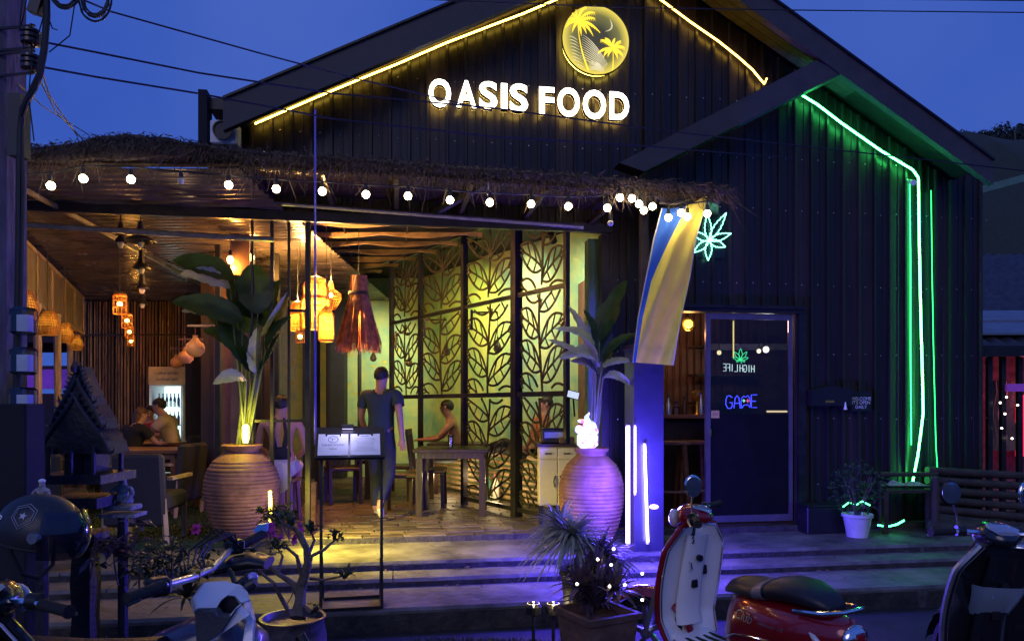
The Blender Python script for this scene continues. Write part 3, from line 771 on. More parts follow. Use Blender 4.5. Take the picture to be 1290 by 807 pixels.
for px, Yp in ((47,8.6),(72,9.6),(88,11.6)):
    m = MB(); c = P(px,0,Yp); m.tube([(c.x,c.y,FL),(c.x+.01,c.y,1.6),(c.x,c.y,2.83)], [.045,.042,.045], 8); o = m.build('bamboo_post', M['bamboo_lt'], parent=sw, smooth=True)
m = MB(); m.bar(along(-.25,1.05)+Vector((.0,0,0)), along(1.02,1.05), .22,.04); m.build('shelf_rail', M['mwood'], parent=sw)
m = MB(); m.loft([[along(-.3,FL), along(-.3,1.0), along(-.3,1.0)+Vector((-.04,0,0)), along(-.3,FL)+Vector((-.04,0,0))],[along(1.02,FL), along(1.02,1.0), along(1.02,1.0)+Vector((-.04,0,0)), along(1.02,FL)+Vector((-.04,0,0))]]); m.build('low_wall', M['flatblack'], parent=sw)
# neighbour to the left seen through the open side
nb = thing('neighbour_shed', 'dark neighbouring shed with a purple lit fascia seen past the left side', 'shed', (-11, 16, 0))
m = MB(); m.box(-14,-7.6,16,16.3,0,1.9); m.build('wall', M['flatblack'], parent=nb)
m = MB(); m.box(-14,-7.8,15.9,16.0,2.0,2.42); m.build('fascia', M['purple'], parent=nb)
m = MB(); m.box(-14,-7.8,15.95,19,2.43,2.5); m.build('roof', M['flatblack'], parent=nb)
m = MB(); m.loft([[(-14,15.9,3.0),(-9.5,15.9,3.0),(-9.5,19,3.0),(-14,19,3.0)],[(-13.5,15.9,3.3),(-10.4,15.9,3.6),(-10.4,19,3.6),(-13.5,19,3.3)]]); m.build('upper_roof', M['flatblack'], parent=nb)
lamp('purple_light', nb, (-10.2,15.2,2.2), 9, (0.45,0.12,1.0), 0.1)
# solid side wall further out so the seating area has an end
# partition between the seating area and the dining room
pt = thing('dark_partition', 'dark post and board partition between the green turf seating and the dining room', 'partition', (-3.4, 9.5, FL))
random.seed(31)
for (px, Y, w, z1, mt) in ((246,12.2,.30,3.5,'flatblack'),(266,12.0,.2,3.5,'flatblack'),(262,9.4,.16,3.5,'dwood'),(281,9.0,.20,3.5,'brownpanel'),(303,8.0,.19,3.5,'brownpanel'),(296,9.6,.12,3.5,'flatblack'),(322,9.9,.16,3.6,'flatblack'),(338,10.6,.10,3.6,'dwood'),(312,11.2,.13,3.6,'dwood'),(331,12.4,.2,3.6,'flatblack'),(286,11.6,.16,3.6,'flatblack')):
    c = P(px,0,Y); m = MB(); m.cbox((c.x,c.y,(FL+z1)/2),(w,.05,z1-FL),rz=TH); m.build('board', M[mt], parent=pt)
for (px, Y) in ((275,8.6),(258,10.5),(349,9.2),(318,8.9)):
    c = P(px,0,Y); m = MB(); m.cbox((c.x,c.y,(FL+3.6)/2),(.06,.06,3.6-FL)); m.build('post', M['steel'], parent=pt)
for (px, Y, mt) in ((286,9.3,'bamboo_lt'),(300,10.2,'bamboo'),(308,9.5,'bamboo_lt'),(318,10.5,'bamboo'),(270,10.9,'bamboo')):
    c = P(px,0,Y); m = MB(); m.tube([(c.x,c.y,FL),(c.x,c.y,2.9)], .018, 6); m.build('bamboo_stake', M[mt], parent=pt)
# side board closing the sky behind the partition
m = MB(); m.box(P(232,0,13.3).x, P(350,0,13.3).x, 13.22, 13.26, FL, 3.9); m.build('end_board', M['flatblack'], parent=pt)

# ================================================================== DINING ROOM
# mural wall at the back and green wall on the right
rw = thing('green_wall', 'rough green painted wall with washed light behind the leaf screens', 'wall', (0.5, 10, FL))
R0, Rd = Vector((1.9,7.9,0)), Vector((-.552,.834,0))
m = MB(); e0 = R0+Rd*1.15; e1 = R0+Rd*6.8
m.loft([[e0+Vector((0,0,FL-.05)), e0+Vector((0,0,3.92)), e0+Vector((.08,.05,3.92)), e0+Vector((.08,.05,FL-.05))],[e1+Vector((0,0,FL-.05)), e1+Vector((0,0,3.92)), e1+Vector((.08,.05,3.92)), e1+Vector((.08,.05,FL-.05))]])
m.build('plaster', M['mural'], parent=rw)
mw = thing('mural_wall', 'green and yellow mottled mural wall at the back of the dining room', 'wall', (-3, 13.2, FL))
m = MB(); m.box(P(345,0,13.2).x, -1.5, 13.2, 13.28, FL-.05, 3.92); m.build('plaster', M['mural'], parent=mw)
random.seed(8)
for k in range(70):      # brush-like painted leaves standing proud as thick paint
    x = ru(-4.1,-2.0); z = ru(.6,3.3); a = ru(0,2*PI); l = ru(.06,.16); m_ = MB()
    d = Vector((math.cos(a),0,math.sin(a))); n_ = Vector((-math.sin(a),0,math.cos(a))); c = Vector((x,13.195,z))
    m_.add([c, c+d*l*.5+n_*l*.18, c+d*l, c+d*l*.5-n_*l*.18],[(0,1,2,3)])
    if k == 0: col = MB()
    col.v += []; col.add([p for p in m_.v], m_.f)
col.build('painted_leaves', mat('mustard_paint', (0.42,0.36,0.05), 0.8), parent=mw, kind='stuff')
m = MB(); c = P(392,0,13.0); m.box(c.x-.12, c.x+.12, 12.9, 13.15, FL, 3.9); m.build('pillar', M['flatblack'], parent=mw)
m = MB(); c = P(424,0,13.0); m.box(c.x-.16, c.x+.16, 12.9, 13.15, FL, 3.9); m.build('pillar', M['flatblack'], parent=mw)

# steel frame with leaf-cut screens
SC0 = Vector((.05,8.4,0)); SD = Vector((-.552,.834,0)); SN = Vector((.834,.552,0))
def sp_(t, z, off=0): q = SC0 + SD*t + SN*off; return Vector((q.x, q.y, z))
fr = thing('leaf_screen', 'dark steel framed screen wall cut with big leaf patterns in the dining room', 'screen', tuple(sp_(1.2,FL)))
posts = [(-0.93,.05),(0.0,.10),(1.19,.07),(2.43,.06),(3.41,.06),(4.7,.05)]
for t, w in posts:
    m = MB(); m.cbox(sp_(t,(FL+3.86)/2), (w,w,3.86-FL), rz=math.atan2(SD.y,SD.x)); m.build('post', M['steel'], parent=fr)
m = MB(); m.bar(sp_(-1.0,3.88), sp_(6.0,3.88), .14,.10); m.build('top_beam', M['steel'], parent=fr)
random.seed(5)
def leaf_panel(t0, t1, z0, z1, seed):
    random.seed(seed)
    w = t1-t0; h = z1-z0; m = MB()
    def pt_(u, v): return sp_(t0+u, z0+v)
    segs = []
    def inb(p): return -0.001 <= p[0] <= w+.001 and -.001 <= p[1] <= h+.001
    def leaf(bx, by, ang, L, Wd):
        d = (math.cos(ang), math.sin(ang)); n = (-d[1], d[0]); bend = ru(-.12,.12)*L
        def q(a, b): return (bx+d[0]*a*L+n[0]*(b*Wd+bend*4*a*(1-a)*.5), by+d[1]*a*L+n[1]*(b*Wd+bend*4*a*(1-a)*.5))
        segs.append(([q(k/10,0) for k in range(11)], .016))
        for sgn in (-1,1):
            segs.append(([q(k/12, sgn*math.sin(PI*(k/12)**.8)*.98) for k in range(13)], .013))
            for k in range(1,8):
                a = k/8; prof = math.sin(PI*min(1,(a+.1))**.8)
                segs.append(([q(a+.10*j/4, sgn*prof*j/4) for j in range(5)], .010))
    def curve(pts, wd): segs.append((pts, wd))
    ncol = 1; pitch = w/ncol; big = 1.0 if pitch < .6 else 1.35
    for c_i in range(ncol):
        ph = ru(0,6)
        def stx(y, c_i=c_i, ph=ph): return (c_i+.5)*pitch + .035*math.sin(y*3.2+ph)
        curve([(stx(-.1+(h+.2)*k/24), -.1+(h+.2)*k/24) for k in range(25)], .026)
        for side in (-1, 1):
            y = -.35+ru(0,.1)+(.1 if side > 0 else 0)
            while y < h+.1:
                rise = ru(.26,.34); bx, by = stx(y), y; ex, ey = (c_i+.5)*pitch+side*pitch*.52, y+rise
                def mid(a, bx=bx, by=by, ex=ex, ey=ey): return (bx+(ex-bx)*a, by+(ey-by)*a**.75)
                curve([mid(k/10) for k in range(11)], .020)
                Wd = .115*big
                for sg in (1,-1):
                    curve([(mid(k/10)[0], mid(k/10)[1]+sg*Wd*math.sin(PI*(k/10)**.85)) for k in range(11)], .022)
                    for k in (3,5.5,8):
                        a0 = k/10-.08; a1 = k/10+.06; m0 = mid(a0); m1 = mid(a1)
                        curve([m0, (m1[0], m1[1]+sg*Wd*math.sin(PI*a1**.85))], .013)
                y += .285*big
    for pts, wd in segs:
        for a, b in zip(pts, pts[1:]):
            if inb(a) and inb(b):
                p, q = pt_(*a), pt_(*b); e = (q-p)
                if e.length < 1e-4: continue
                s_ = SN.cross(e.normalized())*wd*.62; e2 = e.normalized()*wd*.25
                o_ = SN*.004
                v = [p-e2-s_-o_, q+e2-s_-o_, q+e2+s_-o_, p-e2+s_-o_, p-e2-s_+o_, q+e2-s_+o_, q+e2+s_+o_, p-e2+s_+o_]
                m.add(v, [(0,1,2,3),(7,6,5,4),(0,4,5,1),(2,6,7,3)])
    return m.build('leaf_panel', M['leafscreen'], parent=fr, kind='stuff')
def rail(t0, t1, z, w=.05):
    m = MB(); m.bar(sp_(t0,z), sp_(t1,z), w, w); m.build('rail', M['steel'], parent=fr)
for i, (a, b) in enumerate(((-0.9,-.05),(.04,1.155),(1.225,2.40),(2.46,3.38))):
    leaf_panel(a, b, 2.92, 3.80, 10+i); leaf_panel(a, b, 1.80, 2.86, 20+i)
    rail(a, b, 2.89, .045); rail(a, b, 1.77, .055); rail(a, b, 3.82, .035)
    if i < 2: leaf_panel(a, b, .50, 1.74, 30+i); rail(a, b, .47, .05)
# hooks with unlit pendant bulbs on the posts, and track spots
def wall_hook(px, py, t, name_lbl):
    p = sp_(t, 0); Y = p.y; z = P(px, py, Y).z; xx = P(px, py, Y).x
    o = thing('hook_lamp', name_lbl, 'wall lamp', (xx, Y-.02, z), group='unlit teardrop lamps on hooks of the screen posts')
    m = MB(); a = Vector((p.x, Y-.03, z+.42)); b = Vector((xx, Y-.05, z+.42))
    m.bar(a, b, .02); m.tube([b, b+Vector((0,0,-.32))], .004, 5); m.bar(a+Vector((0,0,.03)), a+Vector((0,0,-.22)), .03); m.build('bracket', M['steel'], parent=o)
    m = MB(); c = Vector((xx, Y-.05, z)); m.lathe([(.006,.12),(.012,.09),(.018,.05),(.04,.01),(.055,-.03),(.045,-.065),(.02,-.08),(.001,-.083)], c, 14); m.build('glass_shade', mat('smoky_glass', (0.10,0.09,0.07), 0.15), parent=o, smooth=True)
    return o
wall_hook(627,436,1.0,'first unlit teardrop lamp hanging left of the big black post')
wall_hook(563,441,2.3,'second teardrop lamp hanging before the yellow lit leaf screen')
wall_hook(516,455,3.25,'third teardrop lamp hanging at the narrow screen post')
wall_hook(471,449,4.0,'teardrop lamp hanging above the walking man')
def spot(px, py, t, target, lbl, col=(0.85,1.0,0.32), pw=60, sp=104):
    p = sp_(t,0,.25); c = Vector((p.x,p.y,P(px,py,p.y).z))
    o = thing('track_spot', lbl, 'spotlight', tuple(c), group='black track spots under the beam')
    d = (Vector(target)-c).normalized()
    m = MB(); m.tube([c-d*.09, c+d*.05], [.035,.045], 10); m.build('head', M['black'], parent=o)
    m = MB(); m.tube([c, c+Vector((0,0,.22))], .012, 6); m.bar(c+Vector((-.12,0,.1)), c+Vector((.12,0,.1)), .02); m.build('arm', M['black'], parent=o)
    l = lamp('spot_light', o, c+d*.08, pw, col, .03, 'SPOT', spot=sp, blend=1.0); aim(l, target, c)
    return o
spot(690,300,-.35,tuple(R0+Rd*1.9+Vector((0,0,2.7))),'track spot throwing pale light on the wall behind the first leaf screen', (1.0,0.97,0.62), 200)
spot(580,312,1.3,tuple(R0+Rd*3.1+Vector((0,0,2.9))),'track spot behind the second leaf screen', (1.0,0.97,0.60), 240)
spot(535,322,2.2,tuple(R0+Rd*4.6+Vector((0,0,2.6))),'track spot making the yellow light behind the third leaf screen', (1.0,0.80,0.12), 300)
spot(487,385,3.9,(-2.6,13.1,2.2),'track spot at the last post lighting the mural wall', (0.95,1.0,0.6), 190)
# ceiling fabric strips
cf = thing('ceiling_cloth', 'amber cloth strips looped across wires below the dark dining room ceiling', 'ceiling drape', (-2.5, 10, 3.75))
def beamx(Y): return SC0.x + SD.x*((Y-SC0.y)/SD.y)
random.seed(12)
for k in range(11):
    Y = 7.75 + k*0.5; x1 = beamx(Y+.2)-.05; x0 = -2.9-.25*(Y-7.5)
    nseg_ = 40
    def fn(u, v, Y=Y, x0=x0, x1=x1, k=k):
        x = x0+(x1-x0)*u; sag = 0.05*abs(math.sin((x*3.3+k)*1.0))
        return (x, Y + .27*(1-v), 3.76 - sag*v - .085*v - .02*math.sin(PI*v))
    m = MB(); m.grid(fn, nseg_, 6); m.build('cloth_strip', M['fabric'], parent=cf, smooth=60)
for q_ in range(4):
    m = MB(); xx = -3.3+.75*q_; m.tube([(xx,7.6,3.74),(xx-.9,13,3.74)], .008, 5); m.build('wire', M['steel'], parent=cf)
# ================================================================== LAMPS
def wire(par, top, bot):
    m = MB(); m.tube([top, bot], .004, 4); m.build('cord', M['cable'], parent=par)
inner_bulb = glow('amber_bulb', (1.0,0.62,0.16), 14)
def weave(par, prof, c, n=22, r=.004, mt=None, rings=5, name='rattan_cage'):
    m = MB(); c = Vector(c)
    def at(v):
        k = v*(len(prof)-1); i = min(int(k), len(prof)-2); f = k-i
        return (prof[i][0]+(prof[i+1][0]-prof[i][0])*f, prof[i][1]+(prof[i+1][1]-prof[i][1])*f)
    for k in range(n):
        t = 2*PI*k/n; m.tube([c+Vector((a*math.cos(t), a*math.sin(t), z)) for a, z in prof], r, 4, cap=False)
    for j in range(rings+1):
        a, z = at(j/rings); m.tube([c+Vector((a*math.cos(2*PI*k/24), a*math.sin(2*PI*k/24), z)) for k in range(25)], r*1.2, 4, cap=False)
    return m.build(name, mt or M['rattan'], parent=par)
def pendant(px, py, Y, w, h, lbl, grp, kind, pw, topz=3.5, col=AMB):
    c = P(px, py, Y); o = thing('pendant_lamp', lbl, 'pendant lamp', tuple(c), group=grp)
    if kind == 'hex': prof = [(w*.25,h*.5),(w*.5,-h*.15),(w*.36,-h*.5)]; n, rg = 26, 12
    elif kind == 'cage': prof = [(w*.42,h*.5),(w*.5,h*.4),(w*.5,-h*.5)]; n, rg = 10, 5
    elif kind == 'tall': prof = [(.02,h*.5),(w*.32,h*.44),(w*.44,h*.3),(w*.44,h*.12),(w*.5,h*.05),(w*.5,-h*.5)]; n, rg = 34, 26
    elif kind == 'star': prof = [(.02,h*.5),(w*.16,h*.22),(w*.5,h*.05),(w*.5,-h*.12),(w*.22,-h*.5)]; n, rg = 20, 10
    elif kind == 'bottle': prof = [(.02,h*.5),(w*.25,h*.42),(w*.5,h*.25),(w*.5,-h*.45),(w*.42,-h*.5)]; n, rg = 26, 18
    weave(o, prof, c, n, .0042 if kind in('hex','cage') else .0035, rings=rg)
    m = MB(); m.ball(c, .028 if kind!='hex' else .034, 10); m.build('bulb', inner_bulb, parent=o, smooth=True)
    if kind in ('tall','bottle','hex'):
        m = MB(); m.lathe([(a*.93,z) for a, z in prof], c, 20); m.build('paper_lining', mat('amber_paper', (0.8,0.5,0.14), 0.8, tl=0.8, scale=25, var=.35), parent=o, smooth=True)
    wire(o, c+Vector((0,0,topz-c.z)), c+Vector((0,0,h*.45)))
    if kind in ('star','tall'): lamp('added_cloth_light', o, c+Vector((0,0,h*.5+.04)), 75, (1.0,.55,.18), .03)  # extra light added above the shade to brighten the ceiling cloth
    lamp('lamp_light', o, c-Vector((0,0,.0)), pw*(20 if kind in ('tall','bottle','star') else 26 if kind == 'hex' else 6), col, .03)
    return o
g1 = 'woven rattan pendants along the left side'
pendant(60,407,8.2,.25,.25,'largest woven hexagonal rattan lamp in the left row','', 'hex', 7) if False else None
pendant(31,384,6.9,.24,.26,'nearest rattan lamp half hidden behind the utility pole',g1,'hex',5)
pendant(60,407,8.2,.25,.26,'rattan lamp nearest beside the bamboo post, second from the pole',g1,'hex',8)
pendant(81,419,9.8,.24,.25,'middle rattan lamp of the row above the bamboo posts',g1,'hex',8)
pendant(95,431,11.6,.24,.24,'smallest farthest rattan lamp of the left row',g1,'hex',9)
g2 = 'small cage lamps before the bamboo wall'
pendant(151,383,8.2,.14,.22,'largest cage lamp hanging highest before the bamboo wall',g2,'cage',9)
pendant(160,404,9.8,.13,.19,'second cage lamp below the largest one',g2,'cage',7)
pendant(163,418,11,.12,.17,'third cage lamp in the descending row',g2,'cage',6)
pendant(165,430,12.3,.11,.16,'lowest farthest cage lamp close to the bamboo wall',g2,'cage',8)
g3 = 'cluster of wicker lamps in the dining room'
pendant(398,381,8.6,.33,.62,'tall bell-shaped yellow wicker lamp',g3,'tall',16, 3.8)
pendant(375,398,8.9,.18,.36,'narrow wicker lamp left behind the tall bell one',g3,'tall',5,3.8)
pendant(417,372,8.8,.24,.33,'open star-shaped wicker lamp with visible bulb',g3,'star',9,3.8)
pendant(411,408,8.4,.18,.40,'bottle-shaped wicker lamp under the star-shaped one',g3,'bottle',7,3.8)
pendant(378,424,8.4,.10,.13,'tiny wicker basket lamp lowest in the cluster',g3,'cage',2,3.8)
# straw skirt lamp
c = P(452,390,8.7); so = thing('straw_lamp', 'orange lamp with a long flared straw skirt like a broom', 'pendant lamp', tuple(c))
random.seed(4)
m = MB(); m2 = MB()
for k in range(620):
    a = ru(0,2*PI); r0 = .095*ru(.85,1); r1 = .26*ru(.72,1.05); zt = .38+ru(-.02,.02); zb = -.42+ru(-.10,.05); am = a+ru(-.12,.12)
    p0 = c+Vector((r0*math.cos(a),r0*math.sin(a),zt)); p1 = c+Vector((r0*1.15*math.cos(a),r0*1.15*math.sin(a),.18)); p2 = c+Vector((r1*math.cos(am),r1*math.sin(am),zb))
    (m if k%3 else m2).tube([p0,p1,p2],[.004,.005,.003],3,cap=False)
m.build('straw_skirt', mat('orange_straw', (0.80,0.40,0.17), 0.8, tl=.5, var=.4, scale=14), parent=so, kind='stuff')
m2.build('straw_skirt', mat('brown_straw', (0.55,0.22,0.10), 0.8, tl=.4, var=.4, scale=14), parent=so, kind='stuff')
m = MB(); m.lathe([(.115,.17),(.125,.18),(.125,.20),(.115,.21)], c, 20); m.build('binding', M['dwood'], parent=so)
m = MB(); m.ball(c+Vector((0,0,.07)), .035, 10); m.build('bulb', inner_bulb, parent=so)
wire(so, c+Vector((0,0,.95)), c+Vector((0,0,.35)))
lamp('lamp_light', so, c+Vector((0,0,.0)), 130, (1.0,.36,.06), .04)
# bare filament bulbs
for (px,py,Y,lbl) in ((290,327,7.9,'bare filament bulb hanging before the brown partition board'),(317,324,8.6,'bare filament bulb beside the dark steel bars')):
    c = P(px,py,Y); o = thing('bare_bulb', lbl, 'bulb', tuple(c)); m = MB(); m.ball(c,.035,10,sq=(1,1,1.25)); m.build('bulb', inner_bulb, parent=o, smooth=True)
    m = MB(); m.tube([c+Vector((0,0,.04)),c+Vector((0,0,.10))],.016,6); m.build('socket', M['black'], parent=o); wire(o, Vector((c.x,c.y,3.5)), c+Vector((0,0,.1)))
    lamp('lamp_light', o, c-Vector((0,0,.07)), 30, AMB, .03)
# old black fan / hanging black dish lamps
for i, (px, py, Y, w, lbl) in enumerate(((177,302,7.0,.28,'first black dish lamp of the hanging stack under the plastic roof'),(178,336,7.6,.18,'second black dish lamp lower in the dark hanging row'),(179,362,8.4,.16,'third black dish lamp near the back of the dark hanging row'),(179,381,9.4,.14,'farthest small black dish lamp of the dark hanging row'),(152,303,7.2,.12,'small black dish lamp beside the largest one'))):
    c = P(px,py,Y); o = thing('dish_lamp', lbl, 'hanging lamp', tuple(c), group='unlit black dish lamps under the plastic roof')
    m = MB(); m.lathe([(.02,.05),(w*.2,.04),(w*.5,-.01),(w*.5,-.02),(w*.2,.02)], c, 18); m.build('shade', M['steel'], parent=o, smooth=True)
    m = MB(); m.lathe([(.02,-.0),(.035,-.03),(.02,-.07)], c, 8); m.build('bulb', bulb_off, parent=o)
    m = MB(); m.tube([Vector((c.x,c.y,3.5)), c+Vector((0,0,.16))], .006, 5); m.tube([c+Vector((0,0,.17)), c+Vector((0,0,.04))], [.02,.04], 8); m.build('stem', M['steel'], parent=o)
# calabash lanterns
for i, (px, py, Y, r, lbl) in enumerate(((246,438,7.6,.095,'largest tan gourd lantern hanging before the fridge'),(234,449,8.6,.085,'middle tan gourd lantern behind the largest gourd'),(222,456,9.6,.075,'smallest tan gourd lantern over the fridge sign'))):
    c = P(px,py,Y); o = thing('gourd_lantern', lbl, 'lantern', tuple(c), group='tan gourd lanterns on brackets')
    m = MB(); m.lathe([(.001,-r),(r*.55,-r*.9),(r*.95,-r*.4),(r,0),(r*.85,r*.45),(r*.4,r*.85),(r*.22,r*1.2),(r*.3,r*1.35)], c, 18); m.build('gourd', mat('gourd_skin', (0.6,0.27,0.10), 0.5, var=.15), parent=o, smooth=True)
    m = MB(); m.tube([c+Vector((0,0,r*1.2)), c+Vector((0,0,r*2.4))],.004,4); m.bar(c+Vector((-.08,0,r*2.4)), c+Vector((.2,.0,r*2.4)), .02); m.build('bracket', M['mwood'], parent=o)
    lamp('lamp_light', o, c+Vector((-.12,-.35,.25)), 4, (1.0,.6,.3), .05) if i == 0 else None

# ================================================================== FURNITURE
def make_table(x, y, w, d, z, mt, lbl, leg=.06, rz=0.0, group=None):
    o = thing('table', lbl, 'table', (x,y,FL), group=group); 
    m = MB(); m.cbox((x,y,z-.02),(w,d,.04),ch=.006); m.build('tabletop', mt, parent=o)
    m = MB(); m.cbox((x,y,z-.075),(w-.1,d-.1,.07)); m.build('apron', mt, parent=o)
    for i in (-1,1):
        for j in (-1,1):
            m = MB(); m.cbox((x+i*(w/2-leg),y+j*(d/2-leg),(FL+z-.11)/2),(leg,leg,z-.11-FL)); m.build('leg', mt, parent=o)
    o.rotation_euler.z = rz; return o
def make_chair(x, y, rz, mt, lbl, group, back=.95, slats=True, legm=None):
    """local: sitter looks along +y"""
    o = thing('chair', lbl, 'chair', (0,0,0), group=group); legm = legm or mt
    m = MB(); m.cbox((0,0,.45),(.43,.43,.05),ch=.012); m.build('seat', mt, parent=o)
    for i in (-1,1):
        m = MB(); m.bar((i*.19,.19,0),(i*.19,.18,.425),.04); m.build('leg', legm, parent=o)
        m = MB(); m.bar((i*.19,-.21,0),(i*.19,-.2,.45),.04); m.bar((i*.19,-.2,.45),(i*.19,-.26,back),.04,.03); m.build('leg', legm, parent=o)
    if slats:
        for k in range(4):
            m = MB(); xx=-.13+k*.087; m.bar((xx,-.2,.5),(xx,-.255,back-.05),.035,.015); m.build('slat', mt, parent=o)
        m = MB(); m.bar((-.2,-.26,back-.02),(.2,-.26,back-.02),.03,.08); m.build('top_rail', mt, parent=o)
    else:
        m = MB(); m.grid(lambda u,v:(-.21+.42*u,-.20-.06*v-.03*math.sin(PI*u)+0,.44+(back-.44)*v),6,4); m.grid(lambda u,v:(.21-.42*u,-.23-.06*v-.03*math.sin(PI*u)+0,.44+(back-.44)*v),6,4)
        m.loft([[(-.21,-.20,.44),(-.21,-.26,back),(-.21,-.29,back),(-.21,-.23,.44)],[(.21,-.20,.44),(.21,-.26,back),(.21,-.29,back),(.21,-.23,.44)]]); m.build('backrest', mt, parent=o)
    o.location = (x,y,FL); o.rotation_euler.z = rz; return o
gT = 'wooden tables'
make_table(P(168,0,11.0).x,11.0,1.7,.8,1.11,M['mwood'],'brown wooden table with the group of three guests',group='brown tables on the green turf')
make_table(P(170,0,8.9).x,8.9,1.35,.75,1.13,M['mwood'],'empty brown wooden table nearer than the occupied one, lamp glare on top',group='brown tables on the green turf')
make_table(P(64,0,8.6).x,8.8,.9,.6,1.12,M['mwood'],'small brown table beside the left bamboo posts',group='brown tables on the green turf')
ch0 = None
gC = 'grey upholstered chairs of the turf seating area'
def soft_chair(px, Y, rz, lbl, w=.52):
    o = thing('armchair', lbl, 'chair', (0,0,0), group=gC)
    m = MB(); m.cbox((0,0,.38),(w,.5,.16),ch=.03); m.build('seat', M['chair'], parent=o)
    m = MB(); m.cbox((0,-.27,.50),(w,.09,.66),rx=.10,ch=.025); m.build('backrest', M['chair'], parent=o)
    for i in (-1,1):
        m = MB(); m.bar((i*(w/2-.02),.2,0),(i*(w/2-.02),.2,.42),.04); m.build('leg', M['bamboo_lt'], parent=o)
        m = MB(); m.bar((i*(w/2-.0),-.24,0),(i*(w/2-.02),-.26,.42),.04); m.build('leg', M['bamboo_lt'], parent=o)
        m = MB(); m.bar((i*(w/2+.02),-.22,.6),(i*(w/2+.02),.24,.6),.05,.03); m.build('armrest', M['bamboo_lt'], parent=o)
    o.location = (P(px,0,Y).x, Y, FL); o.rotation_euler.z = rz; return o
soft_chair(186,6.95,.03,'nearest grey armchair seen from behind, standing at the turf edge',.56)
soft_chair(214,8.6,1.4,'grey armchair beside the empty brown table, near the fridge aisle',.5)
soft_chair(62,7.0,.1,'grey armchair at the far left behind the dark shrine',.5)
soft_chair(226,10.9,1.45,'grey armchair under the man in the khaki shirt',.5)
soft_chair(158,10.0,-.2,'grey armchair of the brown-haired guest',.5)
gD = 'dark wooden dining chairs'
make_table(-.70,8.72,.86,.72,1.15,M['dwood'],'dark wooden dining table holding a glass of iced drink',.07)
make_table(-.75,10.3,.8,.7,1.13,M['dwood'],'dark table behind the screen posts with a guest leaning on it',.06)
make_chair(-1.28,8.75,-PI/2,M['dwood'],'dark slatted chair pushed to the left of the glass-topped table',gD)
make_chair(-1.05,9.35,-PI/2,M['dwood'],'dark slatted chair behind the table, half hidden',gD)
make_chair(-1.0,8.2,-PI/2+.2,M['dwood'],'dark slatted chair nearest to the big black screen post',gD) if False else None
make_chair(-1.55,9.9,-PI/2,M['dwood'],'dark slatted chair in front of the walking man',gD)
make_chair(-2.2,9.6,.4,M['dwood'],'dark slatted chair behind the menu stand',gD)
make_chair(-2.0,10.8,-.3,M['dwood'],'dark slatted chair deep in the dining room',gD)
make_table(-2.3,10.3,.8,.7,1.13,M['dwood'],'dark dining table deep behind the walking man',.06)
# glass on the table
c = Vector((-.72,8.66,1.15)); gl = thing('drinking_glass', 'tall glass of iced pale drink on the dark dining table', 'glass', tuple(c))
m = MB(); m.lathe([(.028,.002),(.036,.16),(.033,.16),(.026,.008)], c, 14); m.build('tumbler', M['glassy'], parent=gl, smooth=True)
m = MB(); m.lathe([(.001,.01),(.025,.01),(.031,.12),(.001,.12)], c, 14); m.build('drink', mat('milky_drink', (0.6,0.55,0.45), 0.4), parent=gl, smooth=True)
# bamboo bench along the green wall with warm light behind the slats
bb = thing('bamboo_bench', 'low bamboo slat bench along the green wall lit warm from beneath', 'bench', (0.3,9.6,FL))
for k in range(7):
    m = MB(); off = 0.62; z = FL+.06+k*.075
    m.tube([sp_(.2,z,off), sp_(3.2,z,off)], .026, 8); m.build('bamboo_slat', M['bamboo_lt'], parent=bb)
for k in range(5):
    m = MB(); m.tube([sp_(.2,FL+.60,off+.06+k*.09), sp_(3.2,FL+.60,off+.06+k*.09)], .035, 8); m.build('bamboo_slat', M['bamboo_lt'], parent=bb)
lamp('bench_light', bb, sp_(.9,FL+.35,off-.35), 10, (1.0,.72,.35), .05); lamp('bench_light', bb, sp_(2.2,FL+.3,off-.3), 9, (1.0,.72,.35), .05)
# thermos bottles beneath
for k, (t, colr, lbl) in enumerate(((1.35,(.10,.35,.30),'teal bottle standing on the floor under the dining table'),(1.15,(.75,.72,.7),'white bottle with pink cap under the dining table'))):
    c = sp_(t,FL,.45); o = thing('bottle', lbl, 'bottle', tuple(c)); m = MB(); m.lathe([(.04,0),(.045,.02),(.045,.24),(.02,.30),(.02,.33)], c, 12); m.build('body', mat('bottle_%d'%k, colr, .3), parent=o, smooth=True)
    m = MB(); m.lathe([(.022,.33),(.022,.37),(.001,.37)], c, 10); m.build('cap', mat('cap_%d'%k, (.6,.08,.2) if k else (.05,.05,.05), .4), parent=o)
# cream cabinet
x0, x1 = P(679,0,7.55).x, P(726,0,7.55).x
cb = thing('cabinet', 'cream cabinet on short legs with two drawers and two doors', 'cabinet', (x0,7.6,FL))
m = MB(); m.cbox(((x0+x1)/2,7.8,.92),(x1-x0,.45,.60)); m.build('carcass', M['cream'], parent=cb)
m = MB(); m.cbox(((x0+x1)/2,7.79,1.235),(x1-x0+.03,.48,.03)); m.build('worktop', M['dwood'], parent=cb)
w_ = (x1-x0)/2
for i in range(2):
    xc = x0+w_*(i+.5)
    m = MB(); m.cbox((xc,7.565,1.155),(w_-.008,.02,.11),ch=.004); d_ = m.build('drawer', M['cream'], parent=cb)
    m = MB(); m.cbox((xc,7.548,1.155),(.07,.012,.014)); m.build('handle', M['black'], parent=d_)
    m = MB(); m.cbox((xc,7.565,.86),(w_-.008,.02,.46),ch=.004); d_ = m.build('door', M['cream'], parent=cb)
    m = MB(); m.tube([(xc+(.07 if i==0 else -.07),7.552,.93),(xc+(.055 if i==0 else -.055),7.54,.87),(xc+(.07 if i==0 else -.07),7.552,.81)],.006,6); m.build('handle', M['black'], parent=d_)
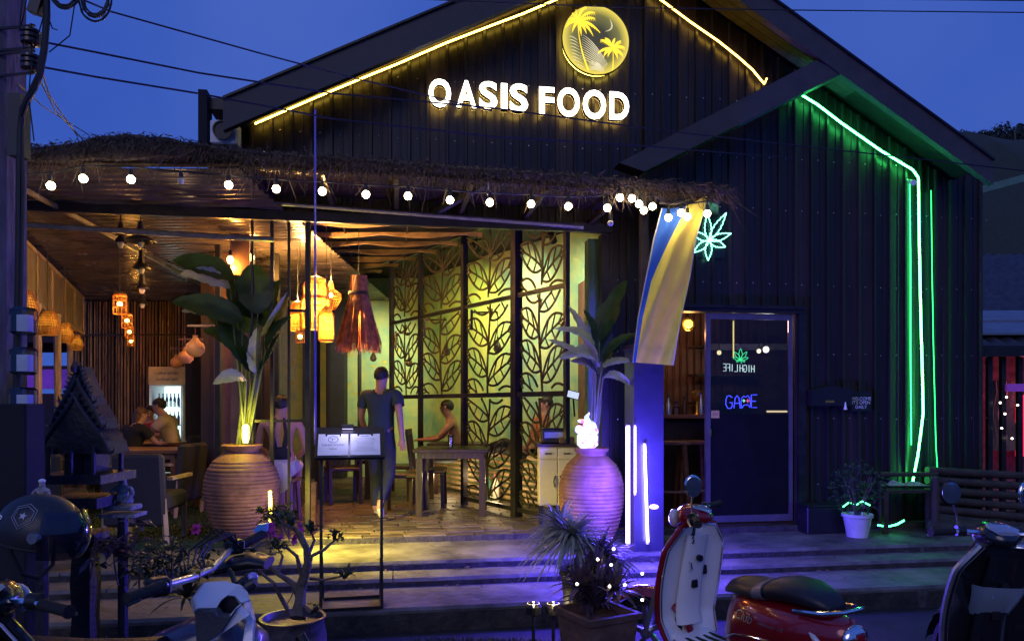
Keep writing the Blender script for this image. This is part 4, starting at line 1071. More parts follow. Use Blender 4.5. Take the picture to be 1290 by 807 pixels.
for i in (x0+.03,x1-.03):
    for j in (7.62,7.97):
        m = MB(); m.bar((i,j,FL),(i,j,.62),.03); m.build('leg', M['steel'], parent=cb)
o = thing('coffee_machine', 'black coffee machine with chrome front on the cream cabinet', 'coffee machine', (x0+.2,7.75,1.25))
m = MB(); m.cbox((x0+.16,7.8,1.33),(.26,.26,.16),ch=.015); m.build('body', M['black'], parent=o)
m = MB(); m.cbox((x0+.16,7.66,1.34),(.2,.015,.06)); m.build('front_plate', M['alu'], parent=o)
o = thing('cash_box', 'small wooden tray beside the coffee machine', 'tray', (x1-.1,7.72,1.25)); m = MB(); m.cbox((x1-.09,7.74,1.285),(.16,.2,.07),ch=.006); m.build('tray', M['mwood'], parent=o)
o = thing('tablet', 'small bright tablet screen leaning on the steel frame', 'tablet', tuple(P(722,497,7.6)))
c = P(722,497,7.6); m = MB(); m.cbox(c,(.13,.012,.09),rx=-.5,ry=.25); m.build('casing', M['black'], parent=o)
m = MB(); m.cbox(c+Vector((0,-.009,.0)),(.115,.003,.075),rx=-.5,ry=.25); m.build('display', glow('tablet_light',(.6,.7,.9),.9), parent=o)
m = MB(); m.tube([c+Vector((0,.02,0)), c+Vector((.02,.05,-.22))],.01,6); m.build('stand', M['black'], parent=o)
# steel bar gate (black bars) at the left of the dining opening
gt_ = thing('bar_gate', 'open frame of tall thin black steel bars left of the dining opening', 'gate', tuple(W(352,640,0)))
for px, w in ((318,.022),(343,.03),(364,.022),(388,.045)):
    m = MB(); a = W(px,400,.0); m.bar((a.x,a.y,FL),(a.x,a.y,3.42),w); m.build('bar', M['steel'], parent=gt_)
for y, (xa_, xb_) in ((530,(318,388)),(391,(364,388)),(662,(318,388))):
    a = W(xa_,y,-.0); b = W(xb_,y,-.0); b.z = a.z; m = MB(); m.bar(a,b,.025); m.build('cross_bar', M['steel'], parent=gt_)
a = W(385,0,.0); m = MB(); m.bar((a.x+.02,a.y-.04,.95),(a.x+.02,a.y-.04,.45),.05,.03)
# orange-brown stool post
m = MB(); c = P(395,0,7.6); m.cbox((c.x,c.y,.62),(.06,.06,.48)); m.build('short_post', M['mwood'], parent=gt_)
# fridge
c = P(211,0,12.6); fr_ = thing('drinks_fridge', 'lit upright drinks fridge with glass door and a beige header panel', 'fridge', (c.x,12.6,FL))
fw = .50; fx = c.x
m = MB(); m.box(fx-fw/2-.04,fx+fw/2+.04,12.6,13.1,FL,FL+.08); m.box(fx-fw/2-.04,fx-fw/2,12.55,13.1,FL+.081,1.98); m.box(fx+fw/2,fx+fw/2+.04,12.55,13.1,FL+.081,1.98); m.box(fx-fw/2-.04,fx+fw/2+.04,12.56,13.1,1.981,2.05); m.box(fx-fw/2,fx+fw/2,13.06,13.1,FL+.081,1.98)
m.build('body', M['white'], parent=fr_, kind='stuff')
m = MB(); m.box(fx-fw/2-.04,fx+fw/2+.08,12.53,12.559,2.0,2.30); hp = m.build('header_panel', mat('beige_board',(.55,.40,.2),.6), parent=fr_)
vs_, fs_ = text_geo('coffee drinks', .078); m = MB(Matrix.Translation((fx+.02,12.525,2.19))@Matrix.Rotation(PI/2,4,'X')); m.add(vs_, fs_); vs_, fs_ = text_geo('cocktail bar', .078); m.add([Vector((v.x,v.y-.1,v.z)) for v in vs_], fs_); m.build('lettering', M['ink'], parent=hp)
m = MB(); m.box(fx-fw/2,fx+fw/2,13.03,13.05,FL+.1,1.97); m.build('light_panel', glow('fridge_light',(.85,1.0,.88),1.6), parent=fr_)
random.seed(2); bcol = [mat('dark_bottle',(.02,.05,.03),.2), mat('brown_bottle',(.12,.05,.02),.2), mat('can_white',(.6,.6,.6),.3)]
for sh in range(4):
    z = 1.62-sh*.31; m = MB(); m.box(fx-fw/2+.002,fx+fw/2-.002,12.62,13.02,z-.012,z); m.build('shelf', M['alu'], parent=fr_)
    for k in range(7):
        x = fx-fw/2+.05+k*.067; m = MB(); m.lathe([(.024,0),(.024,.13),(.010,.18),(.011,.23),(.001,.23)],(x,12.72,z+.001),8)
        b_o = m.build('drink_bottle', bcol[(k*3+sh)%3], parent=fr_, smooth=True)
m = MB(); m.box(fx-fw/2,fx+fw/2,12.548,12.556,FL+.1,1.97); m.build('glass_door', M['glassy'], parent=fr_)
m = MB(); m.tube([(fx-fw/2+.03,12.53,1.0),(fx-fw/2+.03,12.53,1.5)],.01,6); m.build('handle', M['alu'], parent=fr_)
lamp('fridge_glow', fr_, (fx,12.4,1.6), 3, (.8,1.0,.85), .15)

# ================================================================== BAR INTERIOR AND GLASS DOOR
br = thing('bar_room', 'dim bar room behind the door opening with brown slatted back wall', 'room', tuple(FW(3.2,1.5,FL)))
m = MB(MF); b0, b1 = D0-.35, D1+1.5
m.box(b0,b1,2.35,2.42,.3,3.2); m.build('back_wall', M['curtain'], parent=br)
m = MB(MF); m.box(b0-.05,b0,.1,2.4,.3,3.2); m.build('side_wall', M['curtain'], parent=br)
m = MB(MF); m.box(b0,b1,.1,2.4,2.95,3.0); m.build('ceiling', M['flatblack'], parent=br)
m = MB(MF); m.box(b0,b1,.1,2.4,FL-.05,FL); m.build('floor', M['mwood'], parent=br)
m = MB(MF)
for k in range(26): m.box(b0+.05+k*.1,b0+.11+k*.1,2.32,2.349,FL,2.94)
m.build('wall_slat', M['curtain'], parent=br, kind='stuff')
zc = 1.54
cn = thing('bar_counter', 'dark bar counter with brown wooden top inside the doorway', 'counter', tuple(FW(2.9,.9,FL)))
ca, cb_ = S(818,519,.7)[0], S(893,519,.7)[0]
m = MB(MF); m.box(ca-.1,cb_+.3,.55,1.05,zc-.04,zc); m.build('countertop', M['mwood'], parent=cn)
m = MB(MF); m.box(ca-.1,cb_+.3,.68,1.0,FL,zc-.041); m.build('front_panel', M['dwood'], parent=cn)
def stool(px, t, lbl):
    c = W(px,600,t); c.z = FL; o = thing('bar_stool', lbl, 'stool', tuple(c), group='wooden bar stools at the counter')
    m = MB(); m.cbox(c+Vector((0,0,.86)),(.32,.28,.04),rz=TH,ch=.008); m.build('seat', M['mwood'], parent=o)
    for i in (-1,1):
        for j in (-1,1):
            m = MB(); m.bar(c+Vector((i*.17,j*.15,0)), c+Vector((i*.12,j*.10,.84)),.035); m.build('leg', M['mwood'], parent=o)
        m = MB(); m.bar(c+Vector((i*.15,-.14,.28)), c+Vector((i*.15,.14,.28)),.025); m.build('footrest', M['mwood'], parent=o)
    m = MB(); m.bar(c+Vector((-.15,-.14,.34)), c+Vector((.15,-.14,.34)),.025); m.build('footrest', M['mwood'], parent=o)
stool(846,.28,'left wooden bar stool before the counter'); stool(873,.34,'right wooden bar stool beside the glass door')
for k, (px, hh, r, mt, nm, lbl) in enumerate(((833,.17,.035,'alu','shaker','tall steel shaker leftmost on the bar counter'),(842,.20,.03,'alu','bottle','clear bottle beside the shaker on the bar counter'),(852,.13,.04,'glassy','jar','short glass jar in the middle of the bar counter'),(862,.19,.028,'dwood','bottle','dark bottle near the brass ornament'),(883,.24,.03,'alu','bottle','pale tall bottle next to the glass door'))):
    c = W(px,515,.72); c.z = zc; o = thing(nm, lbl, nm, tuple(c)); m = MB(); m.lathe([(r,0),(r,hh*.6),(r*.5,hh*.75),(r*.5,hh),(.001,hh)],c,12); m.build('body', M[mt], parent=o, smooth=True)
    m = MB(); m.lathe([(r*.55,hh),(r*.55,hh+.02),(.001,hh+.02)],c,8); m.build('cap', M['black'], parent=o)
c = W(878,488,.8); o = thing('brass_ornament', 'small brass ornament bowl standing on the counter near the door', 'ornament', (c.x,c.y,zc)); m = MB(); m.lathe([(.04,0),(.015,.03),(.015,.16),(.07,.21),(.075,.26),(.03,.28)],(c.x,c.y,zc),12); m.build('bowl', M['gold'], parent=o, smooth=True)
# round wall lamp
c = W(867,408,.35); o = thing('round_lamp', 'round glowing amber lamp hanging above the bar counter', 'lamp', tuple(c))
m = MB(); m.ball(c,.05,14); m.build('globe', glow('amber_globe',(1.0,.58,.06),5), parent=o, smooth=True)
m = MB(Matrix.Translation(c)@Matrix.Rotation(TH,4,'Z')@Matrix.Rotation(PI/2,4,'X')); m.tube([(.068*math.cos(2*PI*k/24),.068*math.sin(2*PI*k/24),0) for k in range(25)],.006,5); m.build('ring', M['gold'], parent=o)
wire(o, Vector((c.x,c.y,2.95)), c+Vector((0,0,.05)))
lamp('lamp_light', o, c+Vector((0,-.0,-.12)), 9, (1.0,.45,.14), .05)
lamp('bar_light', br, FW(b0+.9,1.7,2.7), 14, (1.0,.55,.35), .1)
# glass door
dx0, dx1 = S(889,500,-.02)[0], S(998,500,-.02)[0]
gd = thing('glass_door', 'sliding glass door with grey frame and neon signs behind the pane', 'door', tuple(FW((dx0+dx1)/2,0,FL)))
fg_ = mat('grey_door_frame',(.13,.12,.14),.4,metal=.4)
for nm, a0, a1, z0, z1 in (('stile',dx0,dx0+.05,FL+.03,DZ-.06),('stile',dx1-.04,dx1,FL+.03,DZ-.06),('top_rail',dx0+.051,dx1-.041,DZ-.12,DZ-.06),('bottom_rail',dx0+.051,dx1-.041,FL+.03,FL+.10)):
    m = MB(MF); m.box(a0,a1,-.03,.01,z0,z1); m.build(nm, fg_, parent=gd)
zm = S(940,521,0)[1]
m = MB(MF); m.box(dx0+.051,dx1-.041,-.012,-.006,zm,DZ-.121); m.build('pane', M['shop_glass'], parent=gd)
m = MB(MF); m.box(dx0+.051,dx1-.041,-.016,.0,FL+.101,zm-.002); m.build('lower_panel', mat('dark_gloss_panel',(.010,.009,.010),.35,spec=.12), parent=gd)
m = MB(MF); q = S(895,546,-.04); m.tube([(q[0],-.05,q[1]-.03),(q[0],-.05,q[1]+.05)],.008,6); m.build('handle', M['chrome'], parent=gd)
m = MB(MF); q = S(901,521.5,-.02); m.box(q[0]-.045,q[0]+.045,-.022,-.0165,q[1]-.04,q[1]+.04); st_ = m.build('sticker', mat('yellow_sticker',(.6,.42,.12),.5), parent=gd)
m = MB(MF); m.lathe([(.012,0),(.012,.001)],(0,0,0),8)
vs_, fs_ = text_geo('GO',.04); m = MB(MF@Matrix.Translation((q[0],-.0235,q[1]))@Matrix.Rotation(PI/2,4,'X')); m.add(vs_,fs_); m.build('mark', M['ink'], parent=st_)
def neon_poly(par, pts_px, t, r, mt, name='neon_tube', n=5):
    m = MB(); m.tube([W(x,y,t) for x,y in pts_px], r, n); return m.build(name, mt, parent=par)
def strokes(par, txt_strokes, x0, y0, w, h, gap, t, r, mt, mirror=False, slope=0.0, sheary=0):
    """single-line letters; each stroke list in 0..1 box, y down"""
    x = x0
    for st in txt_strokes:
        if st is None: x += w*.55; continue
        m = MB()
        for poly in st:
            m.tube([W(x+(1-a if mirror else a)*w, y0+b*h+(x-x0)*slope, t) for a, b in poly], r, 5)
        m.build('neon_letter', mt, parent=par); x += w+gap
LT = {'H':[[(0,0),(0,1)],[(1,0),(1,1)],[(0,.5),(1,.5)]],'I':[[(.5,0),(.5,1)]],'G':[[(1,.15),(.6,0),(.2,.05),(0,.35),(0,.7),(.3,1),(.8,1),(1,.8),(1,.55),(.6,.55)]],'L':[[(0,0),(0,1),(1,1)]],'F':[[(1,0),(0,0),(0,1)],[(0,.5),(.8,.5)]],'E':[[(1,0),(0,0),(0,1),(1,1)],[(0,.5),(.8,.5)]],'A':[[(0,1),(.2,.2),(.5,0),(.8,.2),(1,1)],[(.1,.6),(.9,.6)]],'M':[[(0,1),(.1,0),(.5,.5),(.9,0),(1,1)]]}
hl = thing('high_life_sign', 'reversed pale neon HIGH LIFE sign with a green leaf behind the glass door', 'neon sign', tuple(W(931,465,.12)))
pal = glow('pale_neon',(.72,1.0,.9),3.0); 
strokes(hl, [LT[c] if c!=' ' else None for c in 'EFIL HGIH'], 911, 458, 3.6, 9, 1.2, .12, .0035, pal, True, .05)
def cleaf(par, cx, cy, R, t, r, mt, squash=1.0, both=True):
    for ang, L_ in ((90,1.0),(52,.92),(128,.92),(15,.72),(165,.72),(-25,.42),(205,.42)):
        a = math.radians(ang); d = (math.cos(a)*squash,-math.sin(a)); n_ = (math.sin(a)*squash*.14,math.cos(a)*.14)
        for s_ in ((1,-1) if both else (0,)):
            neon_poly(par, [(cx+R*L_*(d[0]*k/6)+s_*R*L_*n_[0]*math.sin(PI*k/6)*(1+.15*(k%2)), cy+R*L_*(d[1]*k/6)+s_*R*L_*n_[1]*math.sin(PI*k/6)*(1+.15*(k%2))) for k in range(7)], t, r, mt)
    neon_poly(par, [(cx,cy),(cx+1,cy+R*.35)], t, r, mt)
cleaf(hl, 933, 453, 14, .12, .004, glow('green_neon',(.08,.95,.35),2.5))
gm_ = thing('game_sign', 'blue neon GAME sign with a game controller in place of the M', 'neon sign', tuple(W(935,506,.10)))
bn = glow('blue_neon',(.06,.08,1.0),5)
strokes(gm_, [LT['G']], 914.5, 498, 8, 16, 2, .08, .0055, bn, False, 0); strokes(gm_, [LT['A']], 924.5, 498, 8, 16, 2, .08, .0055, bn); strokes(gm_, [LT['E']], 946.5, 497, 7, 16, 2, .08, .0055, bn)
neon_poly(gm_, [(934.5,514),(933.5,508),(934.5,501),(937,498.5),(939.5,500),(942,498),(944.5,501),(945.5,508),(944.5,513),(942,509.5),(937,510),(934.5,514)], .07, .005, bn)
neon_poly(gm_, [(937,503),(938.3,504.5),(937,506),(935.7,504.5),(937,503)], .06, .004, glow('green_dot',(.3,1,.6),4))
neon_poly(gm_, [(942,502),(942,507)], .06, .004, glow('pink_dot',(1,.1,.3),4)); neon_poly(gm_, [(940,504.5),(944,504.5)], .06, .004, M['neonpink'] if 'neonpink' in M else glow('pink_dot2',(1,.1,.3),4))
# things inside seen through the pane
def inside(name, lbl, cat, px, py, t, fn): 
    c = W(px,py,t); o = thing(name, lbl, cat, tuple(c)); fn(o, c); return o
def _b(col, e, r=.03, pw=0):
    def f(o, c):
        m = MB(); m.ball(c, r, 10); m.build('bulb', glow('inside_bulb', col, e), parent=o, smooth=True)
        m = MB(); m.tube([c+Vector((0,0,r)), Vector((c.x,c.y,2.95))], .005, 4); m.build('cord', M['cable'], parent=o)
        if pw: lamp('lamp_light', o, c-Vector((0,0,.1)), pw, col, .04)
    return f
inside('ceiling_bulb','bright white bulb seen through the upper right of the glass door','bulb',965,440,1.3,_b((1,.95,.85),8,.04,3))
inside('ceiling_bulb','small warm bulb left of the bright one behind the glass door','bulb',956,442,1.5,_b((1,.85,.5),4,.03))
inside('ceiling_bulb','flat yellowish bulb at the left behind the glass door','bulb',906,444,1.4,_b((1,.9,.4),3,.03))
o = MB(); o.tube([W(924,404,.6), W(924,450,.6)], .008, 5); tag(o.build('light_strip', glow('yellow_strip_in',(1,.85,.25),2.5)), 'thin vertical yellow light strip behind the glass door', 'light strip')
o = MB(); o.tube([W(966,518,1.6), W(992,518,1.6)], .012, 5); tag(o.build('light_strip', glow('yellow_strip_in2',(1,.8,.4),2.5)), 'short horizontal yellow light strip low behind the glass door', 'light strip')
m = MB(); m.bar(W(893,437,1.9), W(998,437,1.9), .1,.08); o = m.build('beam', mat('grey_beam',(.3,.3,.33),.6)); o.parent=br; o.location = -Vector(br.location)
sh = thing('back_shelf', 'dark shelving with bottles seen through the right of the glass door', 'shelf', tuple(FW(dx1-.1,2.1,FL)))
for k in range(5):
    m = MB(MF); m.box(dx1-.25,dx1+.7,1.95,2.25,.9+k*.38,.93+k*.38); m.build('board', M['dwood'], parent=sh)
# neon leaf on the wall
nl = thing('neon_leaf', 'glowing mint green neon leaf sign on the dark wall right of the flag', 'neon sign', tuple(W(896,298,-.05)))
ng = glow('mint_neon',(.25,1.0,.62),4)
def leaflet(cx, cy, ex, ey, wd):
    dx, dy = ex-cx, ey-cy; L_ = math.hypot(dx,dy); nx, ny = -dy/L_, dx/L_
    for s_ in (1,-1):
        pts = []
        for k in range(15):
            a = k/14; w = wd*math.sin(PI*a**.85)*(1+.28*(k%2))
            pts.append((cx+dx*a+nx*w*s_, cy+dy*a+ny*w*s_))
        neon_poly(nl, pts, -.05, .0055, ng, 'neon_leaflet')
for e in ((915,268),(891,270),(921,294),(914,311),(892,328),(874,318),(872,292)): leaflet(893,303,e[0],e[1],3.6)
c = W(893,300,-.02); m = MB(Matrix.Translation(c)@Matrix.Rotation(TH,4,'Z')); m.cbox((0,0,0),(.34,.006,.42)); m.build('backing', mat('smoke_acrylic',(.01,.012,.012),.2), parent=nl)
lamp('neon_light', nl, W(893,300,-.16), 0.9, (.2,1,.6), .1)
n2 = thing('small_neon_leaf', 'small green and white neon leaf hanging at the door corner below the flag', 'neon sign', tuple(W(829,480,-.15)))
for e in ((829,466),(833,472),(832,486),(828,494),(826,474)): 
    m = MB(); m.tube([W(829,482,-.15), W((829+e[0])/2+1.5,(482+e[1])/2,-.15), W(e[0],e[1],-.15)], .006, 5); m.build('neon_tube', ng, parent=n2)
m = MB(); m.tube([W(830,456,-.15), W(829,482,-.15)], .003, 4); m.build('wire', M['cable'], parent=n2)
# signs on the dark wall
mb_ = thing('wall_mailbox', 'dark house-shaped mailbox with small gold plate on the sheet metal wall', 'mailbox', tuple(W(1045,500,-.08)))
a, b = S(1021,511,-.12), S(1072,489,-.12)
m = MB(MF); m.prism([(a[0],a[1]),(b[0],a[1]),(b[0],b[1]-.02),((a[0]+b[0])/2,b[1]+.03),(a[0],b[1]-.02)],(0,-.14,0),(1,0,0),(0,0,1),(0,.10,0)); m.build('box', M['black'], parent=mb_)
q = S(1046,505.5,-.15); m = MB(MF); m.box(q[0]-.05,q[0]+.05,-.145,-.1405,q[1]-.012,q[1]+.012); m.build('plate', M['gold'], parent=mb_)
hs = thing('hours_sign', 'small dark board with three lines of white handwriting on the wall', 'sign', tuple(W(1084,505,-.05)))
a, b = S(1071,518,-.05), S(1096,493,-.05)
m = MB(MF); m.box(a[0],b[0],-.075,-.04,a[1],b[1]); m.build('board', M['black'], parent=hs)
for k, (tx, yy) in enumerate((('WELCOME',502),('IT\'S OPEN',507),('DAILY',512.5))):
    q = S(1085,yy,-.08); vs_, fs_ = text_geo(tx,.05); m = MB(MF@Matrix.Translation((q[0],-.077,q[1]))@Matrix.Rotation(PI/2,4,'X')); m.add(vs_,fs_); m.build('lettering', M['paper'], parent=hs)
q = W(1065,512,-.16); o = thing('spotlight_bulb','tiny unlit clip lamp between the mailbox and the written board','lamp',tuple(q)); m = MB(); m.lathe([(.006,.05),(.012,0),(.02,-.03),(.001,-.035)],q,8); m.build('head', M['white'], parent=o)
# camera on green strip corner
q = W(1147,229,-.1); o = thing('security_camera','small white camera under the soffit at the green strip','camera',tuple(q)); m = MB(); m.tube([q,q+Vector((-.02,-.1,-.04))],[.025,.03],10); m.build('body',M['white'],parent=o); m = MB(); m.tube([q+Vector((0,.08,.05)),q],.01,6); m.build('bracket',M['white'],parent=o)
# ================================================================== PEOPLE
def skinmesh(name, chains, mt, parent, sub=2):
    """chains: list of [(point, rx, ry)...]; points that coincide are welded; first point is the root"""
    pts = []; rad = []; edges = []; idx = {}
    def vid(p, r):
        k = tuple(round(a, 4) for a in p)
        if k not in idx: idx[k] = len(pts); pts.append(Vector(p)); rad.append(r)
        return idx[k]
    for ch in chains:
        prev = None
        for p, r in ch:
            i = vid(p, r)
            if prev is not None and prev != i: edges.append((prev, i))
            prev = i
    me = bpy.data.meshes.new(name); of_ = offs(parent); me.from_pydata([p-of_ for p in pts], edges, []); me.materials.append(mt)
    o = bpy.data.objects.new(name, me); C.objects.link(o); o.parent = parent
    md = o.modifiers.new('Skin', 'SKIN'); md.use_smooth_shade = True; md.branch_smoothing = 0.3
    sv = me.skin_vertices[0].data
    for i, r in enumerate(rad):
        sv[i].radius = r if isinstance(r, tuple) else (r, r); sv[i].use_root = (i == 0)
    s_ = o.modifiers.new('Sub', 'SUBSURF'); s_.levels = sub; s_.render_levels = sub
    # bake so that it is a plain mesh
    dg = bpy.context.evaluated_depsgraph_get(); ev = o.evaluated_get(dg); bm_me = bpy.data.meshes.new_from_object(ev)
    o.modifiers.clear(); o.data = bm_me; bm_me.name = name
    if not bm_me.materials: bm_me.materials.append(mt)
    bm_me.polygons.foreach_set('use_smooth', [True]*len(bm_me.polygons))
    return o
def V(*a): return Vector(a)
def person(lbl, J, skin, top, bottom, hair, loc, rz, sleeve=.55, longhair=False, legs_bare=False, group=None, extra=None, sc_=1.0):
    """J: joints in a frame where the person looks along +y"""
    o = thing('person', lbl, 'person', (0,0,0), group=group)
    pel, bel, che, nek, hd = J['pel'], J['bel'], J['che'], J['nek'], J['head']
    f = J.get('face', V(0,1,0)).normalized()
    body = [[(pel,(.14,.10)),(bel,(.125,.095)),(che,(.15,.105)),(che.lerp(nek,.62),(.10,.085)),(nek,(.060,.060)),(hd-V(0,0,.07)+f*.01,(.066,.070)),(hd+V(0,0,.0),(.080,.092)),(hd+V(0,0,.065)-f*.01,(.062,.072))]]
    for s_ in (0,1):
        sh, el, wr, ha = J['arm'][s_]; sg_ = -1 if s_ == 0 else 1
        hv = (ha-wr).normalized()
        body.append([(che,(.15,.105)),(sh,.056),(el,.040),(wr,.027),(wr+hv*.055,.030)])
        pc = wr+hv*.07
        side = hv.cross(V(0,0,1)); side = side.normalized() if side.length > .1 else V(1,0,0)
        down = V(0,0,-1) if abs(hv.z) < .7 else f
        for k in range(4):
            b_ = side*(.027*(k-1.5)/1.5); L_ = (.070,.080,.075,.058)[k]
            body.append([(wr+hv*.055,.030),(pc+b_+hv*.01,.010),(pc+b_+hv*(L_*.55)+down*.006,.009),(pc+b_*1.05+hv*(L_*.95)+down*.022,.0075)])
        body.append([(wr+hv*.055,.030),(wr+hv*.045+side*(-.038*sg_),.011),(wr+hv*.085+side*(-.048*sg_),.009)])
        hip, kn, an, toe = J['leg'][s_]
        body.append([(pel,(.14,.10)),(hip,.082),(kn,.055),(an,.036),(an+(toe-an)*.35,.038),(toe,.028)])
    b = skinmesh('body', body, skin, o, 2)
    # clothes: faces of the body picked by the nearest limb, pushed out along the normals
    bones = [('tor',pel,che),('nek',che,nek),('hed',nek,hd+V(0,0,.08))]
    for s_ in (0,1):
        sh, el, wr, ha = J['arm'][s_]; hip, kn, an, toe = J['leg'][s_]
        bones += [('upp',sh,el),('for',el,ha),('thi',hip,kn),('shi',kn,an),('fot',an,toe),('sho',che.lerp(nek,.45),sh),('pel',pel,hip)]
    def near(p):
        best = (9, None, 0)
        for nm, a, b in bones:
            ab = b-a; t_ = max(0, min(1, (p-a).dot(ab)/max(1e-6, ab.dot(ab)))); d = (p-a-ab*t_).length
            if nm in ('tor','pel'): d -= .05
            if d < best[0]: best = (d, nm, t_)
        return best[1], best[2]
    bmesh_ = b.data; tag_ = [near(v.co) for v in bmesh_.vertices]
    nrm_ = [v.normal.copy() for v in bmesh_.vertices]; co_ = [v.co.copy() for v in bmesh_.vertices]
    def cloth(name, test, off, mt):
        keep = [i for i in range(len(co_)) if test(*tag_[i])]; ks = set(keep); mp = {}; vv = []; ff = []
        for p in bmesh_.polygons:
            if sum(1 for i in p.vertices if i in ks) >= len(p.vertices)-0:
                for i in p.vertices:
                    if i not in mp: mp[i] = len(vv); vv.append(co_[i]+nrm_[i]*(off+.006*noise.noise(co_[i]*14)))
                ff.append(tuple(mp[i] for i in p.vertices))
        if vv: m = MB(); m.add(vv, ff); oo = m.build(name, mt, parent=o, smooth=True); md = oo.modifiers.new('Solid','SOLIDIFY'); md.thickness = .006; md.offset = 1
    if top: cloth('shirt', lambda n, t_: (n == 'tor' and t_ > .02) or n == 'sho' or (n == 'nek' and t_ < .62) or (n == 'upp' and t_ < sleeve) or (n == 'pel' and t_ < .45), .019, top)
    cloth('trousers', lambda n, t_: n == 'pel' or (n == 'tor' and t_ < .2) or n == 'thi' or (n == 'shi' and (not legs_bare) and t_ < .92), .009, bottom)
    for s_ in (0,1):
        hip, kn, an, toe = J['leg'][s_]
        skinmesh('shoe', [[(an-V(0,0,.01),.040),(an+(toe-an)*.5-V(0,0,.012),.042),(toe+ (toe-an).normalized()*.02-V(0,0,.005),.036)]], extra or M['black'], o, 1)
    # head details
    r_ = f.cross(V(0,0,1)).normalized()
    m = MB(); n0 = hd+f*.082
    m.add([n0+V(0,0,.03), n0+r_*.012-V(0,0,.012), n0-r_*.012-V(0,0,.012), n0+f*.022-V(0,0,.008)], [(0,1,3),(0,3,2),(1,2,3)]); m.build('nose', skin, parent=o)
    for s_ in (-1,1):
        m = MB(); m.ball(hd+r_*(.078*s_)-V(0,0,.005), .026, 8, sq=(.45,.6,1)); m.build('ear', skin, parent=o, smooth=True)
        m = MB(); m.ball(hd+f*.079+r_*(.030*s_)+V(0,0,.012), .009, 8); m.build('eye', M['tee_blk'], parent=o, smooth=True)
    m = MB(); m.ball(hd+f*.078-V(0,0,.042), .018, 8, sq=(1,.5,.3)); m.build('mouth', M['tee_red'], parent=o, smooth=True)
    hm = MB(); v = []; fs = []; n1, n2 = 18, 9
    for i in range(n2+1):
        for k in range(n1):
            u = 2*PI*k/n1; fh_ = V(f.x,f.y,0).normalized(); t_ = (PI*(.58-.14*(math.cos(u)*fh_.x+math.sin(u)*fh_.y)))*i/n2+.02
            d = V(math.sin(t_)*math.cos(u), math.sin(t_)*math.sin(u), math.cos(t_))
            front = d.dot(f)
            rr = .091+.006*noise.noise(d*9)
            v.append(hd+V(0,0,.012)-f*.010+V(d.x*rr*.92, d.y*rr*1.05, d.z*rr*1.02))
    for i in range(n2):
        for k in range(n1): fs.append((i*n1+k, (i+1)*n1+k, (i+1)*n1+(k+1)%n1, i*n1+(k+1)%n1))
    hm.add(v, fs)
    hm.build('hair', hair, parent=o, smooth=True)
    if longhair:
        skinmesh('long_hair', [[(hd-f*.04+V(0,0,.05),(.085,.07)),(hd-f*.07-V(0,0,.08),(.095,.06)),(hd-f*.085-V(0,0,.25),(.085,.045)),(hd-f*.08-V(0,0,.36),(.05,.03))]], hair, o, 2)
    o.location = loc; o.rotation_euler.z = rz; o.scale = (sc_, sc_, sc_)
    return o
def std(walk=0.0, arms=None):
    w = walk
    return dict(pel=V(0,0,.93), bel=V(0,0,1.08), che=V(0,0,1.30), nek=V(0,.0,1.47), head=V(0,.02,1.60),
      arm=arms or [(V(-.185,0,1.40),V(-.25,.05,1.13),V(-.24,.22,.95),V(-.23,.29,.89)),(V(.185,-.02,1.40),V(.25,-.12,1.15),V(.27,-.10,.90),V(.27,-.08,.81))],
      leg=[(V(-.09,0,.87),V(-.10,.12*w,.48),V(-.10,.12*w,.09),V(-.10,.12*w+.15,.04)),(V(.09,0,.87),V(.09,.02,.47),V(.08,-.32*w,.19),V(.08,-.24*w,.07))])
def sit(lean=.05, arms='table', spread=.1, seat=.47):
    z = seat+.07
    A_ = {'table':[(V(-.19,lean*.8,z+.47),V(-.25,.16+lean,z+.24),V(-.12,.40+lean,z+.22),V(-.05,.47+lean,z+.22)),(V(.19,lean*.8,z+.47),V(.25,.16+lean,z+.24),V(.12,.40+lean,z+.22),V(.05,.47+lean,z+.22))],
          'lap':[(V(-.19,lean*.8,z+.47),V(-.25,.05+lean,z+.2),V(-.14,.25+lean,z+.09),V(-.09,.32+lean,z+.09)),(V(.19,lean*.8,z+.47),V(.25,.05+lean,z+.2),V(.14,.25+lean,z+.09),V(.09,.32+lean,z+.09))]}[arms]
    return dict(pel=V(0,0,z), bel=V(0,lean*.3,z+.15), che=V(0,lean,z+.37), nek=V(0,lean*1.3,z+.55), head=V(0,lean*1.5+.02,z+.665), arm=A_,
      leg=[(V(-.09,.06,z-.01),V(-spread-.03,.43,seat+.05),V(-spread,.40,.09),V(-spread,.54,.04)),(V(.09,.06,z-.01),V(spread+.03,.43,seat+.05),V(spread,.42,.09),V(spread,.56,.04))])
# waiter walking away
person('man in a dark t-shirt and jeans walking into the dining room, seen from behind', std(1.0), M['skin'], M['tee_dk'], M['denim'], M['hair'],
       (P(480,0,8.3).x, 8.3, FL), -.12, extra=mat('white_trainer',(.6,.57,.5),.7))
J = sit(.16,'table',.12); J['face'] = V(-.1,1,-.15)
person('man in a khaki t-shirt leaning over the table beside the fridge', J, M['skin'], M['tee_khaki'], M['denim'], M['hair'], (P(224,0,10.9).x,10.9,FL), PI/2+.1, sc_=1.05)
person('guest in a red shirt sitting at the far side of the brown table', sit(.02,'table'), M['skin'], M['tee_red'], M['denim'], M['hair'], (P(190,0,11.7).x,11.7,FL), PI, sc_=.97)
J = sit(.14,'table',.1); J['face'] = V(.5,1,-.1)
person('woman with long brown hair sitting with her back to us at the brown table', J, M['skin'], M['tee_blk'], M['denim'], M['hair_br'], (P(160,0,10.1).x,10.1,FL), -.5, longhair=True, sc_=.95)
J = sit(0,'lap',.07,.52)
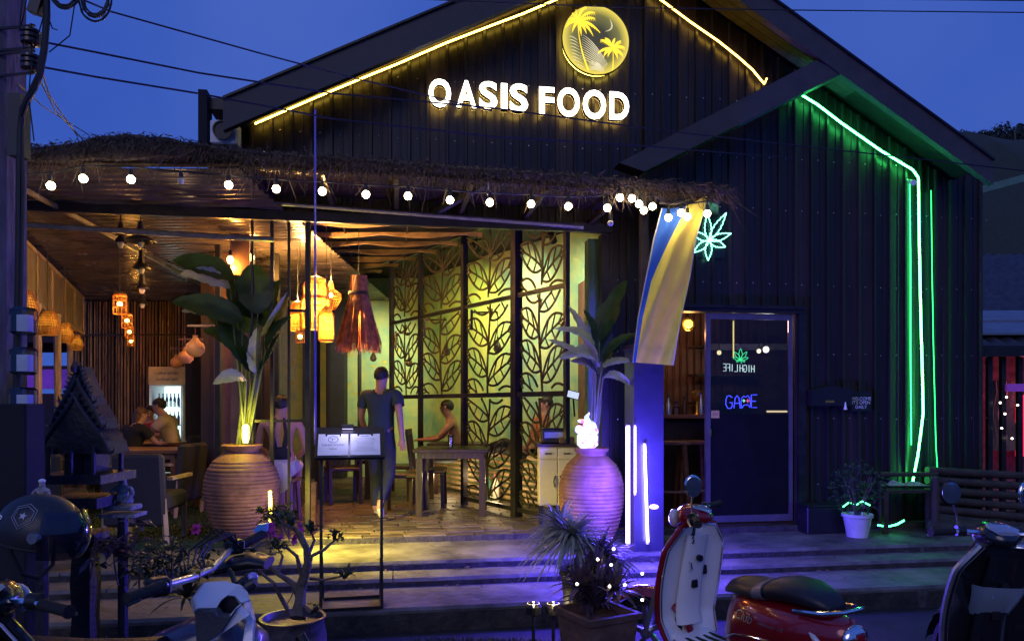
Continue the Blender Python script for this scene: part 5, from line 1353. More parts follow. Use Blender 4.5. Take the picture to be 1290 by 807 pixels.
wm = person('woman with bare back, black halter top and white skirt sitting behind the bars', J, M['skin'], None, M['tee_wht'], M['hair'], (P(354,0,8.05).x,8.05,FL), .1, legs_bare=True, sc_=1.02)
z = .59
wm_loc = wm.location.copy(); wm_rot = wm.rotation_euler.z; wm.location = (0,0,0); wm.rotation_euler.z = 0
skinmesh('halter_top', [[(V(0,0,z+.06),(.142,.108)),(V(0,0,z+.15),(.132,.104)),(V(0,0,z+.24),(.10,.105))]], M['tee_blk'], wm, 2)
skinmesh('halter_strap', [[(V(-.05,-.07,z+.2),.03),(V(-.075,-.11,z+.36),.02),(V(-.04,-.06,z+.52),.015)],], M['tee_blk'], wm, 2)
skinmesh('halter_strap', [[(V(.05,-.07,z+.2),.03),(V(.075,-.11,z+.36),.02),(V(.04,-.06,z+.52),.015)],], M['tee_blk'], wm, 2)
skinmesh('skirt', [[(V(0,0,z+.1),(.15,.12)),(V(0,-.01,z-.03),(.185,.15)),(V(0,.03,z-.12),(.18,.15))]], M['tee_wht'], wm, 2)
wm.location = wm_loc; wm.rotation_euler.z = wm_rot
ow = thing('oval_chair', 'cream chair with a rounded oval backrest behind the woman at the bars', 'chair', (wm_loc.x,wm_loc.y,FL)); cw = Vector((wm_loc.x+.03,wm_loc.y-.24,FL+.50))
m = MB(Matrix.Translation(cw)@Matrix.Rotation(PI/2,4,'X')); m.lathe([(.001,.012),(.12,.010),(.155,.0),(.12,-.012),(.001,-.014)],(0,0,0),28,sy=1.12); m.build('backrest', M['tee_wht'], parent=ow, smooth=True)
for i in (-1,1): m = MB(); m.tube([cw+V(i*.10,.01,-.12),cw+V(i*.12,.0,-.50)],.013,8); m.build('leg', M['mwood'], parent=ow)
o = thing('stool', 'backless wooden stool under the woman behind the bars', 'stool', (wm_loc.x,wm_loc.y,FL)); c = Vector((wm_loc.x,wm_loc.y,FL))
m = MB(); m.cbox(c+V(0,0,.46),(.36,.34,.035),ch=.006); m.build('seat', M['mwood'], parent=o)
for i in (-1,1):
    for j in (-1,1): m = MB(); m.bar(c+V(i*.16,j*.15,0), c+V(i*.14,j*.13,.44),.035); m.build('leg', M['mwood'], parent=o)
J = sit(.10,'table',.1); J['face'] = V(.1,1,-.2)
person('shirtless tanned man leaning on the table behind the leaf screens, facing left', J, M['skin_d'], None, M['denim'], M['hair'], (P(578,0,10.5).x,10.5,FL), PI/2, sc_=1.03)
J = sit(-.12,'lap',.12,.55); J['leg'] = [(V(-.09,.06,.61),V(-.12,.45,.78),V(-.12,.80,.62),V(-.12,.92,.70)),(V(.09,.06,.61),V(.12,.45,.72),V(.12,.82,.60),V(.12,.94,.68))]
J['face'] = V(0,1,-.3)
person('person in a patterned orange shirt lounging on the bench with knees up', J, M['skin_d'], M['tee_or'], M['tee_blk'], M['hair'], (P(672,0,9.55).x,9.55,FL), PI/2+.15, sc_=1.0)
# ================================================================== BIG POTS AND PLANTS
def big_pot(c, s_, lbl, rib=.011, zs=1.0):
    o = thing('clay_pot', lbl, 'pot', tuple(c), group='big ribbed terracotta jars')
    prof0 = [(.19,0),(.235,.05),(.29,.16),(.335,.30),(.35,.42),(.345,.52),(.315,.62),(.26,.70),(.19,.755),(.155,.775),(.15,.80)]
    prof = []
    N = 190
    for i in range(N+1):
        z = .775*i/N
        for (r0,z0),(r1,z1) in zip(prof0, prof0[1:]):
            if z0 <= z <= z1+1e-9:
                f = (z-z0)/(z1-z0); f2 = f
                r = r0+(r1-r0)*f2; break
        if .06 < z < .70: r += rib*(abs(math.sin(z*PI/.034))**.6-.5)*1.0
        prof.append((r*s_, z*s_*zs))
    prof += [(a_*s_, b_*s_*zs) for a_, b_ in ((.158,.80),(.185,.812),(.19,.835),(.175,.845),(.15,.84),(.145,.80),(.14,.76),(.001,.755))]
    m = MB(); m.lathe(prof, c, 56); m.build('jar', M['terracotta'], parent=o, smooth=60)
    m = MB(); m.lathe([(.144*s_,.765*s_*zs),(.001,.772*s_*zs)], c, 20); m.build('soil', mat('soil', (.03,.02,.015), .95, bump=.6), parent=o)
    return o
LP = Vector((P(305,0,7.1).x, 7.1, FL))
big_pot(LP, 1.0, 'largest ribbed terracotta jar at the left of the steps', zs=1.06)
RP = Vector((P(745,0,7.15).x, 7.15, .315))
big_pot(RP, 0.90, 'ribbed terracotta jar lit blue beside the awning post', zs=1.22)
def leaf_mesh(m, p0, p1, w, droop=.15, fold=.35, nseg=12, side=None, curl=0.0, tw=0.0, rag=.0):
    """broad blade from p0 (base) to p1 (tip), arching; folded along the midrib"""
    p0 = Vector(p0); p1 = Vector(p1); d = p1-p0; L_ = d.length
    up = Vector((0,0,1)) if abs(d.normalized().z) < .9 else Vector((0,-1,0))
    sd = d.normalized().cross(up).normalized() if side is None else Vector(side).normalized()
    nr = sd.cross(d.normalized()).normalized()
    v = []; f = []
    for i in range(nseg+1):
        a = i/nseg; c = p0+d*a + nr*(droop*L_*4*a*(1-a)*.5)
        ww = w*.5*(math.sin(PI*(a*.93+.03)**.75)**.8 if a < 1 else 0.0)
        if i == 0: ww = w*.06
        tt = tw*a; s2 = sd*math.cos(tt)+nr*math.sin(tt); n2 = nr*math.cos(tt)-sd*math.sin(tt)
        rg = 1+rag*noise.noise(Vector((a*7, w*31, L_*9)))
        for j, q in enumerate((-1,-.5,0,.5,1)):
            v.append(c + s2*(q*ww*rg) + n2*(fold*abs(q)*ww*(1-curl*abs(q)) + .006*math.sin(a*40+j)*abs(q)))
    for i in range(nseg):
        for j in range(4): f.append((i*5+j,i*5+j+1,(i+1)*5+j+1,(i+1)*5+j))
    m.add(v, f); return m
def stem(m, p0, p1, r0=.012, r1=.007, bow=.05):
    p0 = Vector(p0); p1 = Vector(p1); md = (p0+p1)/2+Vector((ru(-bow,bow),ru(-bow,bow),bow))
    m.tube([tuple(x) for x in bez(p0, md, p1, 6)], [r0+(r1-r0)*k/6 for k in range(7)], 6)
random.seed(17)
def big_plant(root, Y, leaves, lbl, name, stems_from):
    o = thing(name, lbl, 'plant', tuple(root))
    for (bx, by, tx, ty, w, dy0, dy1, mt, fold, droop) in leaves:
        b = P(bx, by, Y+dy0); t = P(tx, ty, Y+dy1)
        dd = (t-b).normalized(); s_h = dd.cross(V(0,0,1)); s_h = s_h.normalized() if s_h.length > .2 else V(1,0,0)
        n_h = s_h.cross(dd).normalized(); ph_ = 1.0*abs(dd.x)**.5*(1 if s_h.y*n_h.z > 0 else -1); sdv = s_h*math.cos(ph_)+n_h*math.sin(ph_)
        m = MB(); leaf_mesh(m, b, t, w, droop, fold, side=sdv, rag=.28, nseg=16); lf = m.build('leaf', M[mt], parent=o, smooth=60)
        m = MB(); m.tube([tuple(b+ (t-b)*k/8 + Vector((0,-.002,0))) for k in range(1)]+[tuple(b)], .004, 4)
        s0_ = Vector(stems_from)+Vector((ru(-.06,.06),ru(-.05,.05),0)); m = MB(); stem(m, s0_, b, .012, .007, .03); m.build('stem', M['stalk'], parent=o, smooth=True)
    return o
big_plant(LP+Vector((0,0,.83)), 7.1, [
  (295,350,216,328,.30,0,-.25,'leaf',.25,.12),(290,362,226,346,.24,-.05,-.3,'leaf_pale',.2,.25),(318,400,290,345,.34,.05,.1,'leaf',.2,.1),
  (325,395,318,332,.36,0,.1,'leaf',.3,.1),(306,405,216,380,.28,-.1,-.3,'leaf',.3,.18),(292,395,228,392,.15,-.12,-.3,'leaf_pale',.3,.12),
  (330,425,362,368,.18,-.05,-.2,'leaf_pale',.5,-.05),(338,430,364,372,.30,-.0,.0,'leaf',.2,-.12),(322,470,272,402,.26,-.05,-.1,'leaf',.25,.05),
  (320,468,296,430,.20,0,-.2,'leaf',.3,.1),(325,470,352,420,.24,-.05,-.1,'leaf',.3,-.1),(310,478,268,484,.17,-.1,-.35,'leaf_pale',.2,.45),
  (322,470,324,412,.14,-.12,-.2,'leaf_pale',.6,.05),(316,440,256,415,.2,.1,.1,'leaf',.25,.2),(330,410,352,352,.26,.1,.2,'leaf',.2,.05),
  (335,440,368,398,.22,-.1,-.15,'leaf',.35,.1),(315,420,305,350,.30,.12,.2,'leaf',.25,.1),(306,425,240,372,.24,.1,.1,'leaf',.25,.2)],
  'tall plant with big paddle leaves growing in the left terracotta jar', 'paddle_leaf_plant', LP+Vector((0,0,.80)))
big_plant(RP+Vector((0,0,.83)), 7.15, [
  (752,455,698,414,.17,0,-.3,'leaf_pale',.3,.4),(755,430,790,352,.24,.05,.1,'leaf',.25,.1),(752,462,704,452,.18,-.05,-.35,'leaf_pale',.3,.55),
  (748,468,690,428,.13,-.1,-.4,'leaf_pale',.4,.15),(748,458,716,385,.12,.0,.1,'leaf_pale',.3,.15),(760,455,806,420,.15,-.05,-.2,'leaf',.3,.3),
  (752,440,735,390,.20,.05,.05,'leaf',.3,.1),(758,462,798,455,.10,-.1,-.3,'leaf_pale',.3,.2),(750,470,718,455,.14,-.12,-.3,'leaf_pale',.3,.3),
  (757,455,762,395,.18,.1,.1,'leaf',.2,.05),(760,475,797,486,.10,-.1,-.3,'leaf_pale',.3,.5),(754,480,732,440,.12,-.05,-.2,'leaf',.3,.1),(756,478,786,430,.12,0,-.1,'leaf',.3,.1)],
  'paddle leaf plant glowing violet above the right terracotta jar', 'paddle_leaf_plant', RP+Vector((0,0,.82)))
# yellow lamp in the left jar and along the bars
c = LP+Vector((.07,-.10,1.0)); o = thing('jar_lamp', 'bright yellow lamp stuck in the mouth of the left jar', 'lamp', tuple(c))
m = MB(); m.lathe([(.02,-.09),(.032,-.05),(.032,.07),(.015,.09),(.001,.09)], c, 10); m.build('bulb', glow('yellow_bulb',(1.0,.78,.10),9), parent=o, smooth=True)
m = MB(); m.tube([c-V(0,0,.16), c-V(0,0,.09)], .02, 8); m.build('socket', M['black'], parent=o)
lamp('lamp_light', o, c+V(.0,-.14,.1), 12, YEL, .04)
# yellow LED tube standing at the bars
a = G(342,668,.33); a = W(341,662,-.55); b = W(340,618,-.55)
o = thing('yellow_tube', 'slim yellow light tube standing between the left jar and the bars', 'tube light', tuple(a))
m = MB(); m.tube([a,b],.014,8); m.build('tube', glow('yellow_tube_light',(1.0,.80,.08),11), parent=o)
m = MB(); m.lathe([(.05,0),(.05,.015),(.018,.02)],(a.x,a.y,.317),12); m.tube([(a.x,a.y,.33),a],.01,6); m.build('base', M['black'], parent=o)
l = lamp('lamp_light', o, a+V(.18,-.10,.55), 420, (1.0,.78,.10), .05, 'SPOT', spot=115, blend=.9); aim(l, G(490,686,.3), a+V(.16,-.05,.62))
lamp('lamp_light', o, a+V(.06,-.06,.25), 10, YEL, .04)
# small lit figurine on the right jar
c = RP+Vector((-.06,-.10,.925)); o = thing('glowing_figurine', 'glowing white translucent patterned figurine on the rim of the right jar', 'ornament lamp', tuple(c))
fgm = bpy.data.materials.new('lit_mosaic_glass'); fgm.use_nodes = True; nt = fgm.node_tree; b_ = nt.nodes['Principled BSDF']
vo = nt.nodes.new('ShaderNodeTexVoronoi'); vo.inputs['Scale'].default_value = 30; tcn = nt.nodes.new('ShaderNodeTexCoord'); nt.links.new(tcn.outputs['Object'], vo.inputs['Vector'])
rp = nt.nodes.new('ShaderNodeValToRGB'); sepc = nt.nodes.new('ShaderNodeSeparateColor'); nt.links.new(vo.outputs['Color'], sepc.inputs[0]); nt.links.new(sepc.outputs[0], rp.inputs[0])
rp.color_ramp.interpolation = 'CONSTANT'; els = rp.color_ramp.elements; els[0].color = (1,1,1,1); els[1].position = .55; els[1].color = (.5,.85,1,1)
for ps, cl in ((.68,(1,.55,.08,1)),(.76,(1,.95,.85,1)),(.9,(1,.25,.6,1))): e_ = els.new(ps); e_.color = cl
nt.links.new(rp.outputs[0], b_.inputs['Emission Color']); b_.inputs['Emission Strength'].default_value = .75; nt.links.new(rp.outputs[0], b_.inputs['Base Color'])
m = MB(); m.cbox(c+V(.01,0,.075),(.19,.15,.15),ch=.03); m.ball(c+V(.03,0,.19),.075,14,sq=(1,.8,1)); m.ball(c+V(-.07,-.03,.18),.042,12,sq=(1,.5,1)); m.ball(c+V(.075,0,.16),.042,12); m.build('body', fgm, parent=o, smooth=True, kind='stuff')
m = MB(); m.ball(c+V(-.05,-.05,.26),.030,12,sq=(1.3,.5,.7)); m.tube([c+V(.03,0,.22),c+V(.0,-.01,.30),c+V(.03,-.02,.34)],[.035,.024,.006],8); m.build('crest', fgm, parent=o, smooth=True, kind='stuff')
lamp('lamp_light', o, c+V(-.04,-.22,.16), .3, (1.0,.5,.7), .05)

# ================================================================== MENU STAND
mf = W(441,700,-1.75); Mm = Matrix.Translation((P(443,0,5.42).x,5.42,.18))@Matrix.Rotation(TH+.05,4,'Z')
ms = thing('menu_stand', 'black steel stand holding two clipped white menu sheets at the step edge', 'menu stand', tuple(Mm.translation))
hw = .215
m = MB(Mm)
for i in (-1,1):
    m = MB(Mm); m.bar((i*hw,-.12,0),(i*hw,.02,1.13),.02); m.build('front_leg', M['steel'], parent=ms)
    m = MB(Mm); m.bar((i*hw,.20,0.0),(i*hw,-.06,.55),.02); m.build('rear_strut', M['steel'], parent=ms)
    m = MB(Mm); m.bar((i*hw,-.12,.01),(i*hw,.20,.01),.022); m.build('foot_bar', M['steel'], parent=ms)
m = MB(Mm); m.bar((-hw,-.12,.011),(hw,-.12,.011),.02); m.build('front_bar', M['steel'], parent=ms)
m = MB(Mm); m.bar((-hw,.19,.011),(hw,.19,.011),.02); m.build('back_bar', M['steel'], parent=ms)
Mb = Mm@Matrix.Translation((-.01,.02,1.17))@Matrix.Rotation(math.radians(38),4,'X')
m = MB(Mb); m.cbox((0,.03,0),(.50,.34,.03),ch=.004); m.build('board', M['black'], parent=ms)
for i, xx in enumerate((-.122,.108)):
    m = MB(Mb); m.cbox((xx,-.005,.0185),(.215,.235,.003)); pg = m.build('menu_sheet', M['paper'], parent=ms)
    m = MB(Mb); m.cbox((xx,.115,.024),(.10,.018,.008)); m.cbox((xx-.05,.105,.022),(.012,.035,.006)); m.cbox((xx+.05,.105,.022),(.012,.035,.006)); m.build('clip', M['black'], parent=ms, kind='stuff')
    m = MB(Mb)
    if i == 0:
        m.tube([(xx+.035*math.cos(2*PI*k/24),.05+.035*math.sin(2*PI*k/24),.0208) for k in range(25)],.002,4); m.tube([(xx-.01,.03,.0208),(xx-.005,.055,.0208),(xx-.02,.065,.0208)],.002,4); m.tube([(xx-.005,.055,.0208),(xx+.015,.062,.0208)],.002,4)
        vs_, fs_ = text_geo('OASIS FOOD',.028); m.add([V(v.x+xx,v.y-.012,.0206) for v in vs_], fs_)
        vs_, fs_ = text_geo('MENU',.02); m.add([V(v.x+xx,v.y-.055,.0206) for v in vs_], fs_)
    else:
        vs_, fs_ = text_geo('MENU',.022); m.add([V(v.x+xx,v.y+.085,.0206) for v in vs_], fs_)
        random.seed(44)
        for k in range(11):
            L_ = ru(.06,.085); m.add([V(xx-L_,.062-.014*k,.0206),V(xx+L_,.062-.014*k,.0206),V(xx+L_,.060-.014*k,.0206),V(xx-L_,.060-.014*k,.0206)],[(0,1,2,3)])
    m.build('printing', M['ink'], parent=pg)
m = MB(Mb); m.cbox((-.02,.17,.045),(.09,.03,.02)); lh = m.build('clip_lamp', M['black'], parent=ms)
m = MB(Mb); m.cbox((-.02,.166,.0335),(.08,.02,.003)); m.build('lamp_panel', glow('violet_white_led',(.62,.55,1.0),6), parent=lh)
q = Mb@V(-.02,.12,.16); l = lamp('lamp_light', ms, q, 1.8, (.55,.52,1.0), .02)

# ================================================================== FLAG
fo = thing('flag', 'blue and yellow flag hanging full length from the awning end', 'flag', tuple(W(845,350,TT-.1)))
def flag_pt(u, v):
    xl = [(262,834),(300,824),(350,814),(400,804),(458,797)]; xr = [(243,893),(300,877),(350,869),(400,858),(460,848)]
    yl = 262+(456-262)*v; yr = 243+(460-243)*v
    L0 = interp(xl, yl); R0_ = interp(xr, yr)
    x = L0+(R0_-L0)*u; y = yl+(yr-yl)*u
    if v < .12: y += 7*math.sin(PI*u)*(1-v/.12)
    w_ = TT+.03+.035*math.sin(u*7+v*3.5)*(0.4+v)+.02*math.sin(u*15+v*11)
    return W(x, y, w_)
def boundary(v):  # u of the colour seam (yellow to the right)
    return interp([(0,.52),(.12,.50),(.25,.36),(.38,.22),(.48,.13),(.6,.12),(1,.07)], v)
NU, NV = 28, 60
v_ = []; f_ = []; mi = []
for j in range(NV+1):
    vv = j/NV; bd = boundary(vv)
    for i in range(NU+1):
        k = i/NU; u = k/.35*bd if k < .35 else bd+(k-.35)/.65*(1-bd)
        v_.append(tuple(flag_pt(u, vv)))
m = MB()
k35 = int(round(.35*NU))
# make the column at the seam exact
for j in range(NV+1):
    vv = j/NV; bd = boundary(vv)
    for i in range(NU+1):
        u = bd*i/k35 if i <= k35 else bd+(1-bd)*(i-k35)/(NU-k35)
        v_[j*(NU+1)+i] = tuple(flag_pt(u, vv))
m.add(v_, [])
base_n = 0
for j in range(NV):
    for i in range(NU):
        m.f.append((j*(NU+1)+i, j*(NU+1)+i+1, (j+1)*(NU+1)+i+1, (j+1)*(NU+1)+i)); m.m.append(0 if i < k35 else 1)
m.build('cloth', [mat('blue_flag_cloth',(.02,.13,.70),.75,tl=.35,var=.08), mat('yellow_flag_cloth',(.95,.80,.14),.75,tl=.35,var=.05)], parent=fo, smooth=True)
m = MB(); m.tube([flag_pt(0,k/20) for k in range(21)],.006,4); m.tube([flag_pt(1,k/20) for k in range(21)],.005,4); m.build('hem', mat('pale_hem',(.5,.5,.45),.8), parent=fo, kind='stuff')
m = MB(); m.tube([flag_pt(0,0)+V(-.02,.02,.05), flag_pt(.3,0)+V(0,0,.035), flag_pt(1,0)+V(0,0,.02)],.012,6); m.build('flag_pole', M['dwood'], parent=fo)

# ================================================================== UTILITY POLE, CABLES, METERS
up = thing('utility_pole', 'weathered square utility pole at the left edge carrying meters and cables', 'utility pole', tuple(P(-2,0,4.2))[:2]+(0,))
c = P(0,0,4.2); polem = mat('weathered_pole_concrete',(.14,.12,.12),.85,var=.35,scale=6,stretch=(2,2,.5),bump=.5,bscale=18)
m = MB(); rings = []
for k in range(30):
    z = 9*k/29; r = .112-.002*z; n_ = .004*noise.noise(V(0,0,z*3)); rings.append([V(c.x-.01+a*r+n_, c.y+b*r, z) for a, b in ((-1,-.8),(-.8,-1),(.8,-1),(1,-.8),(1,.8),(.8,1),(-.8,1),(-1,.8))])
m.loft(rings); m.build('shaft', polem, parent=up)
for k, (z_) in enumerate((505,455,405)):
    q = P(33,z_,4.05); m = MB(); m.cbox((q.x-.035,q.y+.03,q.z),(.05,.1,.14)); mt_ = m.build('electricity_meter', M['black'], parent=up)
    m = MB(); m.cbox((q.x+.0,q.y-.02,q.z),(.10,.12,.15),ch=.015); m.build('glass_cover', M['glassy'], parent=mt_)
    m = MB(); m.cbox((q.x-.0,q.y-.01,q.z-.01),(.06,.05,.09)); m.build('meter_body', M['white'], parent=mt_)
q0 = P(24,160,4.05); m = MB(); m.cbox(P(24,160,4.08),(.07,.09,.34)); m.build('cable_box', M['black'], parent=up)
for (yy) in (0,1):
    z = P(0,36+yy*15,4.0).z; zb = P(0,66+yy*17,4.0).z
for yc in (46,78):
    q = P(39,yc,4.05); m = MB(); m.lathe([(.018,-.045),(.05,-.04),(.05,-.022),(.035,-.018),(.05,-.012),(.05,.006),(.035,.01),(.05,.018),(.048,.032),(.018,.04)], q, 14); m.build('insulator', mat('brown_insulator',(.03,.02,.018),.25), parent=up, smooth=50)
    m = MB(); m.bar((c.x,4.1,q.z+.06),(q.x+.02,4.05,q.z+.06),.012); m.bar((c.x,4.1,q.z-.06),(q.x+.02,4.05,q.z-.06),.012); m.tube([q+V(0,0,.07), q-V(0,0,.07)],.007,6); m.build('insulator_bracket', M['steel'], parent=up, kind='stuff')
# conduit down the pole
m = MB(); m.tube([P(58,-30,4.0),P(59,20,4.0),P(56,60,4.0),P(50,95,4.0),P(38,120,4.02),P(28,140,4.05),P(25,165,4.05),P(24,300,4.05),P(22,420,4.05),P(20,520,4.05)],.018,8); m.build('conduit', M['cable'], parent=up, smooth=True)
m = MB(); m.tube([P(54,80,4.0),P(45,112,4.0),P(34,128,4.0),P(27,150,4.05),P(29,240,4.05),P(27,330,4.05),P(24,510,4.03)],.010,6); m.build('conduit', M['cable'], parent=up, smooth=True)
random.seed(9)
# coils of spare cable above
for (cx,cy,rx,ry,n_) in ((120,-5,20,30,7),(82,-12,18,22,5)):
    for k in range(n_):
        a0 = ru(0,6.28); sc2 = ru(.75,1.1); m = MB(); cc_ = V(0,0,0)
        m.tube([P(cx+ru(-1,1)+rx*sc2*math.cos(t_), cy+ry*sc2*math.sin(t_), 4.0+.02*k) for t_ in [2*PI*j/28+a0 for j in range(29)]],.0045,5); m.build('cable_coil', M['cable'], parent=up)
m = MB(); m.cbox(P(48,2,4.0),(.06,.05,.14),ry=.3); m.build('cable_clamp', M['black'], parent=up)
def wirepx(pts, lbl, r=.006, Ys=None, grp='overhead cables'):
    pp = [P(x,y,Yv) for (x,y),Yv in zip(pts, Ys)]
    out = []
    for i in range(len(pp)-1):
        for k in range(8): out.append(pp[i].lerp(pp[i+1],k/8))
    out.append(pp[-1]); m = MB(); m.tube(out, r, 5); o = m.build('overhead_cable', M['cable']); tag(o, lbl, 'cable', grp); return o
wirepx([(38,50),(120,66),(250,92),(420,118),(620,136),(800,160),(900,172),(1290,215)], 'upper of the two cables from the insulators passing before the gable', .0065, [4.05,4.3,4.7,5.2,5.6,5.9,6.1,6.9])
wirepx([(38,82),(120,97),(250,118),(420,150),(620,172),(800,183),(1000,200)], 'lower of the two cables from the insulators passing before the gable', .0065, [4.05,4.3,4.7,5.2,5.6,5.9,6.4])
wirepx([(95,-4),(140,15),(330,68),(440,97),(620,140)], 'cable running down from the coils across the sky to the gable', .0055, [4.0,4.2,4.8,5.3,6.0])
wirepx([(460,-4),(640,4),(800,10),(1000,13),(1290,16)], 'topmost thin cable crossing the gable peak and the right sky', .005, [5.5,5.7,5.9,6.1,6.6])
wirepx([(900,-6),(1100,-1),(1290,1)], 'thin cable grazing the top right corner of the sky', .005, [5.8,6.1,6.6])
for k, (pts) in enumerate((((50,80),(62,120),(98,172)),((50,100),(70,140),(104,175)),((22,105),(55,135),(112,170)),((40,75),(36,120),(43,178)),((28,0),(25,30),(30,60)),((95,0),(88,45),(62,66)),((34,-5),(30,20),(24,40)),((55,20),(48,45),(44,60)),((62,25),(66,36),(72,38)))):
    wirepx(pts, ('thin drop cable %s' % ('slanting to the thatch hump, steepest of the three','slanting to the thatch hump, middle one','crossing the other two above the thatch','hanging straight down beside the pole','at the top of the pole, leftmost','curving from the coils to the insulators','tied along the top of the pole','looping beside the thick conduit','with a frayed end beside the conduit')[k]), .0035 if k not in (0,1) else .0045, [4.0,4.6,5.6] if k < 3 else [4.0,4.02,4.05], grp='loose drop cables by the pole')
# black flat box in front of the pole
c = P(12,572,3.8); bx = thing('meter_cabinet', 'plain black flat-sided cabinet under the meters at the left edge', 'cabinet', (c.x,c.y,0))
m = MB(); m.cbox((c.x-.05,c.y,(P(0,508,3.8).z+.30)/2),(.37,.16,P(0,508,3.8).z-.30),ch=.008); m.build('cabinet_box', M['flatblack'], parent=bx)
m = MB(); m.bar((c.x-.05,c.y,0),(c.x-.05,c.y,.3),.07); m.build('post', M['steel'], parent=bx)
# ================================================================== SHRINE
sc0 = P(108,0,4.4); sh_ = thing('spirit_house', 'dark carved spirit house with steep tiered roofs on a pedestal', 'shrine', (sc0.x,sc0.y,0))
def shz(y): return P(0,y,4.4).z
cx_, cy_ = sc0.x, sc0.y
m = MB(); m.lathe([(.16,0),(.16,.1),(.09,.16),(.075,.4),(.085,.6),(.075,.75),(.12,.82),(.17,.86),(.17,.9)],(cx_,cy_,0),4,M=Matrix.Translation((cx_,cy_,0))@Matrix.Rotation(PI/4,4,'Z')@Matrix.Translation((-cx_,-cy_,0))); m.build('pedestal', M['shrine'], parent=sh_)
m = MB(); m.cbox((cx_,cy_,shz(600)+.0),(.40,.40,.05)); m.cbox((cx_,cy_,shz(630)),(.30,.30,.06)); m.build('platform', M['shrine'], parent=sh_, kind='stuff')
for i in (-1,0,1):
    for j in (-1,1):
        m = MB(); m.tube([(cx_+i*.13,cy_+j*.15,shz(600)),(cx_+i*.13,cy_+j*.15,shz(560))],.014,8); m.build('column', M['shrine'], parent=sh_)
m = MB(); m.cbox((cx_,cy_+.03,(shz(600)+shz(560))/2),(.17,.2,shz(560)-shz(600))); m.build('chamber', M['shrine'], parent=sh_)
m = MB(); m.cbox((cx_,cy_-.075,(shz(595)+shz(556))/2),(.05,.012,shz(560)-shz(597))); m.build('doorway', M['flatblack'], parent=sh_)
tiers = [(566,500,.205,.12,.11),(535,478,.150,.06,.09),(505,462,.080,.0,.07)]
for n_, (yb, yt, hw_, top_, dp) in enumerate(tiers):
    zb, zt = shz(yb), shz(yt)
    m = MB()
    prof = []
    for k in range(9):
        a = k/8; prof.append((hw_*(1-a)**1.25+.004, zb+(zt-zb)*a**.85 - (.02 if k == 0 else 0)))
    rings = []
    for yv in (-dp,-dp*.9,dp*.9,dp):
        rings.append([V(cx_-x,cy_+yv,z) for x,z in prof]+[V(cx_+x,cy_+yv,z) for x,z in reversed(prof)])
    m.loft(rings); m.build('roof', M['shrine'], parent=sh_)
    for sg_ in (-1,1):
        for (x,z), (x2,z2) in zip(prof, prof[1:]):
            m2_ = MB()
        m = MB(); m.tube([V(cx_+sg_*x,cy_-dp-.008,z+.005) for x,z in prof],[.010]*9,5); 
        for (x,z) in prof[::1]: m.add([V(cx_+sg_*x,cy_-dp-.012,z),V(cx_+sg_*(x+.028),cy_-dp-.01,z+.030),V(cx_+sg_*(x+.0),cy_-dp+.004,z+.022)],[(0,1,2)])
        m.tube([V(cx_+sg_*hw_,cy_-dp-.008,zb-.015),V(cx_+sg_*(hw_+.03),cy_-dp-.01,zb),V(cx_+sg_*(hw_+.035),cy_-dp-.01,zb+.035)],[.010,.008,.002],5)
        m.build('carved_edge', mat('shrine_edge_%d%d'%(n_,sg_),(.04,.038,.055),.45), parent=sh_, kind='stuff')
m = MB(); m.lathe([(.014,0),(.018,.03),(.004,.06),(.001,.12)],(cx_,cy_-.12,shz(470)),8); m.build('finial', M['shrine'], parent=sh_)
# little figures
def figurine(px, py, Y, s_, lbl, hat=False):
    c = P(px, py, Y); o = thing('stone_figurine', lbl, 'figurine', tuple(c))
    J_ = [[(c+V(0,0,.035)*s_,(.06*s_,.05*s_)),(c+V(0,0,.10)*s_,(.05*s_,.035*s_)),(c+V(0,0,.15)*s_,(.02*s_,.02*s_)),(c+V(0,0,.19)*s_,(.030*s_,.032*s_)),(c+V(0,0,.225)*s_,(.02*s_,.02*s_))]]
    for i in (-1,1):
        J_.append([(c+V(0,0,.10)*s_,(.05*s_,.035*s_)),(c+V(i*.06,0,.12)*s_,.020*s_),(c+V(i*.085,-.02,.07)*s_,.015*s_),(c+V(i*.05,-.06,.035)*s_,.013*s_)])
        J_.append([(c+V(0,0,.035)*s_,(.06*s_,.05*s_)),(c+V(i*.09,-.03,.03)*s_,.026*s_),(c+V(i*.02,-.08,.02)*s_,.018*s_)])
    skinmesh('figure', J_, M['stonefig'], o, 1)
    m = MB(); m.cbox(c-V(0,0,.02),(.22*s_,.16*s_,.03),ch=.006); m.cbox(c-V(0,0,.065),(.27*s_,.20*s_,.02)); m.build('plinth', M['stonefig'], parent=o, kind='stuff')
    m = MB(); m.tube([c-V(0,0,.07), V(c.x,c.y,.0)],.03,8); m.build('pole_base', M['shrine'], parent=o)
    m = MB(); m.ball(c+V(0,0,.205)*s_,.033*s_,10,sq=(1,1,.7)); m.build('cap', M['paper'], parent=o, smooth=True)
    return o
figurine(155,634,4.5,.80,'pale seated stone figurine on a plinth before the grey armchair')
figurine(53,632,3.6,.50,'small seated stone figurine behind the helmet at the left')

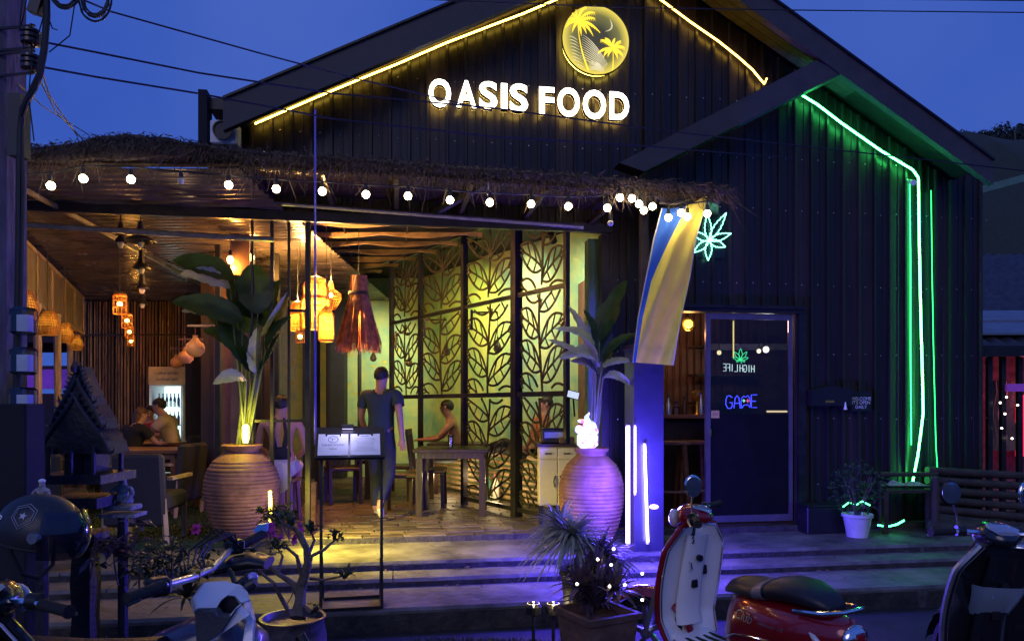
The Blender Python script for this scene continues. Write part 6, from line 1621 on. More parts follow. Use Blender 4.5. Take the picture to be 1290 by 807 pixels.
# ================================================================== PLANTS OF THE KERB
random.seed(23)
def arching(m, c, n, L_, w, lo=.2, hi=1.3, seg=7, spread=1.0):
    for k in range(n):
        a = ru(0,2*PI); el = ru(lo,hi); l = L_*ru(.6,1.1); d = V(math.cos(a)*math.cos(el)*spread, math.sin(a)*math.cos(el)*spread, math.sin(el)); sd = V(-math.sin(a),math.cos(a),0)*w*ru(.7,1.2)
        v = []; f = []
        for i in range(seg+1):
            t_ = i/seg; p = c+d*(l*t_)+V(0,0,-l*.65*t_*t_*math.cos(el)); ww = math.sin(PI*(.12+.88*t_))*(1 if t_<1 else 0)
            v += [p-sd*ww, p+V(0,0,-.25*w*ww), p+sd*ww]
        for i in range(seg): f += [(i*3,i*3+1,i*3+4,i*3+3),(i*3+1,i*3+2,i*3+5,i*3+4)]
        m.add(v, f)
def tuft(c, n, L_, w, mt, lbl, name, lo=.2, hi=1.3, pot=None, stem_h=0):
    o = thing(name, lbl, 'plant', tuple(c)); m = MB(); arching(m, Vector(c)+V(0,0,stem_h), n, L_, w, lo, hi); m.build('leaves', M[mt], parent=o, smooth=60, kind='stuff')
    if stem_h: m = MB(); m.tube([Vector(c), Vector(c)+V(.01,.01,stem_h)],.012,6); m.build('stem', M['bark'], parent=o)
    return o
tuft(tuple(P(115,0,3.2))[:2]+(.22,), 80, .42, .010, 'leaf_dk', 'big tuft of long arching grass-like leaves left of the motorcycle', 'spider_plant')
tuft(tuple(P(158,0,3.9))[:2]+(.15,), 40, .40, .010, 'leaf_dk', 'smaller tuft of arching leaves behind the motorcycle seat', 'spider_plant')
tuft(tuple(P(235,0,4.4))[:2]+(.5,), 36, .30, .012, 'leaf_dk', 'spiky dark tuft rising behind the handlebar', 'spiky_plant', .3, 1.5)
def sprig(c, h, n, lbl, mt='leaf_dk', lw=.028, ll=.10):
    o = thing('leafy_shrub', lbl, 'shrub', tuple(c)); c = Vector(c)
    for k in range(n):
        t0 = c+V(ru(-.12,.12),ru(-.1,.1),0); t1 = t0+V(ru(-.10,.10),ru(-.08,.08),h*ru(.7,1)); m = MB(); m.tube(bez(t0,(t0+t1)/2+V(ru(-.04,.04),0,0),t1,6),[.006]*3+[.004]*4,5); m.build('twig', M['bark'], parent=o)
        m = MB()
        for q in range(16):
            a = ru(0,2*PI); b = t0.lerp(t1,ru(.45,1)); leaf_mesh(m, b, b+V(math.cos(a)*ll,math.sin(a)*ll,ru(-.07,.04)), lw*ru(.8,1.3), .2, .3, nseg=4)
        m.build('leaves', M[mt], parent=o, kind='stuff')
    return o
sprig(P(200,738,4.6), .40, 4, 'thin stemmed shrub standing before the concrete step, left of the clay jar')
sprig(P(222,735,4.9), .30, 3, 'second thin shrub with drooping leaves nearer the clay jar', ll=.09)
sprig(P(140,740,4.3), .42, 3, 'reddish tipped young shrub beside the shrine pedestal', 'leaf_purple', .04, .12)
sprig(P(176,745,4.2), .22, 3, 'low leafy shrub between the shrine and the motorcycle')
# flowering plant with pink blooms near the bars
o = sprig(P(348,680,5.9), .34, 6, 'leafy yellow-green shrub with magenta blooms near the lit bars', 'leaf', .03, .09)
pk = mat('magenta_petal',(.42,.05,.34),.6,tl=.3)
for k, (px, py, Yv) in enumerate(((343,672,5.6),(375,672,5.6),(352,679,5.55),(368,680,5.6),(378,664,5.65),(340,664,5.65))):
    c = P(px,py,Yv); m = MB()
    for j in range(10):
        a = ru(0,2*PI); leaf_mesh(m, c, c+V(math.cos(a)*.045,ru(-.03,.03),math.sin(a)*.045), .03, .2, .2, nseg=3)
    m.build('blossom', pk, parent=o)
c = P(247,668,6.1); o = thing('pink_flower', 'small pink blossom lying at the turf edge left of the jar', 'flower', tuple(c)); m = MB()
for j in range(12): a = ru(0,2*PI); leaf_mesh(m, c, c+V(math.cos(a)*.05,ru(-.03,.03),math.sin(a)*.05+.01), .03, .2, .2, nseg=3)
m.build('petals', pk, parent=o, kind='stuff')
# desert rose in a round pot
c0 = V(P(369,0,4.55).x,4.55,0); dr = thing('round_pot', 'dark round glazed pot with a swirl pattern on the road', 'pot', tuple(c0))
rz_ = P(0,776,4.55).z
m = MB(); m.lathe([(.12,0),(.17,.05),(.20,.14),(.205,.22),(.185,rz_-.03),(.20,rz_-.01),(.20,rz_),(.18,rz_),(.17,rz_-.04),(.001,rz_-.04)], c0, 36); m.build('pot', mat('dark_glazed_clay',(.09,.075,.085),.4,var=.4,scale=14,bump=.4,bscale=12), parent=dr, smooth=50)
tr = thing('desert_rose', 'bare-branched desert rose tree with a swollen forked trunk in the round pot', 'small tree', (c0.x,c0.y,rz_-.04))
def dz(px,py,Y=4.5): return P(px,py,Y)
brs = [([(375,778),(378,758),(380,735),(388,710),(386,690),(378,672),(366,660)],[.05,.035,.030,.026,.02,.016,.01]),
 ([(379,755),(370,735),(350,722),(335,708),(322,700)],[.03,.02,.015,.012,.007]),([(366,774),(350,745),(346,735),(330,722),(318,712)],[.014,.012,.011,.009,.006]),
 ([(383,735),(392,700),(408,692),(424,678)],[.02,.014,.010,.006]),([(384,742),(374,700),(362,690),(350,688)],[.016,.011,.009,.006]),
 ([(380,762),(392,770),(398,768)],[.02,.014,.006]),([(390,728),(408,730),(436,724)],[.010,.008,.005]),([(384,690),(372,668),(352,655)],[.012,.009,.006]),([(388,700),(396,680),(392,668)],[.012,.009,.006]),([(350,722),(356,700),(350,690)],[.010,.008,.005])]
m = MB()
for pts, rr in brs: m.tube([dz(x,y,4.52+.05*math.sin(i*2+x)) for i,(x,y) in enumerate(pts)], rr, 8)
m.build('trunk', M['bark'], parent=tr, smooth=True)
m = MB()
for pts, rr in brs:
    e = dz(*pts[-1],4.5)
    for j in range(10):
        a = ru(0,2*PI); leaf_mesh(m, e+V(ru(-.02,.02),ru(-.02,.02),ru(-.02,.02)), e+V(math.cos(a)*.07,ru(-.05,.05),math.sin(a)*.05+.02), .03, .2, .25, nseg=4)
m.build('leaves', M['leaf_dk'], parent=tr, kind='stuff')
# step floor lights
for k, (px, py, lbl) in enumerate(((672,763,'left small round floor light glowing at the foot of the steps'),(697,763,'right small round floor light glowing at the foot of the steps'))):
    c = G(px,py+8,.0) if False else P(px,py,5.05); o = thing('floor_light', lbl, 'floor light', (c.x,c.y,c.z), group='small round lights at the foot of the steps')
    m = MB(); m.lathe([(.05,-.05),(.055,0),(.045,.02),(.02,.03)],c,14); m.build('housing', M['black'], parent=o)
    m = MB(); m.lathe([(.043,.021),(.001,.032)],c,14); m.ball(c+V(0,-.03,.005),.022,8); m.build('lens', glow('floor_lens',(1,.85,.5),6), parent=o, kind='stuff')
    m = MB(); m.tube([c-V(0,0,.05),V(c.x,c.y,0)],.012,6); m.build('spike', M['black'], parent=o)
    if k: lamp('lamp_light', o, c+V(0,-.1,.03), .9, (1,.8,.4), .03)
# planter with dracaena / ponytail
pc = V(P(752,0,4.35).x,4.35,0); zt = P(0,767,4.35).z
pln = thing('square_planter', 'square clay planter crammed with strappy plants and fairy lights', 'planter', tuple(pc))
Mp_ = Matrix.Translation(pc)@Matrix.Rotation(.5,4,'Z')
def sqring(h, z): return [Mp_@V(a*h,b*h,z) for a,b in ((-1,-1),(1,-1),(1,1),(-1,1))]
m = MB(); m.loft([sqring(.13,0),sqring(.17,zt-.04),sqring(.185,zt-.035),sqring(.188,zt),sqring(.16,zt),sqring(.155,zt-.05)]); m.build('box', mat('dark_clay',(.13,.07,.055),.7,bump=.3,bscale=25,var=.3), parent=pln)
def strappy(name, px, py, Y, n, L_, w, mt, lbl, lo=.1, hi=1.45, h=0):
    return tuft(tuple(P(px,py,Y)), n, L_, w, mt, lbl, name, lo, hi, stem_h=h)
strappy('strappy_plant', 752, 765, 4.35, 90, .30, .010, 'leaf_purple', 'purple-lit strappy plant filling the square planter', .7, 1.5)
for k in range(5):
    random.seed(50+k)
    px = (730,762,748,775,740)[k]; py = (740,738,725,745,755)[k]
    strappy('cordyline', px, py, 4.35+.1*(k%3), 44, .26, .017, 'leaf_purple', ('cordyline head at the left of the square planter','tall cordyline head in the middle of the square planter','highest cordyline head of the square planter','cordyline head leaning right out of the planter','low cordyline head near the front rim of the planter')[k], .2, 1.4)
pc2 = V(P(735,0,5.0).x,5.0,0); o = thing('round_planter', 'dark round planter standing behind the square one', 'planter', tuple(pc2)); zz = P(0,715,5.0).z
m = MB(); m.lathe([(.11,0),(.15,zz*.9),(.165,zz*.92),(.165,zz),(.13,zz),(.12,zz-.05),(.001,zz-.05)],pc2,24); m.build('pot', M['shrine'], parent=o, smooth=40)
random.seed(61)
strappy('spider_plant', 722, 676, 5.1, 260, .42, .010, 'leaf_pale', 'big pale spider plant spilling before the right terracotta jar', -.1, 1.05)
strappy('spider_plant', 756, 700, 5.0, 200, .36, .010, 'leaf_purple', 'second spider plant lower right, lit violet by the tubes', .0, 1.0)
strappy('spider_plant', 704, 664, 5.3, 130, .32, .010, 'leaf_pale', 'third spider plant at the left edge of the planting, drooping over the step', .0, 1.2)
o = thing('plant_stem', 'short bare stems carrying the spider plants above the round planter', 'plant stem', tuple(pc2)); m = MB()
for a in (P(722,676,5.1),P(756,700,5.0),P(704,664,5.3)): m.tube([pc2+V(ru(-.06,.06),ru(-.05,.05),zz-.06), (pc2+a)/2+V(0,0,zz*.6), a],.011,6)
m.build('stems', M['bark'], parent=o, kind='stuff')
fy = thing('fairy_lights', 'tiny round fairy lights scattered through the planter leaves', 'fairy lights', tuple(P(770,720,4.2)))
fe = glow('fairy_bulb',(1,.88,.7),7)
for (px,py) in ((773,691),(753,704),(770,711),(809,722),(787,736),(768,738),(809,755),(727,735)):
    m = MB(); m.ball(P(px,py,4.1+.001*px*.2),.009,8); m.build('bulb', fe, parent=fy)
m = MB(); m.tube([P(x,y,4.24) for x,y in ((745,760),(727,735),(753,704),(773,691),(770,711),(787,736),(768,738),(809,722),(809,755))],.002,4); m.build('wire', M['cable'], parent=fy)
# shell light at post
o = MB(); c = P(824,638,6.3); o.ball(c,.03,10,sq=(1.4,.6,.7)); tag(o.build('wall_shell', glow('shell_light',(1,.7,.5),1.2), smooth=True),'small glowing shell-shaped ornament at the right edge of the post','ornament')
# ================================================================== SCOOTERS
def sell(cx, cy, cz, hx, hy, n=20, p=2.6, axis='x', tiltz=0.0):
    """superellipse ring: half sizes hx across (y) and hy up (z), in the plane normal to x"""
    r = []
    for k in range(n):
        t = 2*PI*k/n; c, s = math.cos(t), math.sin(t)
        a = hx*math.copysign(abs(c)**(2/p), c); b = hy*math.copysign(abs(s)**(2/p), s)
        r.append(V(cx + tiltz*b, cy+a, cz+b))
    return r
def wheel(par, x, R, w, steerM=None):
    m = MB(steerM); n = 36
    prof = [(R-.055,-w*.5),(R-.02,-w*.52),(R-.004,-w*.3),(R,0),(R-.004,w*.3),(R-.02,w*.52),(R-.055,w*.5)]
    v = []; f = []
    for r, y in prof:
        for k in range(n): t = 2*PI*k/n; v.append((x+r*math.cos(t), y, R+r*math.sin(t)))
    for i in range(len(prof)-1):
        for k in range(n): f.append((i*n+k, i*n+(k+1)%n, (i+1)*n+(k+1)%n, (i+1)*n+k))
    m.add(v, f); wh = m.build('wheel', M['rubber'], parent=par, smooth=50)
    m = MB(steerM)
    for k in range(n):
        pass
    m.tube([(x+(R-.055)*math.cos(2*PI*k/36), 0, R+(R-.055)*math.sin(2*PI*k/36)) for k in range(37)], .016, 6)
    for k in range(5):
        a = 2*PI*k/5; m.bar((x+.03*math.cos(a),0,R+.03*math.sin(a)), (x+(R-.06)*math.cos(a+.25),0,R+(R-.06)*math.sin(a+.25)), .03,.025, up=(0,1,0))
    m.tube([(x,-.05,R),(x,.05,R)],.035,12); m.build('rim', M['alu'], parent=wh, kind='stuff')
    return wh
def scooter(lbl, mats, loc, rz, steer=0.0, pocket=False, script=None, mirror2=True, grp=None, mirror_yaw=0.0):
    body, inner, rim_m = mats
    o = thing('scooter', lbl, 'scooter', (0,0,0), group=grp)
    piv = V(.44,0,0); tilt = math.radians(26)
    Ms = Matrix.Translation((.44,0,.60)) @ Matrix.Rotation(-0*tilt,4,'Y') @ Matrix.Rotation(steer,4,'Z') @ Matrix.Translation((-.44,0,-.60))
    # leg shield: curved sheet, inner face toward the rider
    def shf(u, v, off=0.0):
        z = .24+.69*v; hwid = .205*(.80+.34*math.sin(PI*(.12+v*.72)))*(1 if v < .82 else 1-(v-.82)*1.9)
        y = hwid*(2*u-1)
        x = .52-.16*v - .06*math.sin(PI*v)*0 + .045*(abs(2*u-1)**2)*(-1) + .02*math.sin(PI*v) + off
        if v < .18: x -= (.18-v)*.35
        return V(x, y, z)
    m = MB(); m.grid(lambda u,v: shf(u,v,-.018), 14, 22)
    m.build('inner_leg_shield', inner, parent=o, smooth=60)
    m = MB(); m.grid(lambda u,v: shf(1-u,v,.03), 14, 22); m.build('front_shield', body, parent=o, smooth=60)
    ring = [shf(0,k/20,.006) for k in range(21)]+[shf(k/10,1,.006) for k in range(1,11)]+[shf(1,1-k/20,.006) for k in range(1,21)]
    m = MB(); m.tube(ring,.018,8); m.build('shield_edge', M['alu'] if pocket else body, parent=o, smooth=True)
    m = MB(); m.tube([p+V(-.024,0,0) + V(0,(-.012 if p.y>0 else .012),0) for p in ring],.0055,6); m.build('edge_trim', rim_m, parent=o, smooth=True)
    # centre column on the inner face, pocket, hook, ignition
    m = MB(); m.loft([sell(.34+.0*k,0,.44+.09*k,.085-.008*k,.05,16) for k in range(1)]+[], cap=False)
    rings = []
    for k in range(9):
        a = k/8; z = .32+.56*a; x = shf(.5,(z-.24)/.69,-.045).x; hw_ = .095-.02*a
        rings.append([V(x+.035*math.cos(t)-.012, hw_*math.copysign(abs(math.sin(t))**.7,math.sin(t)), z) for t in [2*PI*j/16 for j in range(16)]])
    m = MB(); m.loft(rings); m.build('centre_panel', inner, parent=o, smooth=60)
    if pocket:
        m = MB(); rr = []
        for k in range(6):
            a = k/5; z = .56+.17*a; x = shf(.5,(z-.24)/.69,-.08-.05*math.sin(PI*.5*a)).x
            rr.append([V(x+(.05 if abs(2*j/12-1) > .9 else 0)+.02*(2*j/12-1)**2, .135*(2*j/12-1)*(.7+.3*a), z) for j in range(13)])
        m.add([p for r in rr for p in r],[(i*13+j,i*13+j+1,(i+1)*13+j+1,(i+1)*13+j) for i in range(5) for j in range(12)])
        m.build('pocket', M['slate_gloss'], parent=o, smooth=60)
        q = shf(.5,.42,-.16); m = MB(); m.cbox(q+V(0,-.08,0),(.012,.05,.025)); m.build('badge', M['black'], parent=o)
    m = MB(); q = shf(.5,.72,-.098); m.tube([q,q+V(-.02,0,0)],.02,12); m.build('ignition', M['black'], parent=o)
    m = MB(); q = shf(.62,.66,-.075); m.tube([q+V(0,0,.02),q+V(-.03,0,.015),q+V(-.035,0,-.02),q+V(-.012,0,-.03)],.005,6); m.build('bag_hook', M['chrome'], parent=o)
    m = MB(); q = shf(.5,.48,-.095); m.cbox(q,(.02,.045,.05),ch=.005); m.build('fuel_flap', M['black'], parent=o)
    m = MB(); q = shf(.30,.58,-.055); m.cbox(q,(.02,.035,.055),ch=.004); m.build('switch', M['black'], parent=o)
    # floorboard
    m = MB(); m.loft([sell(.44,0,.255,.14,.022),sell(.30,0,.225,.15,.03),sell(.1,0,.22,.15,.035),sell(-.05,0,.26,.14,.06)]); m.build('floorboard', inner, parent=o, smooth=60)
    for k in range(4): m = MB(); m.bar((.12,-.09+.06*k,.257),(.36,-.09+.06*k,.257),.02,.008); m.build('rubber_strip', M['rubber'], parent=o)
    # rear cowl
    prof = [(.03,0.355,.085,.14),(-.02,0.415,.115,.20),(-.10,0.450,.135,.20),(-.22,0.475,.15,.185),(-.36,0.490,.155,.165),(-.50,0.500,.15,.15),(-.62,0.515,.13,.13),(-.71,0.530,.095,.105),(-.765,0.535,.05,.065)]
    m = MB(); m.loft([sell(x,0,z,hw_,hh,26,2.3) for x,z,hw_,hh in prof]); m.build('rear_cowl', body, parent=o, smooth=70)
    for i in (-1,1):
        m = MB(); m.tube([(x,i*(hw_+.002),z-.03) for x,z,hw_,hh in prof[1:8]],.005,6); m.build('cowl_moulding', rim_m, parent=o, smooth=True)
        # turn lamp on the flank
        m = MB(); pts = [V(-.60,i*.132,.565),V(-.62,i*.128,.55),V(-.64,i*.122,.525),V(-.66,i*.114,.50),V(-.675,i*.108,.485)]
        m.tube(pts,[.003,.014,.016,.012,.003],10); m.build('turn_lamp', mat('clear_lamp_lens_%s'%('a' if i<0 else 'b'),(.6,.62,.68),.1,coat=1), parent=o, smooth=True)
    m = MB(); m.ball((-.752,0,.55),.062,16,sq=(.6,1.15,.95)); tl = m.build('tail_lamp', mat('red_lens',(.32,.01,.02),.08,coat=1), parent=o, smooth=True)
    m = MB(); m.ball((-.752,0,.55),.07,16,sq=(.5,1.2,.98)); m.build('lamp_bezel', rim_m, parent=tl, smooth=True)
    m = MB(); m.cbox((-.80,0,.42),(.008,.16,.11),ry=.25); m.build('number_plate', M['white'], parent=o)
    m = MB(); m.loft([sell(-.62,0,.44,.05,.02),sell(-.74,0,.46,.05,.015),sell(-.82,0,.40,.05,.012)]); m.build('mudguard', M['black'], parent=o, smooth=True)
    # seat: rider part with a step up to the passenger part
    sp2 = [(.03,0.625,.07,.025),(-.03,0.655,.105,.045),(-.12,0.665,.125,.048),(-.22,0.668,.135,.045),(-.29,0.685,.135,.052),(-.38,0.710,.13,.062),(-.50,0.715,.12,.058),(-.60,0.695,.10,.042),(-.66,0.675,.06,.02)]
    m = MB(); m.loft([sell(x,0,z,hw_,hh,22,2.5) for x,z,hw_,hh in sp2]); m.build('seat', M['seat_vinyl'], parent=o, smooth=70)
    m = MB(); rr = []
    for (x,z,hw_,hh) in [(-.235,0.672,.137,.047),(-.265,0.682,.138,.051),(-.30,0.692,.138,.056)]: rr.append(sell(x-.0,0,z,hw_+.003,hh+.003,22,2.5))
    m.loft(rr); m.build('seat_band', M['seat_grey'], parent=o, smooth=70)
    m = MB(); m.tube([(-.50,-.12,.645),(-.66,-.11,.665),(-.75,-.06,.685),(-.765,0,.69),(-.75,.06,.685),(-.66,.11,.665),(-.50,.12,.645)],.012,8); m.build('grab_rail', M['chrome'], parent=o, smooth=True)
    # under parts
    m = MB(); m.cbox((-.38,.0,.32),(.42,.17,.16),ch=.04); m.build('engine', M['alu'], parent=o)
    m = MB(); m.tube([(-.25,-.14,.24),(-.45,-.16,.25),(-.78,-.17,.33)],[.025,.05,.055],12); m.build('exhaust', M['black'], parent=o, smooth=True)
    wheel(o, -.60, .235, .10); 
    wheel(o, .70, .235, .09, Ms)
    for i in (-1,1): m = MB(Ms); m.bar((.70,i*.07,.235),(.60,i*.06,.58),.03); m.build('fork_leg', M['alu'], parent=o)
    m = MB(Ms); v = []; f = []
    for j in range(15):
        a = math.radians(10+j*12); 
        for k in range(9):
            b = (k/8-.5)*2; R_1 = .275+.02*(1-b*b); v.append((.70+R_1*math.cos(a), .075*b*(1.0 if 3<j<12 else .8), .235+R_1*math.sin(a)-.03*abs(b)**3))
    for j in range(14):
        for k in range(8): f.append((j*9+k,j*9+k+1,(j+1)*9+k+1,(j+1)*9+k))
    m.add(v,f); m.build('front_fender', body, parent=o, smooth=70)
    # handlebar assembly, turned with the steering
    m = MB(Ms); m.loft([sell(.47,0,.97,.055,.05,18,2.2),sell(.43,0,.985,.085,.065,18,2.2),sell(.36,0,.985,.10,.06,18,2.2),sell(.30,0,.975,.08,.045,18,2.2),sell(.27,0,.965,.03,.02,18,2.2)]); hb = m.build('handlebar_cowl', body, parent=o, smooth=70)
    m = MB(Ms); m.loft([sell(.375,0,1.035,.06,.010,18,2.2),sell(.31,0,1.022,.075,.012,18,2.2),sell(.28,0,1.005,.05,.010,18,2.2)]); m.build('dial', mat('dial_glass',(.3,.35,.5),.08,coat=1), parent=hb, smooth=True)
    m = MB(Ms); m.ball((.50,0,.96),.055,16,sq=(.6,1,1)); m.build('headlamp', mat('headlamp_lens',(.6,.6,.65),.08,coat=1), parent=hb, smooth=True)
    m = MB(Ms); m.tube([(.44,0,.94),(.46,0,.72),(.55,0,.6)],.035,10); m.build('steering_stem', M['black'], parent=o)
    for i in (-1,1):
        m = MB(Ms); m.tube([(.36,i*.06,.99),(.34,i*.2,1.0),(.31,i*.27,1.0)],.013,8); m.build('handlebar', M['chrome'], parent=o, smooth=True)
        m = MB(Ms); m.tube([(.325,i*.235,1.0),(.285,i*.36,.995)],.019,12); m.tube([(.285,i*.36,.995),(.283,i*.366,.995)],.023,12); m.build('grip', M['rubber'], parent=o, smooth=40)
        m = MB(Ms); m.tube([(.37,i*.19,.995),(.36,i*.26,.985),(.325,i*.36,.975)],[.008,.007,.006],6); m.build('brake_lever', M['alu'], parent=o, smooth=True)
        m = MB(Ms); m.tube([(.35,i*.17,1.0),(.35,i*.21,1.0)],.028,10); m.build('switch_housing', M['black'], parent=o, smooth=40)
        if i == 1 or mirror2:
            m = MB(Ms); m.tube([(.35,i*.20,1.02),(.345,i*.215,1.09),(.33,i*.245,1.15)],.0055,6); ms_ = m.build('mirror_stem', M['chrome'], parent=o, smooth=True)
            yw = Matrix.Translation((.325,i*.26,1.195))@Matrix.Rotation(mirror_yaw,4,'Z')@Matrix.Translation((-.325,-i*.26,-1.195)); m = MB(Ms@yw); m.ball((.325,i*.26,1.195),.055,16,sq=(.32,.95,1.2)); mr = m.build('mirror', M['chrome'] if not pocket else M['black'], parent=o, smooth=True)
            mm_ = MB(Ms@yw@Matrix.Translation((.3075,i*.26,1.195))@Matrix.Rotation(-PI/2,4,'Y')); mm_.lathe([(.054,0),(.054,.0015),(.001,.0035)],(0,0,0),20,sy=.85); mm_.build('mirror_glass', mat('mirror_glass',(.55,.7,.95),.06,metal=1.0), parent=mr, smooth=True)
    for k in range(3):
        m = MB(Ms); m.tube([(.36,.10-.03*k,.96),(.36,.14,.90-.03*k),(.42,.05,.80),(.46,0,.72)],.005,5); m.build('control_cable', M['cable'], parent=o, smooth=True)
    if script:
        for (tx, sz, x0, sh_x) in script:
            vs_, fs_ = text_geo(tx, sz, 0, 0, .35)
            m = MB()
            for (x_, z_, hw_, hh), (x2, z2, hw2, hh2) in zip(prof, prof[1:]): pass
            pts = []
            for v_ in vs_:
                X = x0 - v_.x; Zz = .535+v_.y*1.0
                for (xa_, za_, ha_, hha), (xb_, zb_, hb_, hhb) in zip(prof, prof[1:]):
                    if xb_ <= X <= xa_:
                        f_2 = (X-xa_)/(xb_-xa_); hw_ = ha_+(hb_-ha_)*f_2; zc_ = za_+(zb_-za_)*f_2; hh_ = hha+(hhb-hha)*f_2; break
                else: hw_, zc_, hh_ = .14, .57, .17
                e = min(.98, abs((Zz-zc_)/hh_)); y = hw_*(1-e**2.3)**(1/2.3)
                pts.append(V(X, y+.003, Zz))
            m.add(pts, fs_); m.build('lettering', M['alu'], parent=o)
    m = MB(); m.tube([(-.05,.1,.26),(-.10,.22,.02)],.012,6); m.build('side_stand', M['steel'], parent=o)
    o.location = loc; o.rotation_euler = (math.radians(-3) if steer > 0 else math.radians(2), 0, rz)
    return o
gS = 'scooters parked in front of the steps'
hdg = math.radians(117)
s1_ = scooter('red and white retro scooter with Club lettering and dark seat parked before the blue-lit steps', (M['red_paint'],M['white_gloss'],M['chrome']), (1.30,4.16,0), hdg, math.radians(38), script=[('Club',.075,-.17,0),('commuter 125',.028,-.37,0)], mirror2=False, grp=gS, mirror_yaw=math.radians(-62))
scooter('dark scooter with a slate blue front pocket and round mirrors at the right edge', (M['navy_gloss'],M['navy_gloss'],M['chrome']), (2.47,3.42,0), math.radians(91), math.radians(-6), pocket=True, grp=gS)
scooter('red scooter cut off by the right edge of the picture', (M['red_paint'],M['white_gloss'],M['chrome']), (3.07,3.65,0), math.radians(99), math.radians(5), grp=gS)
scooter('black scooter in the bottom left corner carrying the helmet', (M['navy_gloss'],M['navy_gloss'],mat('white_edge_trim',(.6,.6,.75),.3)), (-1.86,2.15,0), math.radians(84), math.radians(0), grp=gS, mirror2=False)
# ------------------------------------------------------------------ helmet
hc = P(52,668,2.5); he = thing('helmet', 'black open-face helmet with dark visor and star badge resting on the black scooter', 'helmet', tuple(hc))
Mh = Matrix.Translation(hc)@Matrix.Rotation(-.12,4,'Z')@Matrix.Rotation(.18,4,'Y')
def shell(m, r, t0, t1, u0, u1, sq=(1.16,.92,1.0), n1=22, n2=26):
    v = []; f = []
    for i in range(n1+1):
        for k in range(n2+1):
            t_ = t0+(t1-t0)*i/n1; u = u0+(u1-u0)*k/n2
            v.append(V(r*sq[0]*math.sin(t_)*math.cos(u), r*sq[1]*math.sin(t_)*math.sin(u), r*sq[2]*math.cos(t_)))
    for i in range(n1):
        for k in range(n2): f.append((i*(n2+1)+k,(i+1)*(n2+1)+k,(i+1)*(n2+1)+k+1,i*(n2+1)+k+1))
    m.add(v, f)
m = MB(Mh); shell(m,.125,0,PI*.60,.9,2*PI-.9); shell(m,.125,0,PI*.36,-.9,.9); m.build('shell', mat('helmet_paint',(.02,.02,.022),.5,coat=.1,var=.3), parent=he, smooth=60)
m = MB(Mh); shell(m,.117,0,PI*.60,.9,2*PI-.9); m.build('lining', M['tee_blk'], parent=he, smooth=60)
m = MB(Mh); m.tube([V(.1265*1.16*math.sin(PI*.60)*math.cos(u),.1265*.92*math.sin(PI*.60)*math.sin(u),.1265*math.cos(PI*.60)) for u in [.9+(2*PI-1.8)*k/20 for k in range(21)]],.006,6); m.build('rim_trim', M['rubber'], parent=he, smooth=True)
m = MB(Mh); shell(m,.139,PI*.27,PI*.66,-1.05,1.05); m.build('visor', mat('smoked_visor',(.012,.010,.025),.08,coat=.6,alpha=.85), parent=he, smooth=60)
m = MB(Mh)
for i in (-1,1): m.tube([V(.07,i*.105,.01),V(.07,i*.128,.01)],.018,12)
m.build('pivot', M['alu'], parent=he, kind='stuff')
for tx, sz, u, t_, rot in (('MAAI',.030,4.05,1.45,1.5),):
    vs_, fs_ = text_geo(tx, sz, 0, .001); m = MB(Mh)
    pts = []
    for v_ in vs_:
        a = v_.x*math.cos(rot)-v_.y*math.sin(rot); b = v_.x*math.sin(rot)+v_.y*math.cos(rot)
        uu = u+a/.115; tt_ = t_-b/.125; r=.1275; pts.append(V(r*1.16*math.sin(tt_)*math.cos(uu),r*.92*math.sin(tt_)*math.sin(uu),r*math.cos(tt_)))
    m.add(pts, fs_); m.build('lettering', M['paper'], parent=he)
def onshell(pts, r=.128, uc=4.75, tc=1.02):
    return [V(r*1.16*math.sin(tc-b/.125)*math.cos(uc+a/.12), r*.92*math.sin(tc-b/.125)*math.sin(uc+a/.12), r*math.cos(tc-b/.125)) for a,b in pts]
star = [((.014 if k%2==0 else .006)*math.sin(PI*k/5),(.014 if k%2==0 else .006)*math.cos(PI*k/5)) for k in range(10)]
m = MB(Mh); m.add(onshell([(0,0)]+star), [(0,k+1,(k+1)%10+1) for k in range(10)]); 
for s2 in (1.0,1.28): m.tube(onshell([(-.03*s2,.02*s2),(0,.036*s2),(.03*s2,.02*s2),(.026*s2,-.01*s2),(0,-.034*s2),(-.026*s2,-.01*s2),(-.03*s2,.02*s2)],.1285),.0011,4)
m.build('star_badge', mat('silver_decal',(.45,.45,.5),.4), parent=he, kind='stuff')
m = MB(Mh)
for i in (-1,1): m.tube([V(-.02,i*.10,-.05),V(.01,i*.07,-.13),V(.02,0,-.16)],.007,6)
m.build('chin_strap', M['tee_blk'], parent=he, kind='stuff')

# ------------------------------------------------------------------ motorcycle with white faceted shrouds, heading right
mo = thing('motorcycle', 'naked motorcycle with white faceted tank shrouds, silver handlebar and blue lever guard', 'motorcycle', tuple(P(250,0,2.85))[:2]+(0,))
def Q(px, py, Y): return P(px, py, Y)
m = MB(); m.tube([Q(205,737,2.42),Q(222,733,2.5),Q(243,727,2.62),Q(258,720,2.75),Q(266,717,2.83),Q(278,705,2.98),Q(287,695,3.1),Q(300,688,3.2)],.0135,10); m.build('handlebar', mat('pale_bar_metal',(.5,.55,.65),.3,metal=.7), parent=mo, smooth=True)
m = MB(); m.tube([Q(160,754,2.30),Q(206,737,2.42)],.020,12); m.build('grip', M['rubber'], parent=mo, smooth=40)
m = MB(); m.tube([Q(300,688,3.2),Q(332,672,3.36)],.020,12); m.build('grip', M['rubber'], parent=mo, smooth=40)
for (px,py,Yv) in ((200,738,2.44),(296,688,3.16)):
    q = Q(px,py,Yv); m = MB(); m.cbox(q,(.07,.06,.06),rz=.8,ch=.01); m.build('switch_housing', M['black'], parent=mo)
